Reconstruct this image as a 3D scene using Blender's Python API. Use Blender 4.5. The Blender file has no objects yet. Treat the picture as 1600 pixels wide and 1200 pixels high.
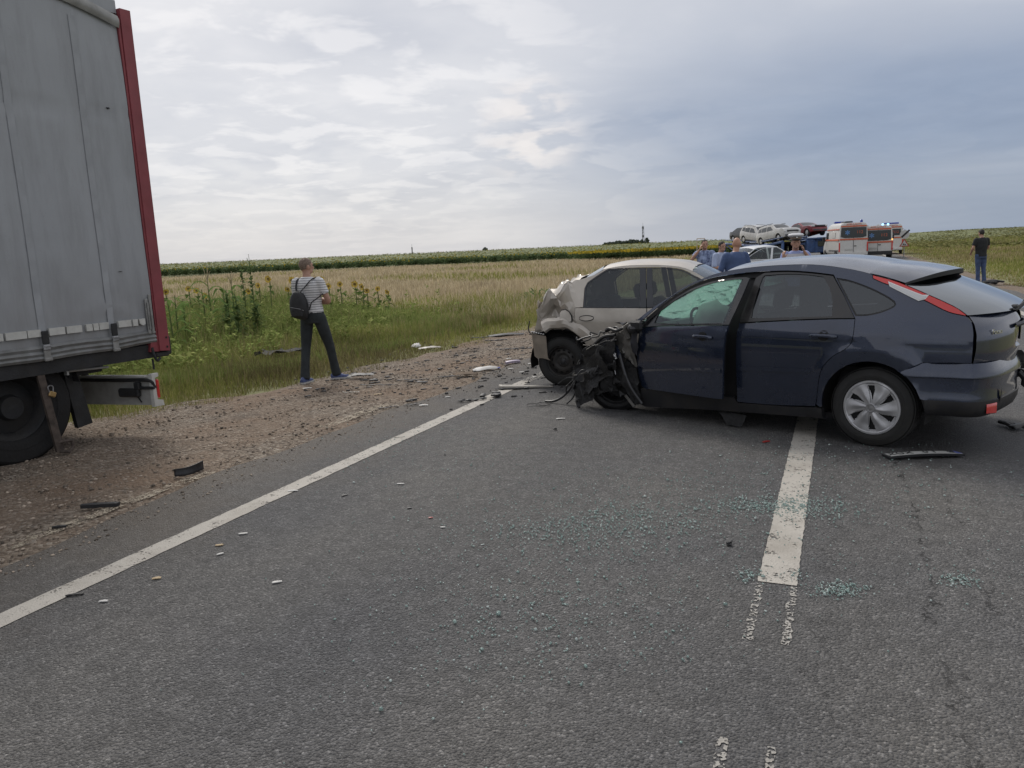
import bpy, bmesh, math, random
import numpy as np
from mathutils import Vector, Matrix, Euler
from mathutils.geometry import delaunay_2d_cdt
R = math.radians
random.seed(7)
rng = np.random.default_rng(11)
scene = bpy.context.scene
COL = scene.collection

# ------------------------------------------------------------------ camera
CAM_H, PITCH, ROLL = 1.65, R(9.75), R(2.55)
_f = Vector((0, math.cos(PITCH), -math.sin(PITCH)))
_u0 = Vector((0, math.sin(PITCH), math.cos(PITCH)))
_r = Vector((1, 0, 0)) * math.cos(ROLL) - _u0 * math.sin(ROLL)
_u = _u0 * math.cos(ROLL) + Vector((1, 0, 0)) * math.sin(ROLL)
cam_d = bpy.data.cameras.new('camera')
cam_d.sensor_width = 36.0
cam_d.lens = 27.0
cam_d.clip_start = 0.05
cam_d.clip_end = 6000
cam = bpy.data.objects.new('camera', cam_d)
COL.objects.link(cam)
_m = Matrix((_r, _u, -_f)).transposed().to_4x4()
_m.translation = (0, 0, CAM_H)
cam.matrix_world = _m
scene.camera = cam

# ------------------------------------------------------------------ sky and light
SUN_AZ, SUN_EL = R(-18), R(46)          # azimuth from +Y towards +X
world = bpy.data.worlds.new('World')
scene.world = world
world.use_nodes = True
def build_world():
    nt = world.node_tree; N = nt.nodes; L = nt.links
    N.clear()
    def nd(t, **k):
        n = N.new(t)
        for a, b in k.items(): setattr(n, a, b)
        return n
    def math_(op, a, b=None, c=None):
        n = nd('ShaderNodeMath', operation=op)
        for i, v in enumerate((a, b, c)):
            if v is None: continue
            if isinstance(v, (int, float)): n.inputs[i].default_value = v
            else: L.new(v, n.inputs[i])
        return n.outputs[0]
    def ramp(fac, stops, interp='EASE'):
        n = nd('ShaderNodeValToRGB'); n.color_ramp.interpolation = interp
        e = n.color_ramp.elements
        while len(e) < len(stops): e.new(.5)
        for i, (p, c) in enumerate(stops):
            e[i].position = p
            e[i].color = (c, c, c, 1) if isinstance(c, (int, float)) else (*c, 1)
        L.new(fac, n.inputs[0]); return n.outputs[0]
    def mix(fac, a, b, mode='MIX'):
        n = nd('ShaderNodeMix', data_type='RGBA', blend_type=mode)
        for s, v in ((n.inputs[0], fac), (n.inputs[6], a), (n.inputs[7], b)):
            if isinstance(v, (int, float)): s.default_value = v
            elif isinstance(v, tuple): s.default_value = (*v, 1)
            else: L.new(v, s)
        return n.outputs[2]
    def noise(vec, scale, detail, rough, dist=0.0):
        n = nd('ShaderNodeTexNoise')
        n.inputs['Scale'].default_value = scale; n.inputs['Detail'].default_value = detail
        n.inputs['Roughness'].default_value = rough; n.inputs['Distortion'].default_value = dist
        L.new(vec, n.inputs['Vector']); return n.outputs[0]
    tc = nd('ShaderNodeTexCoord'); d = tc.outputs['Generated']
    sep = nd('ShaderNodeSeparateXYZ'); L.new(d, sep.inputs[0])
    z = math_('MAXIMUM', sep.outputs[2], 0.0)
    zz = math_('ADD', z, 0.11)
    px = math_('DIVIDE', sep.outputs[0], zz); py = math_('DIVIDE', sep.outputs[1], zz)
    cb = nd('ShaderNodeCombineXYZ'); L.new(px, cb.inputs[0]); L.new(py, cb.inputs[1])
    P = cb.outputs[0]
    def dirmask(az, el, lo, hi):
        v = (math.sin(az)*math.cos(el), math.cos(az)*math.cos(el), math.sin(el))
        n = nd('ShaderNodeVectorMath', operation='DOT_PRODUCT'); L.new(d, n.inputs[0]); n.inputs[1].default_value = v
        m = nd('ShaderNodeMapRange', interpolation_type='SMOOTHSTEP')
        m.inputs[1].default_value = math.cos(lo); m.inputs[2].default_value = math.cos(hi)
        L.new(n.outputs['Value'], m.inputs[0]); return m.outputs[0]
    big = noise(P, 0.30, 3, .5, .4)
    mid = noise(P, 0.75, 5, .50, .35)
    fine = noise(P, 3.1, 4, .58, .3)
    dens = math_('ADD', math_('MULTIPLY', big, .50), math_('ADD', math_('MULTIPLY', mid, .46), math_('MULTIPLY', fine, .10)))
    cloud = ramp(dens, [(.34, (.70, .69, .695)), (.44, (.615, .615, .635)), (.52, (.54, .548, .58)), (.60, (.465, .48, .525)), (.69, (.38, .40, .455))])
    # darker rain bank low in the view's right, paler haze low in the left
    rainm = dirmask(R(29), R(4.5), R(31), R(8))
    rain = mix(fine, (.165, .215, .315), (.235, .290, .395))
    rel = nd('ShaderNodeMapRange', interpolation_type='SMOOTHSTEP'); L.new(z, rel.inputs[0]); rel.inputs[1].default_value = .13; rel.inputs[2].default_value = .28; rel.inputs[3].default_value = 1.0; rel.inputs[4].default_value = .42
    rm = math_('MULTIPLY', math_('MULTIPLY', rainm, rel.outputs[0]), math_('ADD', .66, math_('MULTIPLY', mid, .5)))
    cloud = mix(math_('MINIMUM', rm, .93), cloud, rain)
    # cumulus puffs low in the sky
    dv = nd('ShaderNodeVectorMath', operation='MULTIPLY'); L.new(d, dv.inputs[0]); dv.inputs[1].default_value = (1, 1, 2.9)
    puff = noise(dv.outputs[0], 8.0, 5, .5, .35)
    elm = nd('ShaderNodeMapRange', interpolation_type='SMOOTHSTEP'); L.new(z, elm.inputs[0])
    elm.inputs[1].default_value = .25; elm.inputs[2].default_value = .06
    pm = math_('MULTIPLY', ramp(puff, [(.50, 0.), (.56, 1.)]), elm.outputs[0])
    shade = noise(dv.outputs[0], 17.0, 3, .5, .2)
    pc = ramp(shade, [(.36, (.49, .505, .55)), (.60, (.66, .655, .66))])
    cloud = mix(math_('MULTIPLY', math_('MULTIPLY', pm, .45), math_('SUBTRACT', 1.0, math_('MULTIPLY', rainm, .92))), cloud, pc)
    # thin bright break in the cloud
    brk = math_('MULTIPLY', dirmask(R(-13), R(15), R(24), R(3)), ramp(fine, [(.47, 0.), (.62, 1.)]))
    cloud = mix(math_('MULTIPLY', brk, .42), cloud, (.80, .78, .77))
    brk2 = math_('MULTIPLY', dirmask(R(2), R(8.5), R(4.5), R(.5)), ramp(shade, [(.44, 0.), (.60, 1.)]))
    cloud = mix(math_('MULTIPLY', brk2, .6), cloud, (.74, .69, .66))
    # haze towards the horizon
    hz = nd('ShaderNodeMapRange', interpolation_type='SMOOTHSTEP'); L.new(z, hz.inputs[0])
    hz.inputs[1].default_value = .13; hz.inputs[2].default_value = .0
    lefty = dirmask(R(-40), R(2), R(75), R(20))
    hcol = mix(lefty, (.26, .305, .375), (.535, .53, .535))
    cloud = mix(math_('MULTIPLY', hz.outputs[0], .62), cloud, hcol)
    sky = nd('ShaderNodeTexSky'); sky.sky_type = 'NISHITA'; sky.sun_disc = False
    sky.sun_elevation = SUN_EL; sky.sun_rotation = SUN_AZ; sky.air_density = 1; sky.dust_density = 2
    skyc = mix(1.0, sky.outputs[0], (.10, .10, .10), 'MULTIPLY')
    out = mix(.93, skyc, cloud)
    bg = nd('ShaderNodeBackground'); L.new(out, bg.inputs[0]); bg.inputs[1].default_value = 1.0
    wo = nd('ShaderNodeOutputWorld'); L.new(bg.outputs[0], wo.inputs[0])
build_world()
sun_d = bpy.data.lights.new('sun', 'SUN')
sun_d.energy = 1.5; sun_d.angle = R(20); sun_d.color = (1, .95, .88)
sun = bpy.data.objects.new('sun', sun_d); COL.objects.link(sun)
_sd = Vector((math.sin(SUN_AZ)*math.cos(SUN_EL), math.cos(SUN_AZ)*math.cos(SUN_EL), math.sin(SUN_EL)))
sun.rotation_euler = _sd.to_track_quat('Z', 'Y').to_euler()
sun.location = _sd * 50
vs = scene.view_settings
vs.view_transform = 'Standard'; vs.look = 'None'; vs.exposure = 0.35; vs.gamma = 1.0; vs.use_curve_mapping = False
scene.render.resolution_x = 1024; scene.render.resolution_y = 768
scene.cycles.max_bounces = 6; scene.cycles.diffuse_bounces = 2; scene.cycles.glossy_bounces = 3; scene.cycles.transparent_max_bounces = 16
scene.cycles.caustics_reflective = False; scene.cycles.caustics_refractive = False

# ------------------------------------------------------------------ helpers
def pix(x, y, z=0.0):
    """point at height z seen at photograph position (x, y): used once, to survey the place"""
    d = _f + _r*((x-800)/1200) - _u*((y-600)/1200)
    t = (z-CAM_H)/d.z
    return Vector((d.x*t, d.y*t, z))
def at_depth(x, y, dist):
    d = _f + _r*((x-800)/1200) - _u*((y-600)/1200)
    t = dist/math.hypot(d.x, d.y)
    return Vector((d.x*t, d.y*t, CAM_H+d.z*t))

def tag(o, label=None, cat=None, group=None, kind=None):
    if label: o['label'] = label
    if cat: o['category'] = cat
    if group: o['group'] = group
    if kind: o['kind'] = kind
    return o
def thing(name, label, cat, loc=(0, 0, 0), rotz=0.0, group=None):
    o = bpy.data.objects.new(name, None); COL.objects.link(o)
    o.location = loc; o.rotation_euler = (0, 0, rotz); o.empty_display_size = .2
    return tag(o, label, cat, group)
def mesh_obj(name, verts, faces, mats, parent=None, smooth=False, midx=None, sharp=None, loc=None):
    me = bpy.data.meshes.new(name)
    me.from_pydata([tuple(v) for v in verts], [], [tuple(f) for f in faces])
    if not isinstance(mats, (list, tuple)): mats = [mats]
    for m in mats: me.materials.append(m)
    if midx is not None: me.polygons.foreach_set('material_index', list(midx))
    if smooth:
        me.polygons.foreach_set('use_smooth', [True]*len(me.polygons))
        if sharp: me.set_sharp_from_angle(angle=R(sharp))
    me.update()
    o = bpy.data.objects.new(name, me); COL.objects.link(o)
    if parent is not None: o.parent = parent
    if loc is not None: o.location = loc
    return o
def raw_mesh(name, V, F, mats, parent=None, smooth=False):
    """V (n,3) float array, F (m,k) int array with constant k: fast path"""
    V = np.asarray(V, np.float32); F = np.asarray(F, np.int32)
    me = bpy.data.meshes.new(name); m, k = F.shape
    me.vertices.add(len(V)); me.vertices.foreach_set('co', V.ravel())
    me.loops.add(m*k); me.loops.foreach_set('vertex_index', F.ravel())
    me.polygons.add(m); me.polygons.foreach_set('loop_start', np.arange(0, m*k, k, dtype=np.int32))
    me.polygons.foreach_set('loop_total', np.full(m, k, np.int32))
    if smooth: me.polygons.foreach_set('use_smooth', np.ones(m, bool))
    if not isinstance(mats, (list, tuple)): mats = [mats]
    for t in mats: me.materials.append(t)
    me.update(calc_edges=True)
    o = bpy.data.objects.new(name, me); COL.objects.link(o)
    if parent is not None: o.parent = parent
    return o

class MB:
    """collects simple solids into one mesh"""
    def __init__(s): s.v = []; s.f = []
    def add(s, v, f):
        b = len(s.v); s.v += [tuple(q) for q in v]; s.f += [tuple(i+b for i in q) for q in f]; return s
    def box(s, c, d, rot=None, taper=None):
        x, y, z = d[0]/2, d[1]/2, d[2]/2
        P = [Vector(q) for q in ((-x,-y,-z),(x,-y,-z),(x,y,-z),(-x,y,-z),(-x,-y,z),(x,-y,z),(x,y,z),(-x,y,z))]
        if taper:
            for q in P[4:]: q.x *= taper; q.y *= taper
        if rot is not None:
            E = Euler(rot).to_matrix() if not isinstance(rot, Matrix) else rot
            P = [E @ q for q in P]
        c = Vector(c)
        return s.add([q+c for q in P], [(0,3,2,1),(4,5,6,7),(0,1,5,4),(1,2,6,5),(2,3,7,6),(3,0,4,7)])
    def rbox(s, c, d, r=.01, rot=None):
        """box with chamfered edges"""
        x, y, z = d[0]/2, d[1]/2, d[2]/2; r = min(r, x*.9, y*.9, z*.9)
        P = []; 
        for (a, b, e) in ((x-r, y-r, z), (x-r, y, z-r), (x, y-r, z-r)):
            for sx in (-1, 1):
                for sy in (-1, 1):
                    for sz in (-1, 1): P.append(Vector((sx*a, sy*b, sz*e)))
        bm = bmesh.new(); vs_ = [bm.verts.new(q) for q in P]
        bmesh.ops.convex_hull(bm, input=vs_); bm.verts.index_update()
        E = (Euler(rot).to_matrix() if rot is not None and not isinstance(rot, Matrix) else rot)
        V = [(E @ q.co if E is not None else q.co) + Vector(c) for q in bm.verts]
        F = [[q.index for q in f.verts] for f in bm.faces]; bm.free()
        return s.add(V, F)
    def tube(s, pts, rad, n=8, caps=True, flat=1.0):
        pts = [Vector(q) for q in pts]; m = len(pts)
        if isinstance(rad, (int, float)): rad = [rad]*m
        V = []; F = []; prev = None
        for i, q in enumerate(pts):
            t = (pts[min(i+1, m-1)]-pts[max(i-1, 0)])
            t = t.normalized() if t.length > 1e-9 else Vector((0, 0, 1))
            if prev is None:
                a = Vector((0, 0, 1)) if abs(t.z) < .9 else Vector((1, 0, 0)); a = (a-t*a.dot(t)).normalized()
            else: a = (prev-t*prev.dot(t)).normalized()
            prev = a; b = t.cross(a)
            for k in range(n):
                w = 2*math.pi*k/n; V.append(q+a*(math.cos(w)*rad[i]*flat)+b*(math.sin(w)*rad[i]))
        for i in range(m-1):
            for k in range(n):
                k2 = (k+1) % n; F.append((i*n+k, i*n+k2, (i+1)*n+k2, (i+1)*n+k))
        if caps: F.append(tuple(range(n))[::-1]); F.append(tuple((m-1)*n+k for k in range(n)))
        return s.add(V, F)
    def lathe(s, prof, c=(0, 0, 0), axis='y', n=32, closed=False):
        """prof: (radius, along-axis) pairs"""
        V = []; F = []; m = len(prof)
        for r_, h in prof:
            for k in range(n):
                w = 2*math.pi*k/n; a, b = math.cos(w)*r_, math.sin(w)*r_
                q = {'y': (a, h, b), 'z': (a, b, h), 'x': (h, a, b)}[axis]
                V.append((q[0]+c[0], q[1]+c[1], q[2]+c[2]))
        for i in range(m if closed else m-1):
            j = (i+1) % m
            for k in range(n):
                k2 = (k+1) % n; F.append((i*n+k, j*n+k, j*n+k2, i*n+k2))
        return s.add(V, F)
    def prism(s, poly, a, b, axis='y'):
        """2-D polygon extruded from a to b along axis; poly coordinates are the other two axes in order"""
        n = len(poly)
        def P(q, h): return {'y': (q[0], h, q[1]), 'x': (h, q[0], q[1]), 'z': (q[0], q[1], h)}[axis]
        V = [P(q, a) for q in poly]+[P(q, b) for q in poly]
        F = [tuple(range(n)), tuple(range(2*n-1, n-1, -1))]+[(i, i+n, (i+1) % n+n, (i+1) % n) for i in range(n)]
        return s.add(V, F)
    def ico(s, c, d, sub=2, jit=0.0, rot=None, seed=0):
        bm = bmesh.new(); bmesh.ops.create_icosphere(bm, subdivisions=sub, radius=1.0); bm.verts.index_update()
        rr = random.Random(seed); E = Euler(rot).to_matrix() if rot is not None else None
        V = []
        for q in bm.verts:
            w = q.co*(1+rr.uniform(-jit, jit)); w = Vector((w.x*d[0], w.y*d[1], w.z*d[2]))
            if E is not None: w = E @ w
            V.append(w+Vector(c))
        F = [[q.index for q in f.verts] for f in bm.faces]; bm.free()
        return s.add(V, F)
    def build(s, name, mat, parent=None, smooth=False, sharp=35, loc=None, fix=True):
        o = mesh_obj(name, s.v, s.f, mat, parent, smooth, None, sharp, loc)
        if fix:
            bm = bmesh.new(); bm.from_mesh(o.data); bmesh.ops.recalc_face_normals(bm, faces=bm.faces); bm.to_mesh(o.data); bm.free()
        return o
def copy_tree(o, parent=None):
    c = o.copy(); COL.objects.link(c); c.parent = parent
    for ch in list(o.children): copy_tree(ch, c)
    return c
def crv(pts, n=6):
    """open Catmull-Rom through 2-D/3-D points"""
    P = [np.array(q, float) for q in pts]; out = []
    for i in range(len(P)-1):
        p0 = P[i-1] if i else 2*P[0]-P[1]; p1, p2 = P[i], P[i+1]
        p3 = P[i+2] if i+2 < len(P) else 2*P[-1]-P[-2]
        for k in range(n):
            t = k/n; out.append(.5*((2*p1)+(-p0+p2)*t+(2*p0-5*p1+4*p2-p3)*t*t+(-p0+3*p1-3*p2+p3)*t**3))
    out.append(P[-1]); return [tuple(q) for q in out]
def lin(a, b, n=4):
    a = np.array(a, float); b = np.array(b, float)
    return [tuple(a+(b-a)*k/n) for k in range(n+1)]

# ------------------------------------------------------------------ materials
def mat(name, col, rough=.6, metal=0.0, var=0.0, vscale=8.0, bump=0.0, bscale=60.0, coat=0.0, spec=.5, col2=None, dirt=0.0, dscale=3.0, dcol=(.09, .075, .055), isl=0.0):
    m = bpy.data.materials.new(name); m.use_nodes = True
    nt = m.node_tree; N = nt.nodes; L = nt.links; b = N['Principled BSDF']
    b.inputs['Base Color'].default_value = (*col, 1); b.inputs['Roughness'].default_value = rough
    b.inputs['Metallic'].default_value = metal; b.inputs['Specular IOR Level'].default_value = spec
    if coat: b.inputs['Coat Weight'].default_value = coat; b.inputs['Coat Roughness'].default_value = .03
    tc = N.new('ShaderNodeTexCoord'); src = None
    if var or col2 or dirt or isl:
        no = N.new('ShaderNodeTexNoise'); no.inputs['Scale'].default_value = vscale; no.inputs['Detail'].default_value = 5
        L.new(tc.outputs['Object'], no.inputs['Vector'])
        mx = N.new('ShaderNodeMix'); mx.data_type = 'RGBA'
        c2 = col2 if col2 else tuple(max(0, c*(1-var)) for c in col)
        mx.inputs[6].default_value = (*(tuple(min(1, c*(1+var)) for c in col) if not col2 else col), 1); mx.inputs[7].default_value = (*c2, 1)
        rp = N.new('ShaderNodeMapRange'); rp.inputs[1].default_value = .33; rp.inputs[2].default_value = .67
        L.new(no.outputs[0], rp.inputs[0]); L.new(rp.outputs[0], mx.inputs[0]); src = mx.outputs[2]
    if isl:
        ge = N.new('ShaderNodeNewGeometry'); hs = N.new('ShaderNodeHueSaturation')
        mr = N.new('ShaderNodeMapRange'); mr.inputs[3].default_value = 1-isl; mr.inputs[4].default_value = 1+isl
        L.new(ge.outputs['Random Per Island'], mr.inputs[0]); L.new(mr.outputs[0], hs.inputs['Value']); L.new(src, hs.inputs['Color']); src = hs.outputs[0]
    if dirt:
        dn = N.new('ShaderNodeTexNoise'); dn.inputs['Scale'].default_value = dscale; dn.inputs['Detail'].default_value = 7; dn.inputs['Roughness'].default_value = .65
        L.new(tc.outputs['Object'], dn.inputs['Vector'])
        dr = N.new('ShaderNodeMapRange'); dr.inputs[1].default_value = .42; dr.inputs[2].default_value = .75; dr.inputs[4].default_value = dirt
        L.new(dn.outputs[0], dr.inputs[0])
        m2 = N.new('ShaderNodeMix'); m2.data_type = 'RGBA'; m2.inputs[7].default_value = (*dcol, 1)
        L.new(dr.outputs[0], m2.inputs[0])
        L.new(src, m2.inputs[6]); src = m2.outputs[2]
        rr = N.new('ShaderNodeMapRange'); rr.inputs[2].default_value = max(dirt, .01); rr.inputs[3].default_value = rough; rr.inputs[4].default_value = min(1, rough+.35)
        L.new(dr.outputs[0], rr.inputs[0]); L.new(rr.outputs[0], b.inputs['Roughness'])
    if src is not None: L.new(src, b.inputs['Base Color'])
    if bump:
        bn = N.new('ShaderNodeTexNoise'); bn.inputs['Scale'].default_value = bscale; bn.inputs['Detail'].default_value = 4
        L.new(tc.outputs['Object'], bn.inputs['Vector'])
        bp = N.new('ShaderNodeBump'); bp.inputs['Strength'].default_value = bump; bp.inputs['Distance'].default_value = .02
        L.new(bn.outputs[0], bp.inputs['Height']); L.new(bp.outputs[0], b.inputs['Normal'])
    return m
def glass(name, tint=(.55, .6, .6), gloss=.12, rough=.02):
    m = bpy.data.materials.new(name); m.use_nodes = True
    nt = m.node_tree; N = nt.nodes; L = nt.links; N.clear()
    tr = N.new('ShaderNodeBsdfTransparent'); tr.inputs[0].default_value = (*tint, 1)
    gl = N.new('ShaderNodeBsdfGlossy'); gl.inputs['Roughness'].default_value = rough; gl.inputs[0].default_value = (.9, .95, 1, 1)
    lw = N.new('ShaderNodeFresnel'); lw.inputs[0].default_value = 1.5
    ad = N.new('ShaderNodeMath'); ad.operation = 'ADD'; ad.use_clamp = True; ad.inputs[1].default_value = gloss; L.new(lw.outputs[0], ad.inputs[0])
    mx = N.new('ShaderNodeMixShader'); L.new(ad.outputs[0], mx.inputs[0]); L.new(tr.outputs[0], mx.inputs[1]); L.new(gl.outputs[0], mx.inputs[2])
    o = N.new('ShaderNodeOutputMaterial'); L.new(mx.outputs[0], o.inputs[0])
    return m
M = {}
M['black_plastic'] = mat('black_plastic', (.018, .018, .020), .5, var=.3, bump=.1)
M['rubber'] = mat('rubber', (.022, .022, .022), .8, var=.35, vscale=5, bump=.15, bscale=90, dirt=.35, dscale=4, dcol=(.07, .065, .055))
M['dark_metal'] = mat('dark_metal', (.05, .05, .052), .45, metal=.7, var=.4, bump=.1)
M['steel'] = mat('steel', (.35, .35, .36), .4, metal=.9, var=.2)
M['chrome'] = mat('chrome', (.75, .75, .77), .15, metal=1.0)
M['white_paint'] = mat('white_paint', (.72, .72, .71), .35, coat=.4, var=.06, dirt=.12, dscale=2)
M['seat_cloth'] = mat('seat_cloth', (.03, .031, .035), .9, var=.3, bump=.2)
M['skin'] = mat('skin', (.42, .24, .17), .55, var=.12, vscale=14)
M['blackout'] = mat('blackout', (.008, .008, .009), .7)
# ================================================================== THE SETTING
RA = R(23.3)
DV = Vector((math.sin(RA), math.cos(RA), 0)); NV = Vector((math.cos(RA), -math.sin(RA), 0))
def rd(s, n, z=0.0): return DV*s + NV*n + Vector((0, 0, z))
def sn(p): return p[0]*DV.x+p[1]*DV.y, p[0]*NV.x+p[1]*NV.y
def sstep(a, b, x): t = np.clip((np.asarray(x, float)-a)/(b-a), 0, 1); return t*t*(3-2*t)
def grass_edge(s): return np.interp(s, [-5, 2, 5.9, 8.1, 10.9, 15.6, 30, 100, 600], [-9.0, -8.6, -7.8, -6.95, -6.45, -6.15, -5.8, -5.5, -5.5])
def ground_z(x, y):
    x = np.asarray(x, float); y = np.asarray(y, float)
    s = x*DV.x+y*DV.y; n = x*NV.x+y*NV.y; r = np.hypot(x, y)
    ge = grass_edge(s)
    left = -.03-.05*sstep(0, 1.5, -4.5-n)-.10*sstep(0, 3, ge-n)-.12*sstep(3, 14, ge-n)
    left = left+2.3*sstep(140, 420, r)*sstep(15, 60, -n)
    right = -.03-.07*sstep(4.4, 6.5, n)+.25*sstep(9, 40, n)+2.0*sstep(60, 350, r)*sstep(8, 40, n)
    return np.where(n < 0, left, right)
def zat(x, y): return float(ground_z(x, y))

def attr_nodes(m):
    nt = m.node_tree; return nt, nt.nodes, nt.links, nt.nodes['Principled BSDF']
def noise_n(N, L, vec, scale, detail=5, rough=.55):
    n = N.new('ShaderNodeTexNoise'); n.inputs['Scale'].default_value = scale; n.inputs['Detail'].default_value = detail; n.inputs['Roughness'].default_value = rough
    L.new(vec, n.inputs['Vector']); return n.outputs[0]
def ramp_n(N, L, fac, stops, interp='LINEAR'):
    n = N.new('ShaderNodeValToRGB'); n.color_ramp.interpolation = interp; e = n.color_ramp.elements
    while len(e) < len(stops): e.new(.5)
    for i, (p, c) in enumerate(stops):
        e[i].position = p; e[i].color = (c, c, c, 1) if isinstance(c, (int, float)) else (*c, 1)
    L.new(fac, n.inputs[0]); return n.outputs[0]
def mix_n(N, L, fac, a, b, mode='MIX'):
    n = N.new('ShaderNodeMix'); n.data_type = 'RGBA'; n.blend_type = mode
    for s, v in ((n.inputs[0], fac), (n.inputs[6], a), (n.inputs[7], b)):
        if isinstance(v, (int, float)): s.default_value = v
        elif isinstance(v, tuple): s.default_value = (*v, 1)
        else: L.new(v, s)
    return n.outputs[2]
def math_n(N, L, op, a, b=None):
    n = N.new('ShaderNodeMath'); n.operation = op
    for i, v in enumerate((a, b)):
        if v is None: continue
        if isinstance(v, (int, float)): n.inputs[i].default_value = v
        else: L.new(v, n.inputs[i])
    return n.outputs[0]
def bump_n(N, L, b, h, strength, dist=.02):
    bp = N.new('ShaderNodeBump'); bp.inputs['Strength'].default_value = strength; bp.inputs['Distance'].default_value = dist
    L.new(h, bp.inputs['Height']); L.new(bp.outputs[0], b.inputs['Normal'])

def sheet(name, S, Nn, zf, m, kind='structure', world_grid=False, lift=0.0, rot=True):
    """grid of points in road coordinates (s, n)"""
    V = []; F = []
    for s in S:
        for n in Nn:
            nn = n(s) if callable(n) else n
            p = rd(s, nn); V.append((nn, s, zf(p.x, p.y)+lift))
    k = len(Nn)
    for i in range(len(S)-1):
        for j in range(k-1): F.append((i*k+j, i*k+j+1, (i+1)*k+j+1, (i+1)*k+j))
    o = mesh_obj(name, V, F, m, smooth=True)
    o.rotation_euler = (0, 0, -RA); o['kind'] = kind
    return o
def geo_steps(a, b, first, growth):
    out = [a]; h = first
    while out[-1] < b: out.append(min(b, out[-1]+h)); h *= growth
    return out

# soil under everything
def soil_mat():
    m = mat('soil', (.10, .095, .045), .95); nt, N, L, b = attr_nodes(m)
    tc = N.new('ShaderNodeTexCoord'); o = tc.outputs['Object']
    c = mix_n(N, L, noise_n(N, L, o, .35, 6), (.17, .19, .07), (.26, .235, .115))
    c = mix_n(N, L, math_n(N, L, 'MULTIPLY', noise_n(N, L, o, 6, 5), .6), c, (.10, .09, .045))
    L.new(c, b.inputs['Base Color']); bump_n(N, L, b, noise_n(N, L, o, 14, 6), .6, .05); return m
S_ = [-x for x in geo_steps(0, 60, 3, 1.3)][::-1][:-1]+geo_steps(0, 3000, 2.0, 1.09)
Nl = [-x for x in geo_steps(4.4, 2500, .8, 1.13)][::-1]; Nr = geo_steps(4.4, 2500, .8, 1.13)
ground = sheet('ground', S_, Nl+[0]+Nr, lambda x, y: float(ground_z(x, y)), soil_mat())
tag(ground, 'grassy soil of the verges and fields beside the road')

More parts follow.
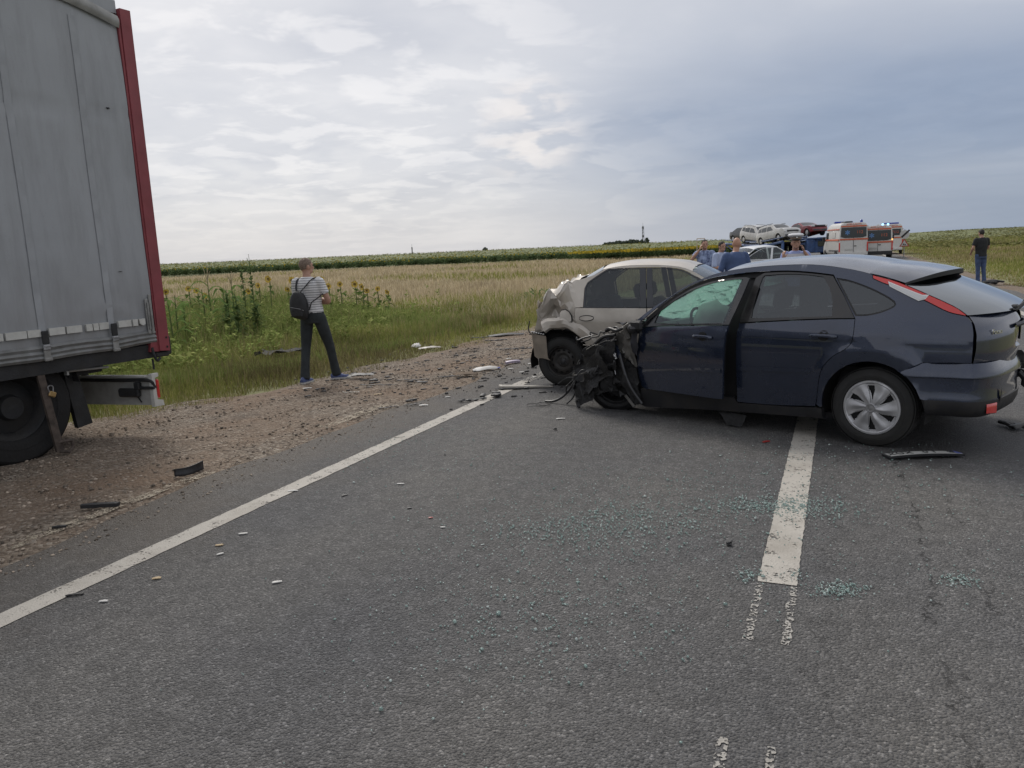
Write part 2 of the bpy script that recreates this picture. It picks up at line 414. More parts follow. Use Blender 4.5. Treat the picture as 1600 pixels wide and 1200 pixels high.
# asphalt
def asphalt_mat():
    m = mat('asphalt', (.11, .11, .11), .8); nt, N, L, b = attr_nodes(m)
    tc = N.new('ShaderNodeTexCoord'); o = tc.outputs['Object']
    vo = N.new('ShaderNodeTexVoronoi'); vo.inputs['Scale'].default_value = 95; L.new(o, vo.inputs['Vector'])
    vo2 = N.new('ShaderNodeTexVoronoi'); vo2.inputs['Scale'].default_value = 210; L.new(o, vo2.inputs['Vector'])
    sepc = N.new('ShaderNodeSeparateColor'); L.new(vo.outputs['Color'], sepc.inputs[0])
    sepd = N.new('ShaderNodeSeparateColor'); L.new(vo2.outputs['Color'], sepd.inputs[0])
    g = ramp_n(N, L, sepc.outputs[0], [(0, .090), (.5, .114), (.80, .132), (.93, .165), (1, .23)])
    g2 = ramp_n(N, L, sepd.outputs[0], [(0, .78), (.8, 1.03), (1, 1.4)])
    c = mix_n(N, L, 1.0, g, g2, 'MULTIPLY')
    c = mix_n(N, L, 1.0, c, ramp_n(N, L, noise_n(N, L, o, .55, 5), [(.3, (.86, .86, .885)), (.7, (1.16, 1.11, 1.04))]), 'MULTIPLY')
    c = mix_n(N, L, 1.0, c, ramp_n(N, L, noise_n(N, L, o, 9, 5), [(.3, .82), (.7, 1.14)]), 'MULTIPLY')
    sp = N.new('ShaderNodeSeparateXYZ'); L.new(o, sp.inputs[0]); X, Y = sp.outputs[0], sp.outputs[1]
    # polished wheel tracks, dusty left edge
    trk = ramp_n(N, L, math_n(N, L, 'PINGPONG', math_n(N, L, 'ADD', X, 1.1), .88), [(0, (1.09, 1.08, 1.06)), (.9, (.88, .885, .90))])
    c = mix_n(N, L, .8, c, trk, 'MULTIPLY')
    ed = N.new('ShaderNodeMapRange'); ed.inputs[1].default_value = -3.4; ed.inputs[2].default_value = -4.7
    L.new(math_n(N, L, 'ADD', X, math_n(N, L, 'MULTIPLY', math_n(N, L, 'SUBTRACT', noise_n(N, L, o, 1.6, 6), .5), 1.6)), ed.inputs[0])
    c = mix_n(N, L, math_n(N, L, 'MULTIPLY', ed.outputs[0], .62), c, (.155, .128, .098))
    # crack lines running along the lane: distance to wavy lines
    def crack(n0, amp, w, lo, hi):
        wob = math_n(N, L, 'MULTIPLY', math_n(N, L, 'SUBTRACT', noise_n(N, L, o, 3.2, 8, .7), .5), amp)
        d_ = math_n(N, L, 'ABSOLUTE', math_n(N, L, 'SUBTRACT', math_n(N, L, 'ADD', X, wob), n0))
        k = N.new('ShaderNodeMapRange'); k.inputs[1].default_value = w; k.inputs[2].default_value = w*.3; L.new(d_, k.inputs[0])
        gate = ramp_n(N, L, noise_n(N, L, o, 2.3, 3), [(.46, 0.), (.56, 1.)])
        return math_n(N, L, 'MULTIPLY', k.outputs[0], gate)
    cr = math_n(N, L, 'MAXIMUM', crack(.42, .45, .008, 0, 1), math_n(N, L, 'MAXIMUM', crack(.66, .6, .006, 0, 1), crack(-.02, .9, .004, 0, 1)))
    c = mix_n(N, L, math_n(N, L, 'MULTIPLY', cr, .75), c, (.022, .021, .020))
    # spilt fluid around the two wrecks
    def blot(n0, s0, rx, ry, amt):
        dx = math_n(N, L, 'DIVIDE', math_n(N, L, 'SUBTRACT', X, n0), rx); dy = math_n(N, L, 'DIVIDE', math_n(N, L, 'SUBTRACT', Y, s0), ry)
        dd = math_n(N, L, 'SQRT', math_n(N, L, 'ADD', math_n(N, L, 'MULTIPLY', dx, dx), math_n(N, L, 'MULTIPLY', dy, dy)))
        dd = math_n(N, L, 'ADD', dd, math_n(N, L, 'MULTIPLY', math_n(N, L, 'SUBTRACT', noise_n(N, L, o, 2.4, 7, .65), .5), 1.7))
        return math_n(N, L, 'MULTIPLY', ramp_n(N, L, dd, [(.45, 1.), (1.0, 0.)]), amt)
    bl = math_n(N, L, 'MAXIMUM', blot(.75, 6.9, 1.15, .9, .55), blot(-2.6, 9.0, 1.6, 1.2, .35))
    c = mix_n(N, L, bl, c, (.032, .030, .028))
    L.new(c, b.inputs['Base Color'])
    rr = N.new('ShaderNodeMapRange'); rr.inputs[3].default_value = .78; rr.inputs[4].default_value = .42; L.new(bl, rr.inputs[0]); L.new(rr.outputs[0], b.inputs['Roughness'])
    h = math_n(N, L, 'ADD', math_n(N, L, 'MULTIPLY', vo.outputs['Distance'], -1.2), math_n(N, L, 'MULTIPLY', cr, -1.5))
    bump_n(N, L, b, h, .85, .012); b.inputs['Specular IOR Level'].default_value = .35
    return m
M['asphalt'] = asphalt_mat()
def road_edge(s): return -4.48+.07*math.sin(s*.9)+.05*math.sin(s*2.3+1)+.03*math.sin(s*5.1)
def road_edge_r(s): return 4.35+.06*math.sin(s*.8+2)+.04*math.sin(s*2.1)
RS = [-12+.35*i for i in range(110)]+geo_steps(26.5, 900, 1.0, 1.12)[1:]
def road_z(s): return 0.0
V = []; F = []
for s in RS:
    for n in (road_edge(s)-.03, road_edge(s), -2, 0, 2, road_edge_r(s), road_edge_r(s)+.03):
        V.append((n, s, 0.0 if road_edge(s) <= n <= road_edge_r(s) else -.06))
for i in range(len(RS)-1):
    for j in range(6): F.append((i*7+j, i*7+j+1, (i+1)*7+j+1, (i+1)*7+j))
road = mesh_obj('road', V, F, M['asphalt']); road.rotation_euler = (0, 0, -RA); road['kind'] = 'structure'
tag(road, 'grey asphalt country road with cracks and worn surface')

# painted markings
def paint_mat(name, lo, hi, col=(.47, .44, .39), speck=.2):
    m = mat(name, col, .75); nt, N, L, b = attr_nodes(m)
    tc = N.new('ShaderNodeTexCoord'); o = tc.outputs['Object']
    c = mix_n(N, L, noise_n(N, L, o, 5, 6), tuple(v*.78 for v in col), tuple(v*1.06 for v in col))
    c = mix_n(N, L, ramp_n(N, L, noise_n(N, L, o, 1.6, 7, .7), [(.50, 0.), (.72, .55)]), c, (.20, .17, .135))
    vo = N.new('ShaderNodeTexVoronoi'); vo.inputs['Scale'].default_value = 95; L.new(o, vo.inputs['Vector'])
    sc = N.new('ShaderNodeSeparateColor'); L.new(vo.outputs['Color'], sc.inputs[0])
    wear = math_n(N, L, 'ADD', math_n(N, L, 'MULTIPLY', noise_n(N, L, o, 7, 8, .75), 1-speck), math_n(N, L, 'MULTIPLY', sc.outputs[0], speck))
    al = ramp_n(N, L, wear, [(lo, 1.), (hi, 0.)])
    L.new(c, b.inputs['Base Color']); L.new(al, b.inputs['Alpha'])
    bump_n(N, L, b, vo.outputs['Distance'], .5, .008)
    return m
M['line_paint'] = paint_mat('line_paint', .58, .66)
M['line_paint_worn'] = paint_mat('line_paint_worn', .40, .46, (.40, .38, .345), .72)
def marking(name, s0, s1, n0, n1, m, label, step=.06, jag=.004):
    V = []; F = []; k = max(2, int((s1-s0)/step)); rr = random.Random(int(s0*100+n0*10))
    for i in range(k+1):
        s = s0+(s1-s0)*i/k
        V += [(n0+rr.uniform(-jag, jag), s, .004), (n1+rr.uniform(-jag, jag), s, .004)]
    for i in range(k): F.append((2*i, 2*i+1, 2*i+3, 2*i+2))
    o = mesh_obj(name, V, F, m); o.rotation_euler = (0, 0, -RA)
    return tag(o, label, None, None, 'structure')
marking('edge_line', -10, 9.05, -3.775, -3.62, M['line_paint'], 'solid white edge line beside the gravel shoulder')
marking('edge_line', 9.05, 400, -3.775, -3.62, M['line_paint_worn'], 'far stretch of the white edge line past the wrecks', 1.5)
marking('edge_line', 2, 400, 3.28, 3.43, M['line_paint'], 'white edge line on the far side of the road', 1.0)
marking('centre_line', 3.72, 8.6, -.335, -.155, M['line_paint'], 'white centre line dash running under the dark car', .03, .0035)
for s in range(17, 200, 12): marking('centre_line', s, s+5, -.335, -.155, M['line_paint'], 'far white centre line dash beyond the wrecks', .6)
for (a, b_) in ((3.12, 3.715), (1.95, 2.42)):
    for (u, v) in ((-.338, -.302), (-.185, -.152)):
        marking('centre_line', a, b_, u, v, M['line_paint_worn'], 'worn ghost of an older centre line dash', .025, .008)
marking('edge_line', 2.2, 4.6, -4.72, -4.60, paint_mat('old_line', .45, .5, (.42, .36, .27)), 'remnant of pale concrete edging at the gravel', .1, .02)
marking('edge_line', 6.15, 7.3, -4.80, -4.66, paint_mat('old_line2', .45, .5, (.40, .34, .25)), 'pale concrete edging showing at the edge of the gravel', .1, .02)

# gravel shoulder
def gravel_mat(name='gravel_bed'):
    m = mat(name, (.2, .16, .12), .95); nt, N, L, b = attr_nodes(m)
    tc = N.new('ShaderNodeTexCoord'); o = tc.outputs['Object']
    vo = N.new('ShaderNodeTexVoronoi'); vo.inputs['Scale'].default_value = 38; L.new(o, vo.inputs['Vector'])
    sc = N.new('ShaderNodeSeparateColor'); L.new(vo.outputs['Color'], sc.inputs[0])
    c = ramp_n(N, L, sc.outputs[0], [(0, (.11, .088, .066)), (.45, (.19, .150, .113)), (.8, (.26, .215, .165)), (1, (.38, .335, .28))])
    c = mix_n(N, L, ramp_n(N, L, noise_n(N, L, o, .8, 6), [(.38, 0.), (.66, .75)]), c, (.205, .135, .085))
    c = mix_n(N, L, ramp_n(N, L, noise_n(N, L, o, 1.7, 6, .7), [(.55, 0.), (.72, .65)]), c, (.075, .056, .042))
    L.new(c, b.inputs['Base Color'])
    bump_n(N, L, b, math_n(N, L, 'ADD', math_n(N, L, 'MULTIPLY', vo.outputs['Distance'], -1.), noise_n(N, L, o, 9, 6)), .9, .03); return m
M['gravel_bed'] = gravel_mat()
GS = [-12+.3*i for i in range(150)]+geo_steps(33, 300, 1.5, 1.15)[1:]
def gz(x, y): return float(ground_z(x, y))
V = []; F = []; K = 15
for s in GS:
    e0 = road_edge(s)+.05; e1 = float(grass_edge(s))-.45+.12*math.sin(1.7*s)+.08*math.sin(4.1*s)
    for j in range(K):
        n = e0+(e1-e0)*j/(K-1); p = rd(s, n)
        z = gz(p.x, p.y)+.032+.012*math.sin(n*7+s*3)*math.sin(s*5)+(.008*math.sin(s*13+n*17) if 0 < j < K-1 else 0)
        if j == 0: z = -.012
        if j == K-1: z -= .05
        V.append((n, s, z))
for i in range(len(GS)-1):
    for j in range(K-1): F.append((i*K+j+1, i*K+j, (i+1)*K+j, (i+1)*K+j+1))
shoulder = mesh_obj('gravel_shoulder', V, F, M['gravel_bed'], smooth=True); shoulder.rotation_euler = (0, 0, -RA)
tag(shoulder, 'brown gravel shoulder between asphalt and grass', None, None, 'structure')
def shoulder_z(p):
    s, n = sn(p)
    return zat(p[0], p[1])+.034 if n < -4.6 else 0.0
# the narrow dusty shoulder on the other side
V = []; F = []
GR = [5+.6*i for i in range(80)]+geo_steps(53, 300, 2, 1.15)[1:]
for s in GR:
    for j, n in enumerate((road_edge_r(s)-.08, 4.8, 5.25+.15*math.sin(s))):
        p = rd(s, n); V.append((n, s, -.01 if j == 0 else zat(p.x, p.y)+.012-(.03 if j == 2 else 0)))
for i in range(len(GR)-1):
    for j in range(2): F.append((i*3+j, i*3+j+1, (i+1)*3+j+1, (i+1)*3+j))
o = mesh_obj('gravel_shoulder', V, F, M['gravel_bed'], smooth=True); o.rotation_euler = (0, 0, -RA)
tag(o, 'narrow dusty strip at the far side of the road', None, None, 'structure')

# loose stones
def scatter_stones(name, n, sr, nr, size, m, label, kind='stuff', zf=None, bias=None):
    base = []
    bm = bmesh.new(); bmesh.ops.create_icosphere(bm, subdivisions=1, radius=1.0); bm.verts.index_update()
    bv = np.array([q.co[:] for q in bm.verts]); bf = np.array([[q.index for q in f.verts] for f in bm.faces]); bm.free()
    s = rng.uniform(0, 1, n); s = sr[0]+(sr[1]-sr[0])*s**1.5
    u = rng.uniform(0, 1, n)
    lo = np.array([nr[0](v) if callable(nr[0]) else nr[0] for v in s]); hi = np.array([nr[1](v) if callable(nr[1]) else nr[1] for v in s])
    nn = lo+(hi-lo)*u
    x = s*DV.x+nn*NV.x; y = s*DV.y+nn*NV.y
    z = zf(s, nn) if zf else ground_z(x, y)+.033
    sz = size[0]+(size[1]-size[0])*rng.uniform(0, 1, n)**3
    sc = sz[:, None]*rng.uniform(.6, 1.3, (n, 3))*np.array([1, 1, .62])
    V = bv[None]*(1+rng.uniform(-.28, .28, (n, len(bv), 1)))*sc[:, None]
    a = rng.uniform(0, 6.28, n); c, s_ = np.cos(a)[:, None], np.sin(a)[:, None]
    X = V[..., 0]*c-V[..., 1]*s_; Y = V[..., 0]*s_+V[..., 1]*c
    V = np.stack([X+x[:, None], Y+y[:, None], V[..., 2]+z[:, None]+sz[:, None]*.2], -1)
    F = bf[None]+(np.arange(n)*len(bv))[:, None, None]
    o = raw_mesh(name, V.reshape(-1, 3), F.reshape(-1, 3), m); return tag(o, label, None, None, kind)
M['stone'] = mat('stone', (.25, .205, .162), .95, var=.2, vscale=3, isl=.7)
scatter_stones('gravel', 17000, (2.5, 32), (lambda s: float(grass_edge(s))+.1, lambda s: -4.62), (.004, .019), M['stone'], 'loose gravel stones scattered over the shoulder')
scatter_stones('gravel', 1500, (2.5, 20), (-4.7, -4.2), (.004, .013), M['stone'], 'gravel crumbs spilling onto the asphalt edge', zf=lambda s, n: np.full(len(s), .002))

# ------------------------------------------------------------------ grass
def leaf_mat(name, c1, c2, c3=None, trans=.3):
    m = bpy.data.materials.new(name); m.use_nodes = True
    nt = m.node_tree; N = nt.nodes; L = nt.links; N.clear()
    ge = N.new('ShaderNodeNewGeometry'); tc = N.new('ShaderNodeTexCoord')
    st = [(0, c1), (.6, c2)]+([(1., c3)] if c3 else [])
    c = ramp_n(N, L, ge.outputs['Random Per Island'], st)
    c = mix_n(N, L, 1.0, c, ramp_n(N, L, noise_n(N, L, tc.outputs['Object'], .45, 4), [(.3, .68), (.7, 1.3)]), 'MULTIPLY')
    df = N.new('ShaderNodeBsdfDiffuse'); L.new(c, df.inputs[0])
    tr = N.new('ShaderNodeBsdfTranslucent'); L.new(c, tr.inputs[0])
    mx = N.new('ShaderNodeMixShader'); mx.inputs[0].default_value = trans; L.new(df.outputs[0], mx.inputs[1]); L.new(tr.outputs[0], mx.inputs[2])
    o = N.new('ShaderNodeOutputMaterial'); L.new(mx.outputs[0], o.inputs[0]); return m
M['grass_green'] = leaf_mat('grass_green', (.165, .19, .048), (.255, .27, .080), (.38, .345, .145))
M['grass_lush'] = leaf_mat('grass_lush', (.15, .195, .055), (.235, .285, .090), (.35, .37, .14))
M['grass_dry'] = leaf_mat('grass_dry', (.22, .19, .09), (.33, .28, .145), (.44, .375, .21))
M['grass_brown'] = leaf_mat('grass_brown', (.12, .108, .052), (.19, .165, .082), (.28, .24, .125))
M['straw'] = leaf_mat('straw', (.35, .29, .19), (.47, .395, .265), (.58, .50, .35))
def polar(n, az0, az1, r0, r1, power=0.0):
    az = np.radians(rng.uniform(az0, az1, n)); u = rng.uniform(0, 1, n)
    r = r0*(r1/r0)**u if power == 0 else (r0**power+(r1**power-r0**power)*u)**(1/power)
    return r*np.sin(az), r*np.cos(az)
def blades(name, x, y, h, w, m, label, lean=.35, z=None, kind='stuff'):
    n = len(x); z = ground_z(x, y)-.01 if z is None else z
    a = rng.uniform(0, 2*np.pi, n); dx, dy = np.cos(a), np.sin(a)
    b = rng.uniform(0, 2*np.pi, n); le = np.abs(rng.normal(0, lean, n))*h; lx, ly = np.cos(b)*le, np.sin(b)*le
    hw = w*.5
    P0 = np.stack([x-dx*hw, y-dy*hw, z], -1); P1 = np.stack([x+dx*hw, y+dy*hw, z], -1)
    mx, my, mz = x+lx*.3, y+ly*.3, z+h*.58
    P2 = np.stack([mx-dx*hw*.75, my-dy*hw*.75, mz], -1); P3 = np.stack([mx+dx*hw*.75, my+dy*hw*.75, mz], -1)
    P4 = np.stack([x+lx, y+ly, z+h*np.clip(1-.3*(le/np.maximum(h, 1e-6))**2, .5, 1)], -1)
    V = np.stack([P0, P1, P2, P3, P4], 1).reshape(-1, 3)
    F = (np.array([[0, 1, 3], [0, 3, 2], [2, 3, 4]])[None]+(np.arange(n)*5)[:, None, None]).reshape(-1, 3)
    return tag(raw_mesh(name, V, F, m), label, None, None, kind)
def lowfreq(x, y, k=.35, ph=0.0):
    return .5+.25*np.sin(k*x*1.3+.7*np.sin(k*y*1.7+ph)+ph)+.25*np.sin(k*y*1.1+1.3*np.sin(k*x*.9)+2*ph)
def snp(x, y): return x*DV.x+y*DV.y, x*NV.x+y*NV.y
def left_sel(x, y, r0=0, r1=1e9, inset=0.0):
    s, n = snp(x, y); r = np.hypot(x, y)
    return (n < grass_edge(s)-inset+.18*np.sin(s*2.1)+.12*np.sin(s*5.3)) & (r > r0) & (r < r1)
def weed_far(x, y): return np.interp(np.degrees(np.arctan2(x, y)), [-40, -24, -12, -5, 2, 10], [30, 29, 27, 24, 20, 17])
def make_grass():
    # short verge grass
    x, y = polar(150000, -44, 8, 6.5, 26); k = left_sel(x, y); x, y = x[k], y[k]
    s, n = snp(x, y); r = np.hypot(x, y); d = grass_edge(s)-n
    lf = lowfreq(x, y, .8)
    h = (.07+.20*sstep(.1, 2.5, d))*rng.uniform(.5, 1.3, len(x))*(.7+.6*lf)
    dry = rng.uniform(0, 1, len(x)) < np.clip(.07+.40*(1-sstep(0, .6, d))+.25*(lf-.5)+.35*sstep(-3, 3, x), 0, .9)
    scorched = np.exp(-(((x+2.0)/2.1)**2+((y-13.0)/2.3)**2))+.6*np.exp(-(((x+3.6)/.9)**2+((y-11.9)/.6)**2))
    br = rng.uniform(0, 1, len(x)) < np.clip(scorched*.9, 0, .8)
    g = ~dry & ~br; dd = dry & ~br
    h = h*np.where(br, 1.35, 1); w = np.maximum(.005, r*.00075)
    blades('verge_grass', x[g], y[g], h[g], w[g], M['grass_green'], 'short green grass of the verge behind the gravel')
    blades('verge_grass', x[dd], y[dd], h[dd], w[dd], M['grass_dry'], 'dry straw coloured grass mixed into the near verge', .6)
    blades('verge_grass', x[br], y[br], h[br], w[br], M['grass_brown'], 'dark scorched looking grass right of the standing man', .5)
    # taller weeds further in
    x, y = polar(120000, -44, 8, 10.5, 31); k = left_sel(x, y, inset=1.6) & (np.hypot(x, y) < weed_far(x, y)); x, y = x[k], y[k]
    s, n = snp(x, y); d = grass_edge(s)-n; r = np.hypot(x, y); az = np.degrees(np.arctan2(x, y)); lf = lowfreq(x, y, .6, 1.0)
    tall = .30+.66*sstep(3.0, 11, d)*(1-.45*sstep(-13, -3, az))
    h = tall*rng.uniform(.45, 1.15, len(x))*(.65+.7*lf); w = np.maximum(.008, r*.0009)
    dryf = np.clip(.12+.75*sstep(-9, 3, az)+.3*(lf-.5), .05, .9); dr = rng.uniform(0, 1, len(x)) < dryf
    blades('tall_grass', x[~dr], y[~dr], h[~dr], w[~dr]*1.25, M['grass_lush'], 'tall lush green weeds between verge and stubble')
    blades('tall_grass', x[dr], y[dr], h[dr], w[dr], M['grass_dry'], 'tall dry grass stalks behind the wrecked cars', .3)
    # stubble / dry cereal up to the sunflower field
    x, y = polar(130000, -44, 18, 17, 150); r = np.hypot(x, y); s, n = snp(x, y)
    k = (r > weed_far(x, y)-1.5) & (n < -8) & (y < 140-.16*x-1); x, y, r = x[k], y[k], r[k]
    h = rng.uniform(.22, .55, len(x))*(.7+.6*lowfreq(x, y, .2)); w = np.maximum(.012, r*.0011)
    grn = rng.uniform(0, 1, len(x)) < np.clip((lowfreq(x, y, .16, 2.)-.66)*2.2, 0, .55)
    blades('stubble_stalks', x[~grn], y[~grn], h[~grn], w[~grn], M['straw'], 'dry tan cereal stalks of the stubble field', .35)
    blades('stubble_stalks', x[grn], y[grn], h[grn]*1.1, w[grn], M['grass_green'], 'green growth patches within the stubble field', .35)
    # the other side of the road
    x, y = polar(150000, 18, 48, 9, 150); s, n = snp(x, y); r = np.hypot(x, y)
    k = n > 5.0+.25*np.sin(s*1.3)+.15*np.sin(s*3.1); x, y, r, n = x[k], y[k], r[k], n[k]
    lf = lowfreq(x, y, .35, .5); h = (.06+.22*sstep(5.0, 8, n)+.25*sstep(10, 20, n))*rng.uniform(.5, 1.25, len(x))*(.6+.8*lf); w = np.maximum(.006, r*.00085)
    dr = rng.uniform(0, 1, len(x)) < np.clip(.2+.5*(1-sstep(5, 6.5, n))+.9*(lf-.55)+.45*sstep(40, 60, r)*(1-sstep(75, 100, r)), .05, .92)
    blades('verge_grass', x[~dr], y[~dr], h[~dr], w[~dr], M['grass_green'], 'green grass on the far side of the road')
    blades('verge_grass', x[dr], y[dr], h[dr], w[dr], M['grass_dry'], 'dry grass on the far side of the road', .4)
make_grass()
def weeds():
    """broad leaved weeds: stems with diamond leaves"""
    V = []; F = []
    def leaf(p, d, l, w, up):
        b = len(V); side = Vector((-d.y, d.x, 0)).normalized()*w
        tip = p+d*l+Vector((0, 0, up*l)); mid = p+d*l*.5+Vector((0, 0, up*l*.5+.12*l))
        V.extend((p, mid-side, tip, mid+side)); F.append((b, b+1, b+2, b+3))
    rr = random.Random(5); n = 0
    while n < 900:
        az = R(rr.uniform(-33, 0)); r = rr.uniform(13, 29); x, y = r*math.sin(az), r*math.cos(az)
        s, nn = sn((x, y)); d = float(grass_edge(s))-nn
        if d < 3.2 or r > float(weed_far(np.array(x), np.array(y))) or rr.random() > .35+.65*lowfreq(x, y, .9, 3.) or (az > R(-9) and rr.random() < .75): continue
        n += 1; h = rr.uniform(.4, 1.0)*(1 if d > 5 else .6); z = zat(x, y)
        for k in range(rr.randint(8, 15)):
            a = rr.uniform(0, 6.28); t = rr.uniform(.15, 1)
            leaf(Vector((x, y, z+h*t)), Vector((math.cos(a), math.sin(a), 0)), rr.uniform(.08, .2)*(1.2-.5*t), rr.uniform(.018, .04), rr.uniform(-.3, .9))
    o = raw_mesh('broadleaf_weeds', np.array([tuple(v) for v in V]), np.array(F), M['grass_lush'])
    tag(o, 'mass of broad leaved weeds growing before the stubble', None, None, 'stuff')
weeds()
# tan stubble soil sheet
def stubble():
    m = mat('stubble_soil', (.25, .20, .12), .95); nt, N, L, b = attr_nodes(m)
    tc = N.new('ShaderNodeTexCoord'); o_ = tc.outputs['Object']
    c = mix_n(N, L, noise_n(N, L, o_, .12, 6), (.32, .265, .17), (.45, .38, .255))
    c = mix_n(N, L, ramp_n(N, L, noise_n(N, L, o_, .07, 5), [(.52, 0.), (.68, .7)]), c, (.18, .19, .08))
    L.new(c, b.inputs['Base Color'])
    V = []; F = []; A = np.radians(np.linspace(-60, 21, 60)); K = 22
    for a in A:
        r0 = float(weed_far(np.array(math.sin(a)), np.array(math.cos(a))))-1.0
        for j in range(K):
            r = r0*((150/r0)**(j/(K-1))); x, y = r*math.sin(a), r*math.cos(a)
            V.append((x, y, zat(x, y)+.02+(-.06 if j == 0 else 0)))
    for i in range(len(A)-1):
        for j in range(K-1): F.append((i*K+j, i*K+j+1, (i+1)*K+j+1, (i+1)*K+j)[::-1])
    ok = []
    for f in F:
        c_ = sum((Vector(V[i]) for i in f), Vector())/4
        if sn(c_)[1] < -9.5: ok.append(f)
    o = mesh_obj('stubble_field', V, ok, m, smooth=True); tag(o, 'tan stubble field between weeds and sunflowers', None, None, 'structure')
stubble()

# sunflower crop: plants with broad leaves and yellow heads, seen as one mass
def crop(name, x, y, h, leaves, lsize, m, label, heads=0.0, hm=None, hlabel=None):
    n = len(x); z = ground_z(x, y)
    t = rng.uniform(.25, 1, (n, leaves)); a = rng.uniform(0, 6.28, (n, leaves)); l = lsize*rng.uniform(.7, 1.3, (n, leaves))
    px = x[:, None]+np.zeros_like(t); py = y[:, None]+np.zeros_like(t); pz = z[:, None]+h[:, None]*t
    dx, dy = np.cos(a), np.sin(a); w = l*.42; dr = rng.uniform(-.5, .35, (n, leaves))
    p0 = np.stack([px, py, pz], -1); mid = np.stack([px+dx*l*.55, py+dy*l*.55, pz+dr*l*.3+.06*l], -1)
    tip = np.stack([px+dx*l*1.1, py+dy*l*1.1, pz+dr*l], -1); sd = np.stack([-dy*w, dx*w, np.zeros_like(w)], -1)
    V = np.stack([p0, mid-sd, tip, mid+sd], 2).reshape(-1, 3); F = np.arange(len(V)).reshape(-1, 4)
    tag(raw_mesh(name, V, F, m), label, None, None, 'stuff')
    if heads:
        k = rng.uniform(0, 1, n) < heads; x, y, z, h = x[k], y[k], z[k], h[k]; n = len(x)
        r = rng.uniform(.10, .17, n); ang = np.linspace(0, 2*np.pi, 7)[:-1]
        f = rng.normal(-1.9, .5, n); fx, fy = np.cos(f), np.sin(f)
        V = np.stack([x[:, None]+(-fy*r)[:, None]*np.cos(ang)+fx[:, None]*.05, y[:, None]+(fx*r)[:, None]*np.cos(ang)+fy[:, None]*.05, (z+h)[:, None]+r[:, None]*np.sin(ang)*.8], -1).reshape(-1, 3)
        tag(raw_mesh(name.replace('plants', 'heads'), V, np.arange(len(V)).reshape(-1, 6), hm), hlabel, None, None, 'stuff')
M['sun_leaf'] = leaf_mat('sun_leaf', (.055, .085, .042), (.085, .125, .055), (.12, .16, .07), .25)
M['sun_head'] = leaf_mat('sun_head', (.22, .20, .045), (.40, .31, .04), (.56, .40, .04), .25)
M['far_crop'] = leaf_mat('far_crop', (.13, .145, .06), (.19, .19, .08), (.27, .245, .11), .25)
M['sun_top'] = leaf_mat('sun_top', (.09, .115, .045), (.14, .16, .06), (.21, .21, .075), .25)
def sunflower_field():
    def pts(n, d0, d1, x0=-130, x1=75):
        u = rng.uniform(0, 1, n); x = x0+(x1-x0)*rng.uniform(0, 1, n); y = 140-.16*x+d0+(d1-d0)*u**1.6
        s, nn = snp(x, y); k = (nn < -9) & (np.abs(np.degrees(np.arctan2(x, y))) < 44); return x[k], y[k]
    x, y = pts(11000, 0, 30); crop('sunflower_plants', x, y, rng.uniform(1.1, 1.5, len(x)), 9, .34, M['sun_leaf'], 'front rows of the sunflower field along the stubble', .07, M['sun_head'], 'yellow flower heads in the front rows of the sunflower field')
    x, y = pts(26000, 25, 300, -420, 230); crop('sunflower_plants', x, y, rng.uniform(1.25, 1.6, len(x)), 4, .55, M['sun_top'], 'sunflower field stretching back to the horizon', .16, M['sun_head'], 'yellow flower heads far back in the sunflower field')
    # the yellow strip in the middle distance and the opposite fields
    u = rng.uniform(0, 1, 3500); x = 12+26*u+rng.normal(0, 1.0, 3500); y = 122-.16*x+rng.uniform(0, 14, 3500)
    s, nn = snp(x, y); k = nn < -9; x, y = x[k], y[k]
    crop('sunflower_plants', x, y, rng.uniform(1.2, 1.5, len(x)), 5, .3, M['sun_leaf'], 'patch of sunflowers in full bloom behind the standing men', .95, M['sun_head'], 'bright yellow heads of the blooming sunflower patch')
    az = np.radians(rng.uniform(24, 46, 14000)); r = 95*(420/95)**rng.uniform(0, 1, 14000); x, y = r*np.sin(az), r*np.cos(az)
    s, nn = snp(x, y); k = nn > 9; x, y = x[k], y[k]
    crop('crop_plants', x, y, rng.uniform(.25, .5, len(x)), 3, .45, M['far_crop'], 'green crop of the field on the far side of the road')
    # crop canopy sheets so the far fields are closed
    for nm, a0, a1, r0, r1, h, lb in (('crop_field', -60, 23, 175, 1500, 1.05, 'far sunflower field canopy reaching the horizon'), ('crop_field', 24.5, 60, 150, 1500, .20, 'far green field canopy across the road')):
        V = []; F = []; A = np.radians(np.linspace(a0, a1, 70)); K = 18
        for a in A:
            for j in range(K):
                q = r0*((r1/r0)**(j/(K-1))); X, Y = q*math.sin(a), q*math.cos(a)
                V.append((X, Y, zat(X, Y)+(h if j else -.3)+.12*math.sin(X*.7)*math.sin(Y*.31)))
        for i in range(len(A)-1):
            for j in range(K-1): F.append((i*K+j+1, i*K+j, (i+1)*K+j, (i+1)*K+j+1))
        ok = [f for f in F if (lambda nn: (nn < -9 if a0 < 0 else nn > 8))(sn(sum((Vector(V[i]) for i in f), Vector())/4)[1])]
        tag(mesh_obj(nm, V, ok, mat('canopy', (.135, .15, .055), .95, var=.3, vscale=.08, bump=.6, bscale=1.2), smooth=True), lb, None, None, 'structure')
sunflower_field()
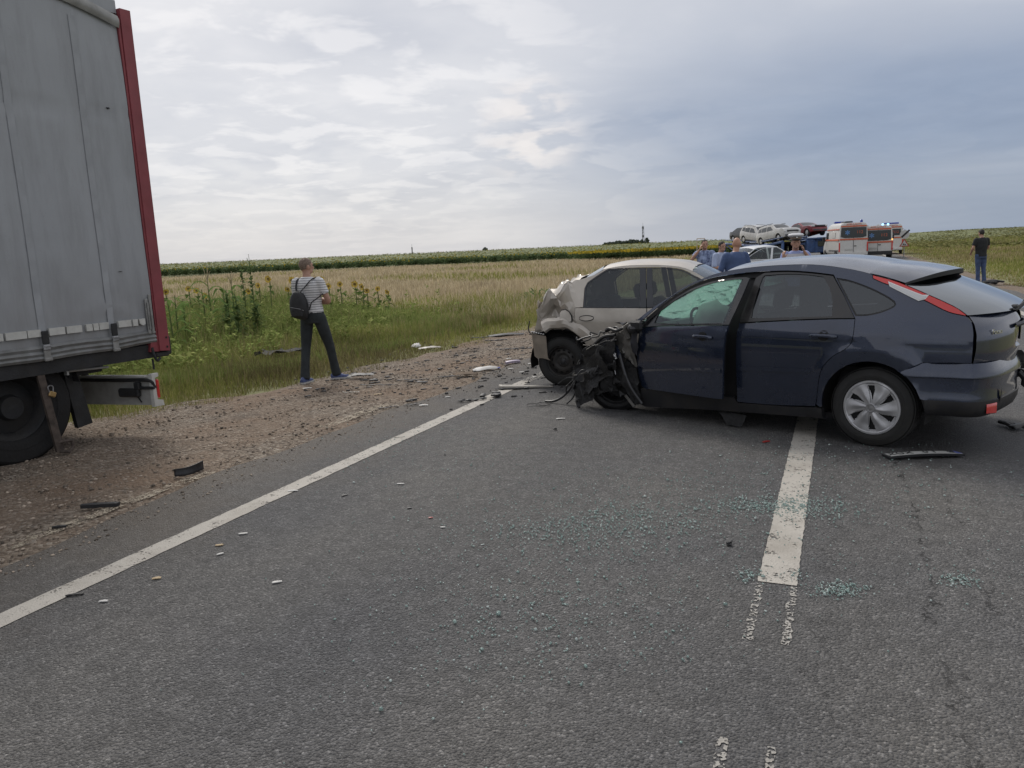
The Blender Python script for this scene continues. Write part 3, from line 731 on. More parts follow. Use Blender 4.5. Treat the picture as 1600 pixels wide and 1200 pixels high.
# ================================================================== CAR BUILDING KIT
def smooth_table(xs, ys):
    P = crv(list(zip(xs, ys)), 10); X = np.array([q[0] for q in P]); Y = np.array([q[1] for q in P])
    return lambda v: float(np.interp(v, X, Y))
def poly_resample(poly, step):
    out = []
    n = len(poly)
    for i in range(n):
        a = np.array(poly[i][:2], float); b = np.array(poly[(i+1) % n][:2], float); d = np.linalg.norm(b-a)
        if d < 1e-6: continue
        k = max(1, int(math.ceil(d/step)))
        for j in range(k): out.append(tuple(a+(b-a)*j/k))
    return out
def poly_area(p): return .5*sum(p[i][0]*p[(i+1) % len(p)][1]-p[(i+1) % len(p)][0]*p[i][1] for i in range(len(p)))
def inset(poly, d):
    p = [np.array(q[:2], float) for q in poly]
    q = [p[0]]
    for v in p[1:]:
        if np.linalg.norm(v-q[-1]) > 1e-5: q.append(v)
    if np.linalg.norm(q[0]-q[-1]) < 1e-5: q.pop()
    p = q; n = len(p); sg = 1 if poly_area(p) > 0 else -1; out = []
    for i in range(n):
        a = p[i]-p[i-1]; b = p[(i+1) % n]-p[i]; a = a/np.linalg.norm(a); b = b/np.linalg.norm(b)
        na = np.array([-a[1], a[0]])*sg; nb = np.array([-b[1], b[0]])*sg; m = na+nb; l = np.linalg.norm(m)
        if l < .3: m = na; l = 1
        m = m/l; out.append(tuple(p[i]+m*d/max(.5, m@na)))
    return out
def inside(pt, poly):
    x, y = pt; c = False; n = len(poly); j = n-1
    for i in range(n):
        xi, yi = poly[i]; xj, yj = poly[j]
        if (yi > y) != (yj > y) and x < (xj-xi)*(y-yi)/(yj-yi)+xi: c = not c
        j = i
    return c
def fill(poly, holes=(), step=.06, edge=.03):
    """triangulated 2-D region with interior points"""
    loops = [poly_resample(poly, edge)]+[poly_resample(h, edge) for h in holes]
    pts = []; edges = []
    for lp in loops:
        b = len(pts); pts += lp; edges += [(b+i, b+(i+1) % len(lp)) for i in range(len(lp))]
    bp_ = np.array(pts); x0, y0 = bp_.min(0); x1, y1 = bp_.max(0)
    ys = np.arange(y0+step*.5, y1, step*.87); r = 0
    for y in ys:
        r += 1
        for x in np.arange(x0+(step*.5 if r % 2 else 0), x1, step):
            if inside((x, y), loops[0]) and not any(inside((x, y), h) for h in loops[1:]):
                if np.min(np.hypot(bp_[:, 0]-x, bp_[:, 1]-y)) > step*.45: pts.append((x, y))
    V, E_, F, *_ = delaunay_2d_cdt([Vector(q) for q in pts], edges, [], 0, 1e-6)
    V = [(q.x, q.y) for q in V]; out = []
    for f in F:
        c = (sum(V[i][0] for i in f)/3, sum(V[i][1] for i in f)/3)
        if inside(c, loops[0]) and not any(inside(c, h) for h in loops[1:]): out.append(tuple(f))
    return V, out
def panel(name, poly, ys, m, parent, side=1, holes=(), thick=.018, off=0.0, step=.06, gap=.0025, edge=.03, warp=None, origin=None, hgap=None, facet=38):
    if gap: poly = inset(poly, gap); holes = [inset(h, -(hgap if hgap is not None else gap)) for h in holes]
    V2, F = fill(poly, holes, step, edge)
    bm = bmesh.new(); vs_ = []
    for (x, z) in V2:
        q = Vector((x, side*(ys(x, z)+off), z))
        if warp: q = Vector(warp(q))
        if origin is not None: q -= Vector(origin)
        vs_.append(bm.verts.new(q))
    for f in F:
        try: bm.faces.new([vs_[i] for i in f])
        except ValueError: pass
    loose = [v for v in bm.verts if not v.link_faces]
    bmesh.ops.delete(bm, geom=loose, context='VERTS')
    bmesh.ops.recalc_face_normals(bm, faces=bm.faces)
    s = sum(f.normal.y*f.calc_area() for f in bm.faces)
    if s*side < 0: bmesh.ops.reverse_faces(bm, faces=bm.faces)
    if thick:
        be = [e for e in bm.edges if e.is_boundary]
        r = bmesh.ops.extrude_edge_only(bm, edges=be)
        for v in [g for g in r['geom'] if isinstance(g, bmesh.types.BMVert)]: v.co.y -= side*thick
    me = bpy.data.meshes.new(name); bm.to_mesh(me); bm.free()
    me.polygons.foreach_set('use_smooth', [True]*len(me.polygons)); me.set_sharp_from_angle(angle=R(facet))
    me.materials.append(m)
    o = bpy.data.objects.new(name, me); COL.objects.link(o); o.parent = parent
    if origin is not None: o.location = origin
    return o
def grid_mesh(name, rows, m, parent, smooth=True, sharp=40, loc=None, flip=False):
    V = [q for r in rows for q in r]; k = len(rows[0]); F = []
    for i in range(len(rows)-1):
        for j in range(k-1):
            f = (i*k+j, i*k+j+1, (i+1)*k+j+1, (i+1)*k+j); F.append(f[::-1] if flip else f)
    return mesh_obj(name, V, F, m, parent, smooth, None, sharp, loc)
def span(edge, centre, ys, name, m, parent, nu=15, power=2.2, warp=None, up=True, edge_off=0.0, yscale=1.0):
    """surface between the two sides: edge (x,z) points on the body side, centre (x,z) points on the middle line"""
    rows = []
    for (xe, ze), (xc, zc) in zip(edge, centre):
        ye = (ys(xe, ze)+edge_off)*yscale; row = []
        for j in range(nu):
            u = -1+2*j/(nu-1); k = 1-abs(u)**power
            q = (xe+(xc-xe)*k, ye*u, ze+(zc-ze)*k)
            row.append(warp(Vector(q)) if warp else q)
        rows.append(row)
    o = grid_mesh(name, rows, m, parent)
    s = sum(p.normal.z*p.area for p in o.data.polygons)
    if s < 0: o.data.flip_normals()
    return o
def offset_curve(edge, dx=0.0, dz=0.0): return [(x+dx, z+dz) for x, z in edge]
def resample_curve(pts, n):
    P = np.array([q[:2] for q in pts], float); d = np.r_[0, np.cumsum(np.hypot(*np.diff(P, axis=0).T))]
    t = np.linspace(0, d[-1], n); return [(float(np.interp(v, d, P[:, 0])), float(np.interp(v, d, P[:, 1]))) for v in t]
def fold(seed, amp, scale=6.0):
    rr = random.Random(seed)
    W = [(Vector((rr.gauss(0, 1), rr.gauss(0, 1), rr.gauss(0, 1))).normalized()*scale*rr.uniform(.5, 1.6), rr.uniform(0, 6.28), Vector((rr.gauss(0, 1), rr.gauss(0, 1), rr.gauss(0, 1))).normalized()*rr.uniform(.4, 1)) for _ in range(5)]
    def f(q):
        d = Vector((0, 0, 0))
        for w, ph, dr in W:
            t = (q.dot(w)+ph)/6.2832; t = abs((t % 1)-.5)*4-1
            d += dr*t
        return d*(amp/2.2)
    return f
def crumple(name, corners, nu, nv, amp, seed, m, parent, scale=20.0, edge_jag=.35, thick=True):
    """torn, folded sheet through four corners"""
    a, b, c, d = [Vector(q) for q in corners]; fo = fold(seed, amp, scale); rr = random.Random(seed); rows = []
    for i in range(nu+1):
        u = i/nu; row = []
        for j in range(nv+1):
            v = j/nv; q = a*(1-u)*(1-v)+b*u*(1-v)+c*u*v+d*(1-u)*v
            q = q+fo(q)
            if i in (0, nu) or j in (0, nv): q = q+Vector((rr.uniform(-1, 1), rr.uniform(-1, 1), rr.uniform(-1, 1)))*amp*edge_jag
            row.append(q)
        rows.append(row)
    return grid_mesh(name, rows, m, parent, smooth=True, sharp=28)
def tyre_prof(r, w, rim):
    h = w/2
    return [(rim, -h*.72), (rim+.012, -h*.93), (rim+(r-rim)*.45, -h*1.0), (r-.035, -h*.93), (r-.010, -h*.80), (r-.002, -h*.6), (r, -h*.3), (r, h*.3), (r-.002, h*.6), (r-.010, h*.80), (r-.035, h*.93), (rim+(r-rim)*.45, h), (rim+.012, h*.93), (rim, h*.72)]
def tyre(parent, loc, r, w, rim, rot=(0, 0, 0), m=None, n=48):
    mb = MB().lathe(tyre_prof(r, w, rim), axis='y', n=n)
    for gx in (-.28, 0, .28):      # tread grooves are cut by raised ribs beside them
        mb.lathe([(r-.001, w*(gx-.10)), (r+.005, w*(gx-.085)), (r+.005, w*(gx+.085)), (r-.001, w*(gx+.10))], axis='y', n=n)
    mb.lathe([(rim+(r-rim)*.30, w*.502), (rim+(r-rim)*.34, w*.508), (rim+(r-rim)*.38, w*.503)], axis='y', n=n)
    o = mb.build('wheel', m or M['rubber'], parent, smooth=True, sharp=30, fix=False); o.location = loc; o.rotation_euler = rot; return o
M['rim_dark'] = mat('rim_dark', (.045, .043, .042), .55, metal=.4, var=.3, dirt=.5, dscale=9, dcol=(.10, .085, .07))
M['cover_silver'] = mat('cover_silver', (.50, .50, .51), .36, metal=.55, var=.07, vscale=10, dirt=.22, dscale=7, dcol=(.16, .15, .14))
def steel_rim(w, rim, width, m=None, y=.02, holes=12):
    """pressed steel disc with round holes; children of the wheel"""
    m = m or M['rim_dark']; mb = MB(); s = width/2
    mb.lathe([(rim, s*.72), (rim-.006, s*.76), (rim-.014, s*.70), (rim-.022, s*.2), (rim-.022, -s*.7)], axis='y', n=40)
    na = 48; prof = [(rim-.020, s*.15), (rim-.045, s*.30), (rim-.062, s*.36), (rim-.085, s*.40), (.075, s*.22), (.062, s*.30), (.030, s*.34), (.0, s*.34)]
    V = []; F = []
    for r_, h in prof:
        for k in range(na): t = 2*math.pi*k/na; V.append((r_*math.cos(t), h, r_*math.sin(t)))
    for i in range(len(prof)-1):
        for k in range(na):
            if i == 1 and (k % 4) in (0, 1): continue      # the ring of ventilation holes
            k2 = (k+1) % na; F.append((i*na+k, (i+1)*na+k, (i+1)*na+k2, i*na+k2))
    mb.add(V, F); mb.build('rim', m, w, smooth=True, sharp=35, fix=False)
    hb = MB().lathe([(.034, s*.30), (.034, s*.42), (.028, s*.46), (.0, s*.46)], axis='y', n=20)
    for k in range(4):
        t = math.pi/4+k*math.pi/2; hb.lathe([(.010, s*.24), (.010, s*.40), (.0, s*.41)], (.052*math.cos(t), 0, .052*math.sin(t)), 'y', 8)
    hb.build('hub', M['dark_metal'], w, smooth=True)
    MB().lathe([(rim-.03, -s*.1), (.0, -s*.1)], axis='y', n=24).build('brake_drum', M['blackout'], w)
def spoke_cover(w, rad, depth, m, spokes=6, phase=.2):
    """plastic wheel cover: six broad twisted spokes with dark wedge openings"""
    na, nr = spokes*36, 13; V = []; F = []; rr = [rad*t for t in (0, .09, .155, .17, .21, .25, .28, .31, .34, .37, .40, .43, .46, .49, .52, .55, .58, .61, .64, .67, .70, .73, .76, .80, .84, .88, .91, .94, .97, 1.0)]
    for i, r_ in enumerate(rr):
        t_ = r_/rad
        for k in range(na):
            a = 2*math.pi*k/na; tw = a+phase+.30*t_
            ph = (tw*spokes/(2*math.pi)) % 1.0
            ridge = math.exp(-((ph-.42)/.20)**2)*.016*math.sin(math.pi*min(1, max(0, (t_-.1)/.85)))
            step = -.010*(1 if ph > .70 else 0)*(1 if .2 < t_ < .88 else 0)
            dome = depth+.018*(1-t_*t_)-.012*math.exp(-((t_-.62)/.22)**2)+(.006 if t_ > .88 else 0)-(.02 if i == len(rr)-1 else 0)+(.004 if t_ < .16 else 0)
            V.append((r_*math.cos(a), dome+ridge+step, r_*math.sin(a)))
    for i in range(len(rr)-1):
        for k in range(na):
            k2 = (k+1) % na; tm = (rr[i]+rr[i+1])/2/rad; tw = 2*math.pi*(k+.5)/na+phase+.30*tm; ph = (tw*spokes/(2*math.pi)) % 1.0
            wdt = .12*min(1, max(0, (tm-.26)/.38))+.015
            if .30 < tm < .80 and abs(ph-.86) < wdt: continue
            F.append((i*na+k, (i+1)*na+k, (i+1)*na+k2, i*na+k2))
    o = mesh_obj('wheel_cover', V, F, m, w, True, None, 30)
    MB().lathe([(rad*.165, depth+.024), (rad*.15, depth+.027), (rad*.11, depth+.026), (rad*.105, depth+.022), (0, depth+.024)], axis='y', n=28).build('cover_badge', M['steel'], w, smooth=True, fix=False)
    MB().lathe([(rad*1.02, depth-.03), (0, depth-.035)], axis='y', n=32).build('rim', M['blackout'], w, fix=False)
    return o
def seat(parent, x, y, m=None, z=.28, h=.62, head=True, lean=-.22):
    m = m or M['seat_cloth']
    MB().rbox((x+.02, y, z+.08), (.50, .50, .16), .05).build('seat_cushion', m, parent, True, 60)
    mb = MB().rbox((x-.26+lean*.3, y, z+.12+h*.5), (.13, .48, h), .05, (0, lean, 0)).build('seat_back', m, parent, True, 60)
    if head: MB().rbox((x-.26+lean*.95, y, z+.12+h+.11), (.10, .27, .19), .04, (0, lean, 0)).build('headrest', m, parent, True, 60)
def steering_wheel(parent, x, y, z, r=.185):
    pts = []
    for k in range(25):
        a = 2*math.pi*k/24; pts.append((x-math.sin(.45)*r*math.sin(a)*-1*0+(-.42*r*math.sin(a)*-1), y+r*math.cos(a), z+.9*r*math.sin(a)))
    mb = MB().tube(pts, .014, 8, False).rbox((x+.01, y, z), (.06, .16, .12), .02, (0, .4, 0))
    mb.tube([(x, y-r, z), (x, y+r, z)], .012, 6)
    mb.build('steering_wheel', M['black_plastic'], parent, True)

# ================================================================== DARK BLUE HATCHBACK
M['navy'] = mat('navy_paint', (.026, .036, .066), .20, metal=.5, coat=1.0, var=.05, vscale=1.5, dirt=.14, dscale=2.2, dcol=(.075, .07, .065))
M['navy_dull'] = mat('navy_dull', (.016, .018, .027), .45, metal=.3, var=.4, vscale=9, dirt=.5, dscale=6, dcol=(.05, .045, .04))
M['gloss_black'] = mat('gloss_black', (.010, .010, .012), .22, coat=.4, dirt=.15)
M['seal'] = mat('seal', (.010, .010, .011), .6)
M['glass_tint'] = glass('glass_tint', (.10, .115, .125), .05)
M['glass_clear'] = glass('glass_clear', (.52, .60, .56), .03)
M['lamp_red'] = mat('lamp_red', (.60, .030, .026), .12, coat=.8, bump=.12, bscale=120)
M['lamp_white'] = mat('lamp_white', (.58, .58, .58), .14, coat=.8, bump=.12, bscale=120)
M['sill_black'] = mat('sill_black', (.014, .014, .016), .55, dirt=.5, dscale=5, dcol=(.06, .052, .042))
FOCUS_LOC, FOCUS_HD = (3.42, 6.54, 0), R(136.1)
def build_focus():
    T = thing('hatchback', 'dark blue five-door hatchback with torn off front end standing across the centre line', 'car', FOCUS_LOC, FOCUS_HD)
    base = smooth_table([.05, .2, .3, .42, .55, .66, .75, .85, .92, .98, 1.1, 1.25, 1.4, 1.46, 1.55], [.835, .862, .872, .888, .903, .912, .914, .906, .892, .872, .812, .735, .655, .615, .55])
    def ys(x, z):
        y = base(z)
        if x < -.05: y -= .16*((-x-.05)/.8)**2
        rho = math.hypot(x, z-.31)
        if z > .2:
            t = min(1, max(0, (.535-rho)/.035)); y += .017*t*t*(3-2*t)
            t = min(1, max(0, (rho-.375)/.02)); y -= .010*(1-t)
        if z > .5: y += .008*math.exp(-((z-.872)/.022)**2)*(1 if x < 1.2 else 1)
        return y
    cant = crv([(2.27, .885), (2.18, .95), (2.09, 1.025), (1.98, 1.105), (1.86, 1.182), (1.74, 1.262), (1.57, 1.337), (1.47, 1.372), (1.35, 1.396), (1.18, 1.418), (1.0, 1.432), (.72, 1.440), (.53, 1.432), (.33, 1.405), (.19, 1.378), (.085, 1.350)], 4)
    seal = crv([(.39, 1.350), (.57, 1.373), (.78, 1.388), (.99, 1.385), (1.22, 1.372), (1.44, 1.345), (1.56, 1.318), (1.70, 1.262), (1.84, 1.180), (1.97, 1.082), (2.10, .965)], 4)
    taillow = crv([(.075, 1.318), (-.01, 1.283), (-.11, 1.25), (-.23, 1.20), (-.35, 1.142), (-.49, 1.073), (-.60, 1.045)], 4)
    tailtop = crv([(.085, 1.348), (-.09, 1.302), (-.21, 1.255), (-.33, 1.203), (-.43, 1.158), (-.54, 1.102), (-.612, 1.050)], 4)
    tgcut = crv([(-.62, 1.035), (-.65, .99), (-.668, .91), (-.672, .80), (-.67, .705)], 3)
    btop = [(-.55, .708), (-.36, .70), (-.23, .628)]
    def arc(a0, a1, r_=.380, n=14): return [(r_*math.cos(R(a0+(a1-a0)*k/n)), .31+r_*math.sin(R(a0+(a1-a0)*k/n))) for k in range(n+1)]
    archlip = arc(126, -4)
    doorrear = crv([(.425, .30), (.410, .42), (.395, .52), (.365, .62), (.285, .715), (.195, .775), (.15, .83), (.140, .90), (.146, 1.012)], 3)
    qglass = crv([(.36, 1.325), (.24, 1.302), (.08, 1.247), (-.05, 1.188), (-.118, 1.148)], 3)+crv([(-.132, 1.125), (-.12, 1.106), (-.09, 1.088), (-.03, 1.062), (.06, 1.040), (.148, 1.036)], 3)
    body = cant+taillow+tgcut+btop+archlip+[(.40, .285)]+doorrear+[(.146, 1.012), (.27, 1.19), (.39, 1.350)]+seal+[(2.20, .885)]
    for side in (1, -1):
        o = panel('quarter_panel', body, ys, M['navy'], T, side, [qglass], step=.05, edge=.022)
        if side == 1: o['label'] = 'dark blue rear wing with flared wheel arch'
        panel('quarter_window', qglass, ys, M['glass_tint'], T, side, off=-.006, gap=.004, thick=0)
        sq = inset(qglass, -.006)
        panel('window_seal', sq, ys, M['seal'], T, side, [inset(qglass, .010)], off=-.004, gap=0, thick=.004, edge=.02)
        # tail lamp
        lamp = tailtop+taillow[::-1]
        lo = panel('tail_lamp', inset(lamp, .002), lambda x, z: ys(x, z), M['lamp_red'], T, side, off=.006, gap=.0025, step=.03, edge=.02)
        wl = [(-.055, 1.288), (-.30, 1.190), (-.335, 1.190), (-.325, 1.172), (-.285, 1.160), (-.09, 1.254), (-.068, 1.265)]
        panel('reversing_lamp', wl, ys, M['lamp_white'], lo, side, off=.010, gap=0, step=.03, thick=.006)
        panel('lamp_edge', inset(wl, -.007), ys, M['white_paint'], lo, side, [inset(wl, .003)], off=.0085, gap=0, step=.03, thick=.004, edge=.02)
        # rear door
        rdb = [(1.115, .952)]+crv([(1.115, .94), (1.128, .84), (1.132, .64), (1.135, .47), (1.140, .25)], 3)+crv([(1.14, .245), (.88, .250), (.67, .262), (.432, .285)], 3)+doorrear[1:]+crv([(.146, 1.012), (.38, 1.003), (.61, .988), (.86, .970), (1.115, .948)], 3)
        door = panel('door', rdb, ys, M['navy'], T, side, step=.05, edge=.025)
        if side == 1: door['label'] = 'closed dark blue rear door'
        rframe = [(1.115, .955)]+crv([(1.115, .965), (1.108, 1.06), (1.080, 1.22), (1.062, 1.335)], 3)+[(1.0, 1.372)]+crv([(.99, 1.376), (.78, 1.380), (.57, 1.365), (.392, 1.343)], 4)+[(.27, 1.19), (.150, 1.018)]+crv([(.15, 1.016), (.38, 1.008), (.61, .993), (.86, .975), (1.11, .955)], 3)
        rwin = crv([(.985, 1.350), (.78, 1.360), (.60, 1.350), (.47, 1.332)], 3)+crv([(.468, 1.328), (.40, 1.24), (.355, 1.14), (.335, 1.035)], 3)+[(.335, 1.030), (1.01, .998)]+crv([(1.012, 1.0), (1.018, 1.15), (.998, 1.33)], 3)
        panel('window_frame', rframe, ys, M['gloss_black'], door, side, [rwin], off=-.002, step=.04)
        panel('window', rwin, ys, M['glass_tint'], door, side, off=-.010, gap=-.004, thick=0)
        panel('moulding', [(1.12, .572), (.47, .600), (.462, .585), (.47, .566), (1.12, .536)], ys, M['navy'], door, side, off=.009, gap=0, thick=.012, step=.05)
        handle(door, ys, side, .372, .872, .225)
        # front door, hung ajar on the near side
        fdb = [(2.185, .868)]+crv([(2.185, .86), (2.205, .62), (2.205, .45), (2.17, .31), (2.13, .280)], 3)+crv([(2.12, .277), (1.7, .284), (1.25, .292)], 3)+crv([(1.160, .300), (1.150, .42), (1.142, .60), (1.138, .80), (1.125, .945)], 3)+crv([(1.125, .948), (1.5, .925), (1.85, .902), (2.185, .870)], 3)
        hinge = (2.19, side*.875, 0)
        fd = panel('door', fdb, ys, M['navy'], T, side, step=.05, edge=.025, origin=hinge)
        fd['label'] = 'front door hanging ajar' if side == 1 else 'front door on the hidden side'
        fframe = [(2.185, .872)]+crv([(2.17, .915), (1.985, 1.075), (1.85, 1.172), (1.71, 1.255), (1.56, 1.308), (1.44, 1.335), (1.25, 1.360), (1.135, 1.366)], 3)+crv([(1.092, 1.352), (1.095, 1.22), (1.108, 1.06), (1.122, .955)], 3)+crv([(1.122, .952), (1.5, .929), (1.85, .906), (2.18, .874)], 3)
        fwin = [(2.005, .925)]+crv([(1.985, 1.035), (1.84, 1.150), (1.71, 1.228), (1.56, 1.283), (1.44, 1.312), (1.25, 1.338), (1.165, 1.342)], 3)+crv([(1.160, 1.330), (1.168, 1.10), (1.182, .968)], 3)+[(1.185, .966), (1.6, .940)]
        sub = lambda o: o
        panel('window_frame', fframe, ys, M['gloss_black'], fd, side, [fwin], off=-.002, step=.04, origin=None, warp=lambda q: (q.x-hinge[0], q.y-hinge[1], q.z-hinge[2]))
        panel('window', fwin, ys, M['glass_clear'], fd, side, off=-.010, gap=-.004, thick=0, warp=lambda q: (q.x-hinge[0], q.y-hinge[1], q.z))
        panel('moulding', [(2.19, .520), (1.165, .568), (1.165, .532), (2.19, .482)], ys, M['navy'], fd, side, off=.009, gap=0, thick=.012, step=.05, warp=lambda q: (q.x-hinge[0], q.y-hinge[1], q.z))
        handle(fd, ys, side, 1.385, .832, .225, shift=(-hinge[0], -hinge[1], 0))
        # inner door card
        card = inset(fdb, .035)
        panel('door_card', card, ys, M['seat_cloth'], fd, side, off=-.075, gap=0, thick=0, warp=lambda q: (q.x-hinge[0], q.y-hinge[1], q.z))
        panel('door_card', inset(rdb, .03), ys, M['seat_cloth'], door, side, off=-.075, gap=0, thick=0)
        if side == 1: fd.rotation_euler = (R(4.2), 0, R(-12.0))
        # sill, pillar, door shut
        sill = [(2.16, .276)]+crv([(2.13, .274), (1.7, .279), (1.17, .285)], 3)+crv([(1.14, .240), (.67, .256), (.425, .278)], 3)+[(.382, .27), (.375, .19)]+crv([(.34, .185), (.8, .165), (1.35, .14), (2.12, .09)], 3)+[(2.17, .10)]
        panel('sill', sill, ys, M['sill_black'], T, side, thick=.06)
        panel('b_pillar', [(1.35, .25), (1.02, .25), (1.02, .95), (1.02, 1.38), (1.2, 1.38), (1.30, .95)], ys, M['blackout'], T, side, off=-.055, gap=0, thick=.05)
        # arch liner
        rows = []
        for k in range(19):
            a = R(-12+204*k/18); rows.append([(.40*math.cos(a), side*y_, .31+.40*math.sin(a)) for y_ in (.885, .80, .70, .58)])
        grid_mesh('arch_liner', rows, M['blackout'], T)
        hs = [(x, z) for x, z in seal]
        panel('roof_seal', hs+[(x, z-.05) for x, z in hs[::-1]], ys, M['blackout'], T, side, off=-.035, gap=0, thick=.01, step=.1)
    MB().box((-.40, 0, .72), (.46, 1.40, .56)).build('boot_liner', M['blackout'], T)
    hl = resample_curve([q for q in cant if q[0] <= 1.34], 10)
    span([(x, z-.03) for x, z in hl], [(x, z+.03) for x, z in hl], ys, 'headliner', M['seat_cloth'], T, 9, 2.6, edge_off=-.03)
    # roof, screens
    cr = resample_curve([q for q in cant if q[0] <= 1.36], 16)
    def crown(e, dz, dx=0.0): return [(x+dx, z+dz) for x, z in e]
    roof = span(cr, crown(cr, .062, -.02), ys, 'roof', M['navy'], T, 21, 2.6)
    rows = []
    ws = [(x-.02, z-.035) for x, z in resample_curve([q for q in cant if q[0] >= 1.36], 14)]
    glassy = bpy.data.materials.new('shattered_glass'); glassy.use_nodes = True
    N = glassy.node_tree.nodes; L = glassy.node_tree.links; N.clear()
    tc = N.new('ShaderNodeTexCoord'); vo = N.new('ShaderNodeTexVoronoi'); vo.feature = 'DISTANCE_TO_EDGE'; vo.inputs['Scale'].default_value = 60; L.new(tc.outputs['Object'], vo.inputs['Vector'])
    c = ramp_n(N, L, vo.outputs['Distance'], [(0, (.75, .92, .84)), (.12, (.12, .34, .28))]); c = mix_n(N, L, noise_n(N, L, tc.outputs['Object'], 7, 6), c, (.45, .78, .64))
    df = N.new('ShaderNodeBsdfDiffuse'); tl = N.new('ShaderNodeBsdfTranslucent'); tp = N.new('ShaderNodeBsdfTransparent'); tp.inputs[0].default_value = (.5, .78, .68, 1)
    L.new(c, df.inputs[0]); L.new(c, tl.inputs[0])
    m1 = N.new('ShaderNodeMixShader'); m1.inputs[0].default_value = .7; L.new(df.outputs[0], m1.inputs[1]); L.new(tl.outputs[0], m1.inputs[2])
    m2 = N.new('ShaderNodeMixShader'); m2.inputs[0].default_value = .18; L.new(m1.outputs[0], m2.inputs[1]); L.new(tp.outputs[0], m2.inputs[2])
    om = N.new('ShaderNodeOutputMaterial'); L.new(m2.outputs[0], om.inputs[0])
    fo = fold(21, .10, 24.0); fo2 = fold(5, .045, 60.0)
    def sag(q):
        t = max(0, 1-abs(q.y)/.8); d = fo(q)*min(1, t*2.2)+fo2(q)*min(1, t*3)
        return q+Vector((-.20*t*max(0, min(1, (q.z-.9)/.3)), 0, -.13*t))+d
    wo = span(resample_curve(ws, 34), [(x+.14*(1-k/33.), z+.045) for k, (x, z) in enumerate(resample_curve(ws, 34))], ys, 'windscreen', glassy, T, 71, 2.4, sag, edge_off=-.055)
    wo['label'] = 'shattered greenish windscreen sagging into the cabin'
    tt = resample_curve(tailtop, 14)
    rwc = [(x-.05-.165*(k/13)**1.3, z+.045*(1-k/13)+.004) for k, (x, z) in enumerate(tt)]
    span(tt, rwc, ys, 'rear_window', M['rear_glass'], T, 25, 2.6, edge_off=-.004)
    # spoiler over the rear window
    rows = []
    for (dx, dz, dy) in ((.11, 1.360, .02), (.03, 1.343, .08), (-.07, 1.316, .13), (-.165, 1.285, .16), (-.168, 1.270, .155), (-.150, 1.268, .06), (-.12, 1.270, -.02)):
        row = []
        for j in range(25):
            u = -1+2*j/24; k = 1-abs(u)**3.0
            row.append((dx-dy*k, (ys(dx, dz)-.004)*u, dz+(.068 if dy > .01 else .0)*k-(.022*k if dy == .155 else 0)))
        rows.append(row)
    sp = grid_mesh('spoiler', rows, [M['navy'], M['blackout']], T, sharp=40)
    sp.data.polygons.foreach_set('material_index', [0 if i < 24*3 else 1 for i in range(len(sp.data.polygons))])  # dark trailing face and underside in black, shade under the spoiler painted in
    # tailgate, caved in on the far side
    ft = fold(9, .030, 20.0)
    def tgx(y, z):
        a = min(.78, abs(y)); x = -float(np.interp(z, [.70, .80, .91, .99, 1.035, 1.06], [.670, .672, .668, .650, .620, .604]))-.155*(1-(a/.78)**2.6)-.04*max(0, (1.0-z))*(1-(a/.78)**8)-.02*math.sin(max(0, min(1, (z-.66)/.4))*math.pi)
        if y < .18: x += min(.34, (.18-y)*.42)
        return x
    rows = []
    for i in range(19):
        z = 1.046-.39*i/18
        row = []
        for j in range(37):
            ye = ys(-.67, z)-.006; y = ye-2*ye*j/36; q = Vector((tgx(y*.78/ye, z), y, z-(.03 if i == 18 else 0)*abs(y)))
            if .48 > y: q = q+ft(q)*min(1, (.48-y)/.4)
            # recess for the number plate
            if -.30 < y < .30 and .80 < z < .93: q.x += .025
            row.append(q)
        rows.append(row)
    tg = grid_mesh('tailgate', rows, M['navy'], T, sharp=35, flip=True)
    tg['label'] = 'dented dark blue tailgate'
    rows = [[Vector((tgx(y, z)-.012+o_, y, z))+ft(Vector((tgx(y, z), y, z)))*min(1, max(0, (.48-y)/.4)) for y in [.34-.62*j/14 for j in range(15)]] for z, o_ in ((.955, 0), (.962, -.012), (.946, -.018), (.932, -.010), (.930, 0.004))]
    grid_mesh('handle_trim', rows, M['navy_dull'], tg, sharp=35)
    # rear wiper bent up
    MB().tube([(-.80, .12, 1.05), (-.84, .02, 1.10), (-.83, -.05, 1.155)], [.016, .013, .018], 8).ico((-.835, -.06, 1.18), (.022, .03, .045), 2).rbox((-.79, .16, 1.06), (.05, .09, .05), .012).tube([(-.80, .03, 1.06), (-.82, -.02, 1.11)], .006, 6).build('rear_wiper', M['black_plastic'], T, True)
    # lettering of the model badge
    cu = bpy.data.curves.new('badge', 'FONT'); cu.body = 'Focus'; cu.size = .052; cu.extrude = .002; cu.space_character = 1.05
    ob = bpy.data.objects.new('badge', cu); COL.objects.link(ob)
    dg = bpy.context.evaluated_depsgraph_get(); me = bpy.data.meshes.new_from_object(ob.evaluated_get(dg)); bpy.data.objects.remove(ob)
    me.materials.append(M['chrome']); bo = bpy.data.objects.new('badge', me); COL.objects.link(bo); bo.parent = tg
    y0 = .655; X = Vector((tgx(y0-.18, .9)-tgx(y0, .9), -.18, 0)).normalized(); Zz = Vector((0, 0, 1)); Yn = X.cross(Zz)
    Mx = Matrix((X, Zz, Yn)).transposed().to_4x4(); Mx.translation = (tgx(y0, .915)-.010, y0, .905); bo.matrix_local = Mx
    # rear bumper
    prof = [(.705, -.004), (.690, .004), (.655, .022), (.612, .040), (.598, .040), (.590, .018), (.52, .018), (.45, .022), (.425, .028), (.36, .020), (.325, .004), (.30, -.03)]
    path = []
    for k in range(9): path.append((-.225-.32*k/8, None))
    for k in range(1, 22):
        a = math.pi*k/22
        path.append(None)
    cols = []
    fb = fold(13, .03, 24.0)
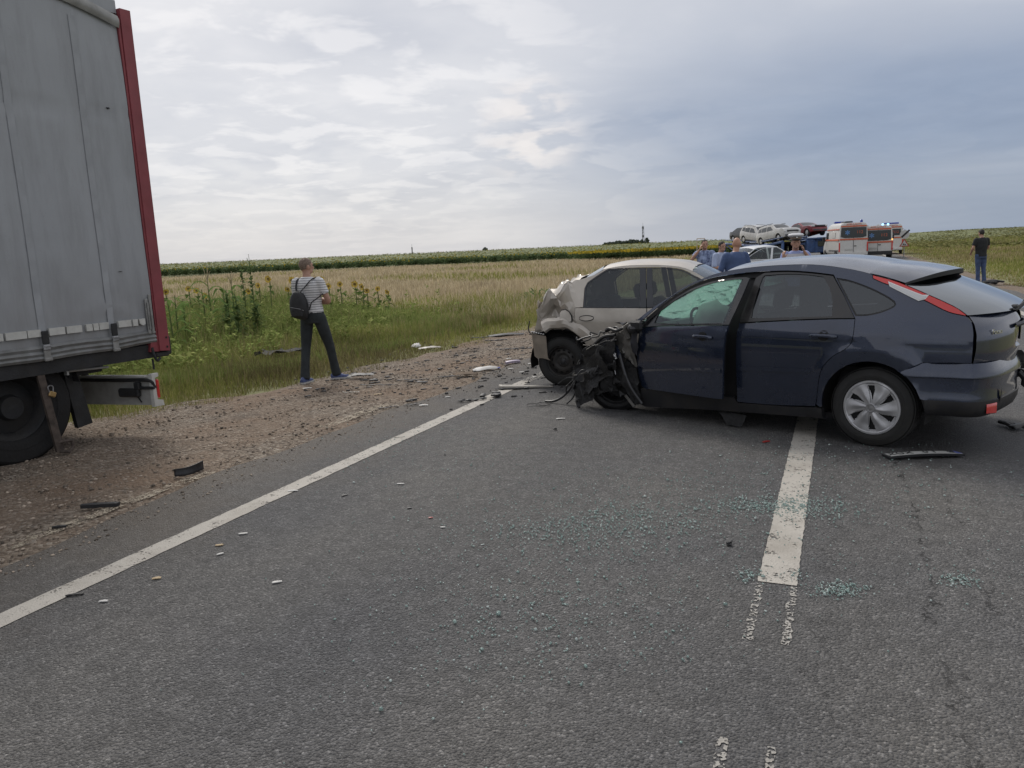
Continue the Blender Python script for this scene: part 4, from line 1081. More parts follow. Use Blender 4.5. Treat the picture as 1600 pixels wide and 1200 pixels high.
    def ring(t):   # 0..1 from near arch round the tail to the far arch: (x, y, nx, ny)
        if t < .18: x = -.20-.36*t/.18; return x, ys(x, .62)-.012, 0., 1.
        if t > .82: x = -.20-.36*(1-t)/.18; return x, -(ys(x, .62)-.012), 0., -1.
        u = (t-.18)/.64; a = math.pi*u
        cx = math.sin(a); cy = math.cos(a)
        sgn = 1 if cy >= 0 else -1
        x = -.56-.255*abs(cx)**.62; y = (ys(-.56, .62)-.012)*sgn*abs(cy)**.62
        n_ = Vector((-abs(cx)**1.2-.02, cy*1.1, 0)).normalized(); return x, y, n_.x, n_.y
    rows = []
    for (z, o_) in prof:
        row = []
        for j in range(73):
            t = j/72; x, y, nx, ny = ring(t); zz = z
            if x > -.37: zz = min(z, .628+(.70-.628)*min(1, max(0, (-.225-x)/.13)))
            a2 = .386**2-x*x
            if x > -.386 and z < .66: zz = max(zz, .31+math.sqrt(max(0, a2)))
            dy_ = y+ny*o_; q = Vector((x+nx*o_, dy_, zz))
            if y < .05: q = q+fb(q)*min(1, (.05-y)/.3)+Vector((min(.25, (.05-y)*.35), 0, -.04*min(1, (.05-y)/.5)))
            row.append(q)
        rows.append(row)
    bu = grid_mesh('rear_bumper', rows, [M['navy'], M['sill_black']], T, sharp=32, flip=True)
    bu.data.polygons.foreach_set('material_index', [0 if i//72 < 8 else 1 for i in range(len(bu.data.polygons))]); bu['label'] = 'cracked dark blue rear bumper'
    rb = lambda y_, z_: None
    rows = []
    for z in (.412, .395, .365, .335, .325):
        row = []
        for j in range(7):
            t = .315+.055*j/6; x, y, nx, ny = ring(t); e = .03 if .33 < z < .41 else .012
            row.append((x+nx*e, y+ny*e, z-.012*j/6*(z < .35)))
        rows.append(row)
    grid_mesh('reflector', rows, M['lamp_red'], bu, sharp=50, flip=True)
    rows = [[(ring(.335+.06*j/6)[0]+ring(.335+.06*j/6)[2]*.045, ring(.335+.06*j/6)[1]+ring(.335+.06*j/6)[3]*.045, z+.02*j/6) for j in range(7)] for z in (.445, .438, .430)]
    tear = MB(); x, y, nx, ny = ring(.385)
    tear.add([(x+nx*.033, y+ny*.033, .50), (x+nx*.036-.0, y+ny*.036-.03, .47), (x+nx*.033, y+ny*.033-.015, .385), (x+nx*.034, y+ny*.034+.012, .43)], [(0, 1, 2, 3)]).build('tear', M['blackout'], bu)
    # torn pieces hanging behind the far corner
    brk = [((-.74, .10, .64), (-.90, -.06, .60), (-.86, -.22, .54), (-.72, -.10, .57)), ((-.80, .06, .57), (-.98, -.16, .55), (-.95, -.24, .50), (-.78, -.06, .50)), ((-.78, .02, .70), (-.84, -.14, .69), (-.83, -.16, .60), (-.76, -.02, .60))]
    for i, c in enumerate(brk): crumple('broken_trim', c, 6, 5, .03, 31+i, M['black_plastic'], bu, 34)
    MB().tube([(-.82, .03, .55), (-.86, .0, .49), (-.85, -.02, .44), (-.88, -.03, .41)], [.02, .024, .018, .014], 7).build('broken_trim', M['black_plastic'], bu, True)
    # wheels
    w = tyre(T, (.0, .765, .315), .315, .205, .213); spoke_cover(w, .222, .088, M['cover_silver'])
    w = tyre(T, (.0, -.765, .315), .315, .205, .213); w.rotation_euler = (0, 0, math.pi); spoke_cover(w, .222, .088, M['cover_silver'])
    w = tyre(T, (2.56, .70, .285), .30, .205, .205, rot=(R(-6), 0, R(14)), m=M['wreck_black']); steel_rim(w, .207, .205, M['wreck_black'])
    # cabin
    fl = MB().box((1.1, 0, .20), (2.3, 1.55, .04)).box((.0, 0, .58), (.9, 1.30, .04)).box((.42, 0, .42), (.04, 1.5, .36))
    fl.build('floor_pan', M['blackout'], T)
    for y_ in (.37, -.37):
        seat(T, 1.42, y_); seat(T, .62, y_, h=.55, lean=-.3)
    MB().rbox((2.02, 0, .80), (.42, 1.40, .22), .07, (0, .12, 0)).build('dashboard', M['black_plastic'], T, True)
    steering_wheel(T, 1.76, .37, .86)
    ab = MB().ico((1.66, .37, .90), (.16, .22, .20), 3, .10, seed=3).build('airbag', mat('airbag', (.50, .53, .50), .8, bump=.3, bscale=14), T, True, 80)
    ab['label'] = 'limp deployed airbag behind the steering wheel'
    MB().box((2.22, 0, .56), (.05, 1.50, .72)).build('firewall', M['wreck_black'], T)
    wreck_front(T)
    return T
M['wreck_black'] = mat('wreck_black', (.008, .008, .009), .5, var=.5, vscale=14, bump=.4, bscale=30, dirt=.25, dscale=8, dcol=(.025, .022, .019))
M['wreck_grey'] = mat('wreck_grey', (.12, .115, .105), .5, metal=.35, var=.4, vscale=10, dirt=.6, dscale=7, dcol=(.07, .055, .042))
M['hose'] = mat('hose', (.014, .014, .015), .45, var=.4, dirt=.3, dcol=(.06, .05, .045))
M['rear_glass'] = glass('rear_glass', (.06, .07, .075), .16, .05)
def handle(door, ys, side, x, z, l, shift=(0, 0, 0)):
    y = ys(x, z); sx, sy, sz = shift
    def P(dx, dy, dz): return (x+dx+sx, side*(y+dy)+sy, z+dz+sz)
    cup = []
    for k in range(17):
        a = math.pi*2*k/16; cup.append((x+.050*math.cos(a), z+.004+.042*math.sin(a)))
    panel('handle_cup', cup[:-1], ys, M['blackout'], door, side, off=.0015, gap=0, thick=.002, step=.03, edge=.01, warp=lambda q: (q.x+sx, q.y+sy, q.z+sz))
    rows = []
    for (dz, dy) in ((.016, .006), (.014, .030), (.004, .037), (-.010, .034), (-.016, .010)):
        rows.append([P(-l/2+l*j/10, dy*(1 if 0 < j < 10 else .35), dz*(1 if 0 < j < 10 else .6)+.004*math.sin(math.pi*j/10)) for j in range(11)])
    o = grid_mesh('handle', rows, M['navy'] if 'navy' in door.data.materials[0].name else door.data.materials[0], door, sharp=50)
    me = o.data; bm = bmesh.new(); bm.from_mesh(me); bmesh.ops.recalc_face_normals(bm, faces=bm.faces)
    s = sum(f.normal.y*f.calc_area() for f in bm.faces)
    if s*side < 0: bmesh.ops.reverse_faces(bm, faces=bm.faces)
    bm.to_mesh(me); bm.free()
def wreck_front(T):
    rr = random.Random(4)
    C_ = crumple
    # inner wing and strut tower, bent and bare
    C_('inner_wing', ((2.40, .84, .815), (2.18, .90, .82), (2.20, .88, .50), (2.34, .86, .58)), 9, 9, .045, 3, M['wreck_grey'], T, 34)
    C_('strut_tower', ((2.62, .74, .80), (2.38, .84, .825), (2.33, .85, .62), (2.52, .78, .62)), 8, 8, .04, 5, M['wreck_grey'], T, 31)
    C_('scuttle_panel', ((2.30, .86, .92), (2.16, .88, .95), (2.20, -.80, .96), (2.42, -.80, .88)), 6, 16, .03, 8, M['wreck_black'], T, 23)
    C_('wing_remnant', ((2.88, .70, .66), (2.48, .86, .80), (2.40, .88, .60), (2.84, .80, .46)), 10, 9, .06, 12, M['navy_dull'], T, 26)
    C_('wing_remnant', ((2.55, .84, .72), (2.42, .88, .70), (2.36, .90, .58), (2.50, .88, .60)), 6, 6, .03, 14, M['navy'], T, 36)
    C_('wing_remnant', ((2.24, .905, .86), (2.15, .915, .84), (2.16, .92, .60), (2.23, .915, .64)), 5, 8, .022, 15, M['navy_dull'], T, 36)
    C_('wheel_liner', ((2.98, .78, .52), (2.42, .88, .62), (2.36, .84, .28), (2.94, .82, .10)), 12, 10, .07, 17, M['wreck_black'], T, 26)
    C_('wheel_liner', ((2.98, .60, .46), (2.72, .80, .50), (2.78, .86, .14), (2.97, .74, .05)), 9, 8, .06, 18, M['wreck_black'], T, 31)
    C_('wheel_liner', ((2.42, .90, .50), (2.20, .91, .48), (2.14, .90, .13), (2.30, .90, .14)), 7, 9, .045, 19, M['wreck_black'], T, 29)
    C_('crossmember', ((3.0, .62, .44), (3.05, -.62, .46), (2.98, -.60, .20), (2.95, .60, .16)), 14, 5, .09, 20, M['wreck_black'], T, 18)
    C_('engine_cover', ((2.95, .50, .66), (2.40, .60, .80), (2.40, -.60, .84), (2.98, -.55, .70)), 10, 14, .09, 22, M['wreck_black'], T, 21)
    C_('bonnet_remnant', ((2.60, .62, .84), (2.28, .72, .90), (2.26, -.70, .93), (2.66, -.60, .86)), 8, 14, .07, 23, M['navy_dull'], T, 21)
    for i in range(14):
        c = (rr.uniform(2.3, 2.95), rr.uniform(-.5, .70), rr.uniform(.2, .68)); d = (rr.uniform(.05, .16), rr.uniform(.05, .16), rr.uniform(.04, .14))
        MB().ico(c, d, 2, .22, (rr.uniform(0, 3), rr.uniform(0, 3), 0), seed=i).build('engine_part', M['wreck_black'] if i % 3 else M['dark_metal'], T, True, 25)
    C_('wheel_liner', ((3.02, .84, .40), (2.62, .93, .66), (2.46, .93, .40), (2.98, .90, .06)), 12, 10, .05, 51, M['wreck_black'], T, 29)
    C_('wheel_liner', ((2.96, .90, .22), (2.70, .94, .40), (2.60, .92, .20), (2.93, .92, .02)), 8, 8, .05, 52, M['wreck_black'], T, 36)
    C_('wheel_liner', ((2.86, .84, .60), (2.44, .92, .74), (2.40, .92, .46), (2.80, .90, .36)), 10, 9, .06, 53, M['wreck_black'], T, 31)
    # hoses, rods and cables
    def hose(pts, r, m='hose', nm='hose'):
        MB().tube(crv(pts, 5), r, 7).build(nm, M[m], T, True)
    hose([(2.46, .86, .79), (2.62, .84, .76), (2.78, .80, .66), (2.92, .76, .55)], .017)
    hose([(2.42, .885, .74), (2.60, .87, .71), (2.76, .85, .62), (2.90, .82, .52)], .010)
    hose([(2.90, .78, .53), (3.02, .70, .50), (3.10, .66, .43), (3.16, .62, .36)], .014, 'dark_metal', 'pipe')
    hose([(3.02, .70, .47), (3.07, .72, .36), (3.10, .74, .24), (3.20, .78, .10), (3.30, .84, .03), (3.42, .86, .015)], .014)
    hose([(2.97, .74, .50), (3.02, .78, .40), (3.0, .80, .30), (3.02, .78, .22), (3.08, .80, .08), (3.12, .86, .02)], .009, 'hose', 'cable')
    hose([(2.95, .80, .44), (2.96, .84, .33), (2.95, .86, .20), (2.97, .87, .06), (2.93, .88, .005)], .012)
    hose([(3.10, .60, .44), (3.18, .64, .32), (3.16, .70, .24), (3.22, .74, .18)], .008, 'hose', 'cable')
    hose([(2.99, .78, .30), (3.08, .78, .27), (3.14, .82, .20), (3.17, .80, .12)], .007, 'hose', 'cable')
    hose([(2.38, .90, .60), (2.30, .93, .42), (2.22, .94, .28), (2.10, .94, .14)], .016, 'dark_metal', 'suspension_rod')
    hose([(2.30, .93, .20), (2.22, .94, .13), (2.19, .94, .10)], .015, 'wreck_grey', 'suspension_rod')
    hose([(2.44, .90, .62), (2.45, .905, .50), (2.43, .91, .40)], .006, 'steel', 'cable')
    hose([(2.62, .80, .82), (2.56, .82, .845), (2.46, .84, .83), (2.36, .86, .86), (2.30, .86, .845)], .016)
    hose([(2.66, .78, .80), (2.60, .80, .815), (2.50, .80, .86), (2.44, .82, .84)], .010)
    hose([(2.26, .89, .90), (2.30, .90, .87), (2.30, .90, .82), (2.27, .90, .76)], .030, 'wreck_grey', 'pipe')
    for i in range(22):
        a = Vector((rr.uniform(2.4, 2.95), rr.uniform(.55, .88), rr.uniform(.35, .78))); pts = [a]
        for k in range(4): a = a+Vector((rr.uniform(-.06, .12), rr.uniform(-.04, .06), rr.uniform(-.12, .05))); pts.append(a)
        hose(pts, rr.uniform(.004, .011), rr.choice(['hose', 'hose', 'dark_metal', 'wreck_grey']), 'cable')
    for i in range(26):
        c = Vector((rr.uniform(2.32, 2.98), rr.uniform(.78, .94), 0)); c.z = rr.uniform(.12, .80-.55*max(0, (c.x-2.35)/.62)); s = rr.uniform(.03, .09)
        e = [Vector((rr.uniform(-1, 1), rr.uniform(-.5, .5), rr.uniform(-1, 1)))*s for _ in range(4)]
        C_('torn_metal', [c+q for q in e], 3, 3, .015, 200+i, M[rr.choice(['wreck_black', 'wreck_black', 'wreck_grey', 'navy_dull', 'dark_metal'])], T, 52)
    # broken mirror base on the door corner, clips
    MB().rbox((2.16, .93, .90), (.14, .05, .10), .02).ico((2.20, .94, .87), (.05, .03, .04), 2, .2).build('mirror_base', M['black_plastic'], T, True)
    MB().tube([(2.46, .905, .60), (2.43, .915, .585), (2.41, .92, .56)], .009, 6).tube([(2.43, .915, .585), (2.42, .92, .61)], .007, 6).build('plastic_clip', M['white_paint'], T)
    MB().ico((2.96, .86, .29), (.018, .018, .02), 1).build('plastic_cap', mat('amber', (.35, .20, .05), .4), T)
    # undertray piece dragging on the asphalt
    crumple('undertray', ((1.35, .80, .13), (1.08, .80, .12), (1.12, .83, .012), (1.24, .84, .02)), 4, 5, .015, 41, M['wreck_black'], T, 12)
hatch = build_focus()
# ================================================================== BEIGE SALOON, REAR CRUSHED
def span_auto(T, seq, ys, name_mats, nu=13, power=2.4, crown=.04):
    pass
SALOON_TABLE = ([.05, .2, .3, .42, .55, .66, .75, .85, .92, .98, 1.1, 1.25, 1.4, 1.46, 1.55], [.79, .815, .83, .846, .858, .864, .866, .858, .846, .828, .775, .705, .638, .60, .55])
def build_saloon(T, P, crushed, detail=True, open_door=0.0, near=-1):
    base = smooth_table(*SALOON_TABLE); step = .055 if detail else .12; ed = .025 if detail else .06
    fl = fold(77, .115, 22.0); fl2 = fold(78, .02, 50.0)
    def ys(x, z):
        y = base(z)
        if x < -.1: y -= .13*((-x-.1)/.7)**2
        if x > 2.7: y -= .14*((x-2.7)/.7)**2
        for cx in (0, 2.63):
            rho = math.hypot(x-cx, z-.30)
            if z > .2: t = min(1, max(0, (.45-rho)/.05)); y += .016*t*t*(3-2*t)
        if z > .5: y += .007*math.exp(-((z-.805)/.02)**2)
        return y
    def crush(q):
        if not crushed or q.x > .20: return q
        k = min(1, (.20-q.x)/.22); up = min(1, max(0, (q.z-.40)/.25))
        g_ = math.exp(-((q.x+.07)/.14)**2-((q.z-.90)/.11)**2); return q+(fl(q)*1.0+fl2(q))*k*up+Vector((0, (.05*k*up+.17*g_)*(1 if q.y < 0 else -1), -.03*g_))
    def arc(cx, a0, a1, r_, n=12): return [(cx+r_*math.cos(R(a0+(a1-a0)*k/n)), .30+r_*math.sin(R(a0+(a1-a0)*k/n))) for k in range(n+1)]
    cant = crv([(2.16, .965), (1.98, 1.09), (1.80, 1.205), (1.66, 1.29), (1.56, 1.345), (1.42, 1.395), (1.20, 1.422), (.95, 1.432), (.72, 1.428), (.52, 1.400)], 4)
    if crushed:
        rear = [(.40, 1.335), (.22, 1.285), (.16, 1.290), (.0, 1.205), (-.12, 1.15), (-.235, 1.085), (-.30, .96), (-.325, .86), (-.335, .72), (-.33, .64), (-.20, .70)]
        archr = arc(0, 112, 2, .425)
    else:
        rear = [(.40, 1.325), (.22, 1.20), (.06, 1.075), (-.20, 1.03), (-.55, 1.01), (-.76, .99), (-.80, .90), (-.80, .62), (-.36, .52)]
        archr = arc(0, 150, 2, .36)
    doorrear = crv([(.455, .27), (.44, .38), (.42, .48), (.36, .60), (.27, .70), (.215, .78), (.195, .87), (.200, .955)], 3)
    seal = crv([(.315, 1.225), (.345, 1.262), (.545, 1.388), (.62, 1.398), (.80, 1.402), (1.0, 1.402), (1.25, 1.393), (1.44, 1.365), (1.62, 1.275), (1.80, 1.165), (1.96, 1.045), (2.03, .985)], 3)
    body = cant+rear+archr+[(.43, .26)]+doorrear+[(.20, .958), (.300, .962), (.296, 1.18)]+seal+[(2.06, .955)]
    win_r = [(.325, .970), (.318, 1.18)]+crv([(.325, 1.215), (.36, 1.252), (.55, 1.372), (.62, 1.382), (.80, 1.386), (.945, 1.386)], 3)+[(.985, .955)]
    win_f = [(1.14, .985), (1.095, 1.383)]+crv([(1.25, 1.377), (1.43, 1.347), (1.60, 1.258), (1.78, 1.150), (1.93, 1.035)], 3)+[(1.95, .985)]
    frame_r = [(.300, .955), (.298, 1.18)]+crv([(.306, 1.222), (.345, 1.265), (.545, 1.387), (.62, 1.396), (.80, 1.400), (1.02, 1.400)], 3)+[(1.06, .945)]
    frame_f = [(1.064, .945), (1.024, 1.400)]+crv([(1.25, 1.391), (1.44, 1.362), (1.62, 1.272), (1.80, 1.162), (1.96, 1.042), (2.03, .985)], 3)+[(2.04, .958)]
    glassm = M['glass_saloon'] if (detail or open_door) else M['car_glass_far']
    for side in (1, -1):
        o = panel('rear_wing', body, ys, P, T, side, step=step*(1.25 if crushed and side == near else 1), edge=.04 if crushed and side == near else ed, warp=crush if crushed else None, facet=5 if crushed and side == near else 38)
        if crushed and side == near: o['label'] = 'crumpled beige rear wing'
        rdb = [(1.062, .942)]+crv([(1.062, .93), (1.075, .70), (1.075, .45), (1.07, .262)], 3)+[(1.06, .258), (.47, .262)]+doorrear+[(.21, .957)]
        d = panel('door', rdb, ys, P, T, side, step=step, edge=ed)
        panel('window_frame', frame_r, ys, M['grey_trim'] if not open_door else P, d, side, [win_r], off=-.002, step=.05 if detail else .12, edge=ed)
        panel('window', win_r, ys, glassm, d, side, off=-.008, gap=-.004, thick=0, step=.08)
        fdb = [(1.068, .942)]+crv([(1.068, .93), (1.081, .70), (1.081, .45), (1.076, .262)], 3)+[(1.09, .258), (2.10, .262)]+crv([(2.13, .29), (2.16, .5), (2.15, .75), (2.10, .95)], 3)
        hg = (2.10, side*.84, 0) if (open_door and side == near) else None
        wp = (lambda q: (q.x-hg[0], q.y-hg[1], q.z)) if hg else None
        d2 = panel('door', fdb, ys, P, T, side, step=step, edge=ed, origin=hg)
        panel('window_frame', frame_f, ys, M['grey_trim'] if not hg else P, d2, side, [win_f], off=-.002, step=.05 if detail else .12, edge=ed, warp=wp)
        panel('window', win_f, ys, glassm, d2, side, off=-.008, gap=-.004, thick=0, step=.08, warp=wp)
        if hg: d2.rotation_euler = (0, 0, R(open_door)*side*-1); d2['label'] = 'front door standing open'
        if detail or open_door:
            for dd, hx in ((d, .345), (d2, 1.30)):
                if dd is d2 and hg: continue
                oval = [(hx+.085*math.cos(2*math.pi*k/18), .835+.026*math.sin(2*math.pi*k/18)) for k in range(18)]
                panel('handle', oval, lambda x, z: ys(x, z)+.012*max(0, 1-((x-hx)/.085)**2), P, dd, side, off=.010, gap=0, thick=.014, step=.03, edge=.015)
                panel('handle_cup', inset(oval, -.009), ys, M['blackout'], dd, side, off=.0015, gap=0, thick=.002, edge=.02)
            panel('moulding', [(.50, .615), (.98, .60), (.98, .572), (.50, .587)], ys, P, d, side, off=.009, gap=0, thick=.011)
        panel('sill', [(2.16, .255), (.45, .255), (.40, .17), (2.2, .16)], ys, M['sill_black'], T, side, thick=.05, step=step)
        fw = [(2.17, .965), (2.165, .75), (2.175, .5), (2.15, .30), (2.20, .17)]+arc(2.63, 200, -15, .365)+[(3.05, .20), (3.38, .22), (3.42, .45), (3.38, .66), (3.15, .83), (2.6, .935)]
        panel('front_wing', fw, ys, P, T, side, step=step, edge=ed)
        rows = []
        for cx in (0, 2.63):
            rows = [[(cx+.40*math.cos(R(-12+204*k/12)), side*y_, .30+.40*math.sin(R(-12+204*k/12))) for y_ in (.83, .72, .55)] for k in range(13)]
            grid_mesh('arch_liner', rows, M['blackout'], T)
        if crushed and side == near:
            fp = [(.045+.085*math.cos(a)*(1 if abs(a) < 1.7 else .75), .865+.085*math.sin(a)) for a in [k*math.pi*2/20-math.pi for k in range(20)]]
            fp = [(.022, .80), (.022, .90), (.045, .93), (.085, .935), (.13, .91), (.16, .86), (.165, .80), (.09, .79)]
            panel('fuel_flap', fp, ys, P, T, side, off=.028, gap=0, thick=.02, step=.03, warp=lambda q: (q.x, q.y+.09*(q.x-.16), q.z))
            panel('flap_gap', inset(fp, -.010), ys, M['blackout'], T, side, off=.016, gap=0, thick=.01, step=.03)
    # roof, glass, bonnet, boot
    cr = resample_curve([q for q in cant if q[0] <= 1.57]+[(.50, 1.395)], 14)
    span(cr, [(x-.01, z+.058) for x, z in cr], ys, 'roof', P, T, 17, 2.6)
    ws = resample_curve([q for q in cant if q[0] >= 1.56], 10)
    span(ws, [(x+.10*(1-k/9)+.02, z+.05) for k, (x, z) in enumerate(ws)], ys, 'windscreen', M['glass_saloon'] if detail else glassm, T, 15, 2.4)
    rw = resample_curve([(.51, 1.397), (.36, 1.31), (.21, 1.20)] if crushed else [(.51, 1.397), (.30, 1.26), (.06, 1.075)], 8)
    span(rw, [(x-.08-.04*k/7, z+.045) for k, (x, z) in enumerate(rw)], ys, 'rear_window', M['rear_glass'] if detail else glassm, T, 15, 2.4)
    bn = resample_curve([(2.14, .965), (2.6, .935), (3.15, .83), (3.37, .68)], 10)
    span(bn, [(x+.10, z+.05) for x, z in bn], ys, 'bonnet', P, T, 13, 2.4)
    fb = resample_curve([(3.38, .66), (3.42, .45), (3.39, .22)], 8)
    span(fb, [(x+.12, z) for x, z in fb], ys, 'front_bumper', P, T, 13, 2.6)
    if crushed:
        lid = resample_curve([(.21, 1.275), (.0, 1.20), (-.12, 1.15), (-.235, 1.085), (-.30, .97)], 16)
        fo = fold(91, .05, 25.0)
        span(lid, [(x-.02, z+.05) for x, z in lid], ys, 'boot_lid', P, T, 33, 2.4, lambda q: crush(q)+fo(q)*.5*min(1, (.3-q.x)/.3))
        crumple('boot_lid_edge', ((-.32, -.72, 1.03), (-.40, .70, 1.0), (-.37, .70, .62), (-.335, -.76, .62)), 30, 14, .05, 61, P, T, 26)
        crumple('torn_seam', ((-.20, -.70, 1.115), (-.30, -.72, 1.03), (-.31, -.60, 1.05), (-.22, -.55, 1.13)), 4, 4, .012, 62, M['blackout'], T, 10)
        # fender lip rolled outwards over the tyre
        rows = []
        fo = fold(63, .035, 30.0)
        for k in range(33):
            a = R(118-104*k/32); row = []
            for (dr, dy) in ((.11, -.005), (.075, .03), (.03, .045), (-.01, .035), (-.03, .0)):
                r_ = .425+dr; x, z = r_*math.cos(a), .30+r_*math.sin(a)*(1.03)
                row.append(Vector((x, near*(ys(x, min(z, .8))+dy), z))+fo(Vector((x, 0, z))))
            rows.append(row)
        o = grid_mesh('wheel_arch_lip', rows, P, T, sharp=18, flip=True); o['label'] = 'bent wheel arch lip standing out over the tyre'
        # loose bumper corner
        rows = []; fo = fold(64, .025, 24.0)
        for i, z in enumerate((.655, .64, .57, .50, .43, .37, .335)):
            row = []
            for j in range(15):
                t = j/14; x = -.175-.24*math.sin(t*1.9)**1.0 if t < .83 else -.41; y = near*(.865-.02*i/6-.9*max(0, t-.42)**1.2)
                q = Vector((x+.02*i/6+(.03 if i == 6 else 0), y, z+.02*math.sin(t*5)-.03*(1-t)))
                row.append(q+fo(q))
            rows.append(row)
        bu = grid_mesh('rear_bumper', rows, M['bumper_brown'], T, sharp=38, flip=True); bu['label'] = 'broken rear bumper corner hanging below the wing'
        mb = MB()
        for j in range(6): mb.rbox((-.36+.03*j, near*(.845), .672-.006*j), (.018, .03, .014), .004)
        mb.build('bumper_clips', M['white_paint'], bu)
        MB().tube(crv([(-.40, near*.80, .80), (-.42, near*.80, .70), (-.38, near*.82, .64), (-.28, near*.84, .62)], 4), .008, 6).build('torn_seal', M['black_plastic'], T)
        crumple('inner_panel', ((-.33, near*.80, .66), (.30, near*.80, .62), (.34, near*.55, .66), (-.36, near*.50, .64)), 8, 6, .04, 66, M['blackout'], T)
        MB().box((-.08, 0, .55), (.6, 1.3, .30)).build('boot_floor', M['blackout'], T)
    else:
        lid = resample_curve([(.06, 1.075), (-.20, 1.03), (-.55, 1.01), (-.76, .985)], 8)
        span(lid, [(x-.04, z+.045) for x, z in lid], ys, 'boot_lid', P, T, 13, 2.4)
        rb = resample_curve([(-.77, .985), (-.80, .88), (-.80, .62), (-.76, .28)], 8)
        span(rb, [(x-.10, z) for x, z in rb], ys, 'rear_bumper', P, T, 13, 2.6)
        for side in (1, -1):
            panel('rear_bumper_side', [(-.36, .515), (-.79, .615), (-.77, .30), (-.37, .28)], ys, P, T, side, step=.12)
            panel('tail_lamp', [(-.60, .99), (-.785, .975), (-.798, .70), (-.66, .70)], ys, M['lamp_red'], T, side, off=.006, gap=0, step=.1)
            panel('headlamp', [(3.02, .84), (3.30, .74), (3.38, .62), (3.05, .70)], ys, M['lamp_white'], T, side, off=.006, gap=0, step=.1)
    MB().rbox((3.50, 0, .60), (.03, .9, .10), .012).build('grille', M['black_plastic'], T)
    for x in (0, 2.63):
        for side in (1, -1):
            w = tyre(T, (x, side*.725, .298), .298, .19, .188, rot=(0, 0, 0 if side == 1 else math.pi), n=40 if detail else 24)
            if detail: steel_rim(w, .190, .19)
            else: MB().lathe([(.19, .07), (.15, .085), (.05, .08), (0, .085)], axis='y', n=24).build('rim', M['cover_silver'], w, True, fix=False)
    MB().box((1.45, 0, .22), (2.8, 1.5, .05)).box((2.15, 0, .55), (.06, 1.5, .65)).build('floor_pan', M['blackout'], T)
    if detail or open_door:
        for y_ in (.36, -.36):
            seat(T, 1.35, y_, h=.60)
            MB().rbox((.42, y_, .74), (.14, .60, .60), .05, (0, -.35, 0)).build('seat_back', M['seat_cloth'], T, True, 60)
        MB().rbox((.70, 0, .40), (.5, 1.30, .16), .05).build('seat_cushion', M['seat_cloth'], T, True, 60)
        MB().rbox((1.95, 0, .84), (.40, 1.38, .20), .07).build('dashboard', M['black_plastic'], T, True)
        steering_wheel(T, 1.70, .36, .88)
    return T
M['beige'] = mat('beige_paint', (.50, .455, .395), .36, metal=.35, coat=.5, var=.05, vscale=2, dirt=.32, dscale=2.5, dcol=(.20, .17, .135))
M['bumper_brown'] = mat('bumper_brown', (.27, .23, .185), .5, var=.15, dirt=.5, dscale=5, dcol=(.14, .115, .09))
M['grey_trim'] = mat('grey_trim', (.05, .053, .06), .5, var=.1)
M['glass_saloon'] = glass('glass_saloon', (.42, .47, .44), .02)
M['car_glass_far'] = mat('car_glass_far', (.02, .024, .028), .08, spec=.8)
M['white_car'] = mat('white_car_paint', (.66, .67, .68), .3, coat=.6, var=.04, dirt=.15)
HD2 = R(-22)
LT = thing('saloon_car', 'beige saloon with crushed boot and crumpled rear wing standing behind the dark hatchback', 'car', (.923, 10.066, -.0), HD2)
build_saloon(LT, M['beige'], True)
_wc = at_depth(1186, 400, 30.5)
WT = thing('saloon_car', 'white saloon with its front door open, parked beyond the dark roof among the standing people', 'car', (_wc.x+1.1, _wc.y+.9, 0), R(180+14))
build_saloon(WT, M['white_car'], False, False, 30.0, 1)

# ================================================================== CURTAIN-SIDED TRAILER
M['curtain'] = None
def curtain_mat():
    m = mat('curtain_pvc', (.27, .285, .305), .5); nt, N, L, b = attr_nodes(m)
    tc = N.new('ShaderNodeTexCoord'); o = tc.outputs['Object']
    mp = N.new('ShaderNodeMapping'); mp.inputs['Scale'].default_value = (2.2, 1, .35); L.new(o, mp.inputs[0])
    c = mix_n(N, L, noise_n(N, L, o, .9, 6), (.285, .298, .318), (.365, .38, .398))
    c = mix_n(N, L, ramp_n(N, L, noise_n(N, L, mp.outputs[0], 2.4, 8, .7), [(.45, 0.), (.75, .42)]), c, (.155, .155, .155))
    c = mix_n(N, L, ramp_n(N, L, noise_n(N, L, o, 26, 6, .8), [(.60, 0.), (.80, .35)]), c, (.12, .12, .12))
    sp = N.new('ShaderNodeSeparateXYZ'); L.new(o, sp.inputs[0])
    lowd = N.new('ShaderNodeMapRange'); lowd.inputs[1].default_value = 1.9; lowd.inputs[2].default_value = .8; L.new(sp.outputs[2], lowd.inputs[0])
    c = mix_n(N, L, math_n(N, L, 'MULTIPLY', math_n(N, L, 'MULTIPLY', lowd.outputs[0], noise_n(N, L, mp.outputs[0], 3, 6)), .75), c, (.135, .125, .11))
    L.new(c, b.inputs['Base Color']); bump_n(N, L, b, noise_n(N, L, o, 160, 3), .12, .01); return m
M['curtain'] = curtain_mat()
M['trailer_red'] = mat('trailer_red', (.235, .045, .055), .5, var=.15, vscale=4, dirt=.35, dscale=3, dcol=(.16, .07, .06))
M['chassis'] = mat('chassis', (.015, .016, .018), .65, var=.4, bump=.2, dirt=.5, dscale=5, dcol=(.06, .055, .048))
M['alu_dirty'] = mat('alu_dirty', (.30, .30, .29), .5, metal=.3, var=.2, vscale=6, dirt=.6, dscale=4, dcol=(.11, .10, .085))
M['rust'] = mat('rust', (.075, .058, .048), .8, var=.4, vscale=14, bump=.3, bscale=70)
M['reflective'] = mat('reflective', (.52, .52, .49), .45, var=.08, vscale=20, dirt=.3, dscale=9, dcol=(.25, .23, .2))
M['board_white'] = mat('board_white', (.36, .36, .345), .5, var=.08, dirt=.45, dscale=4, dcol=(.15, .14, .12))
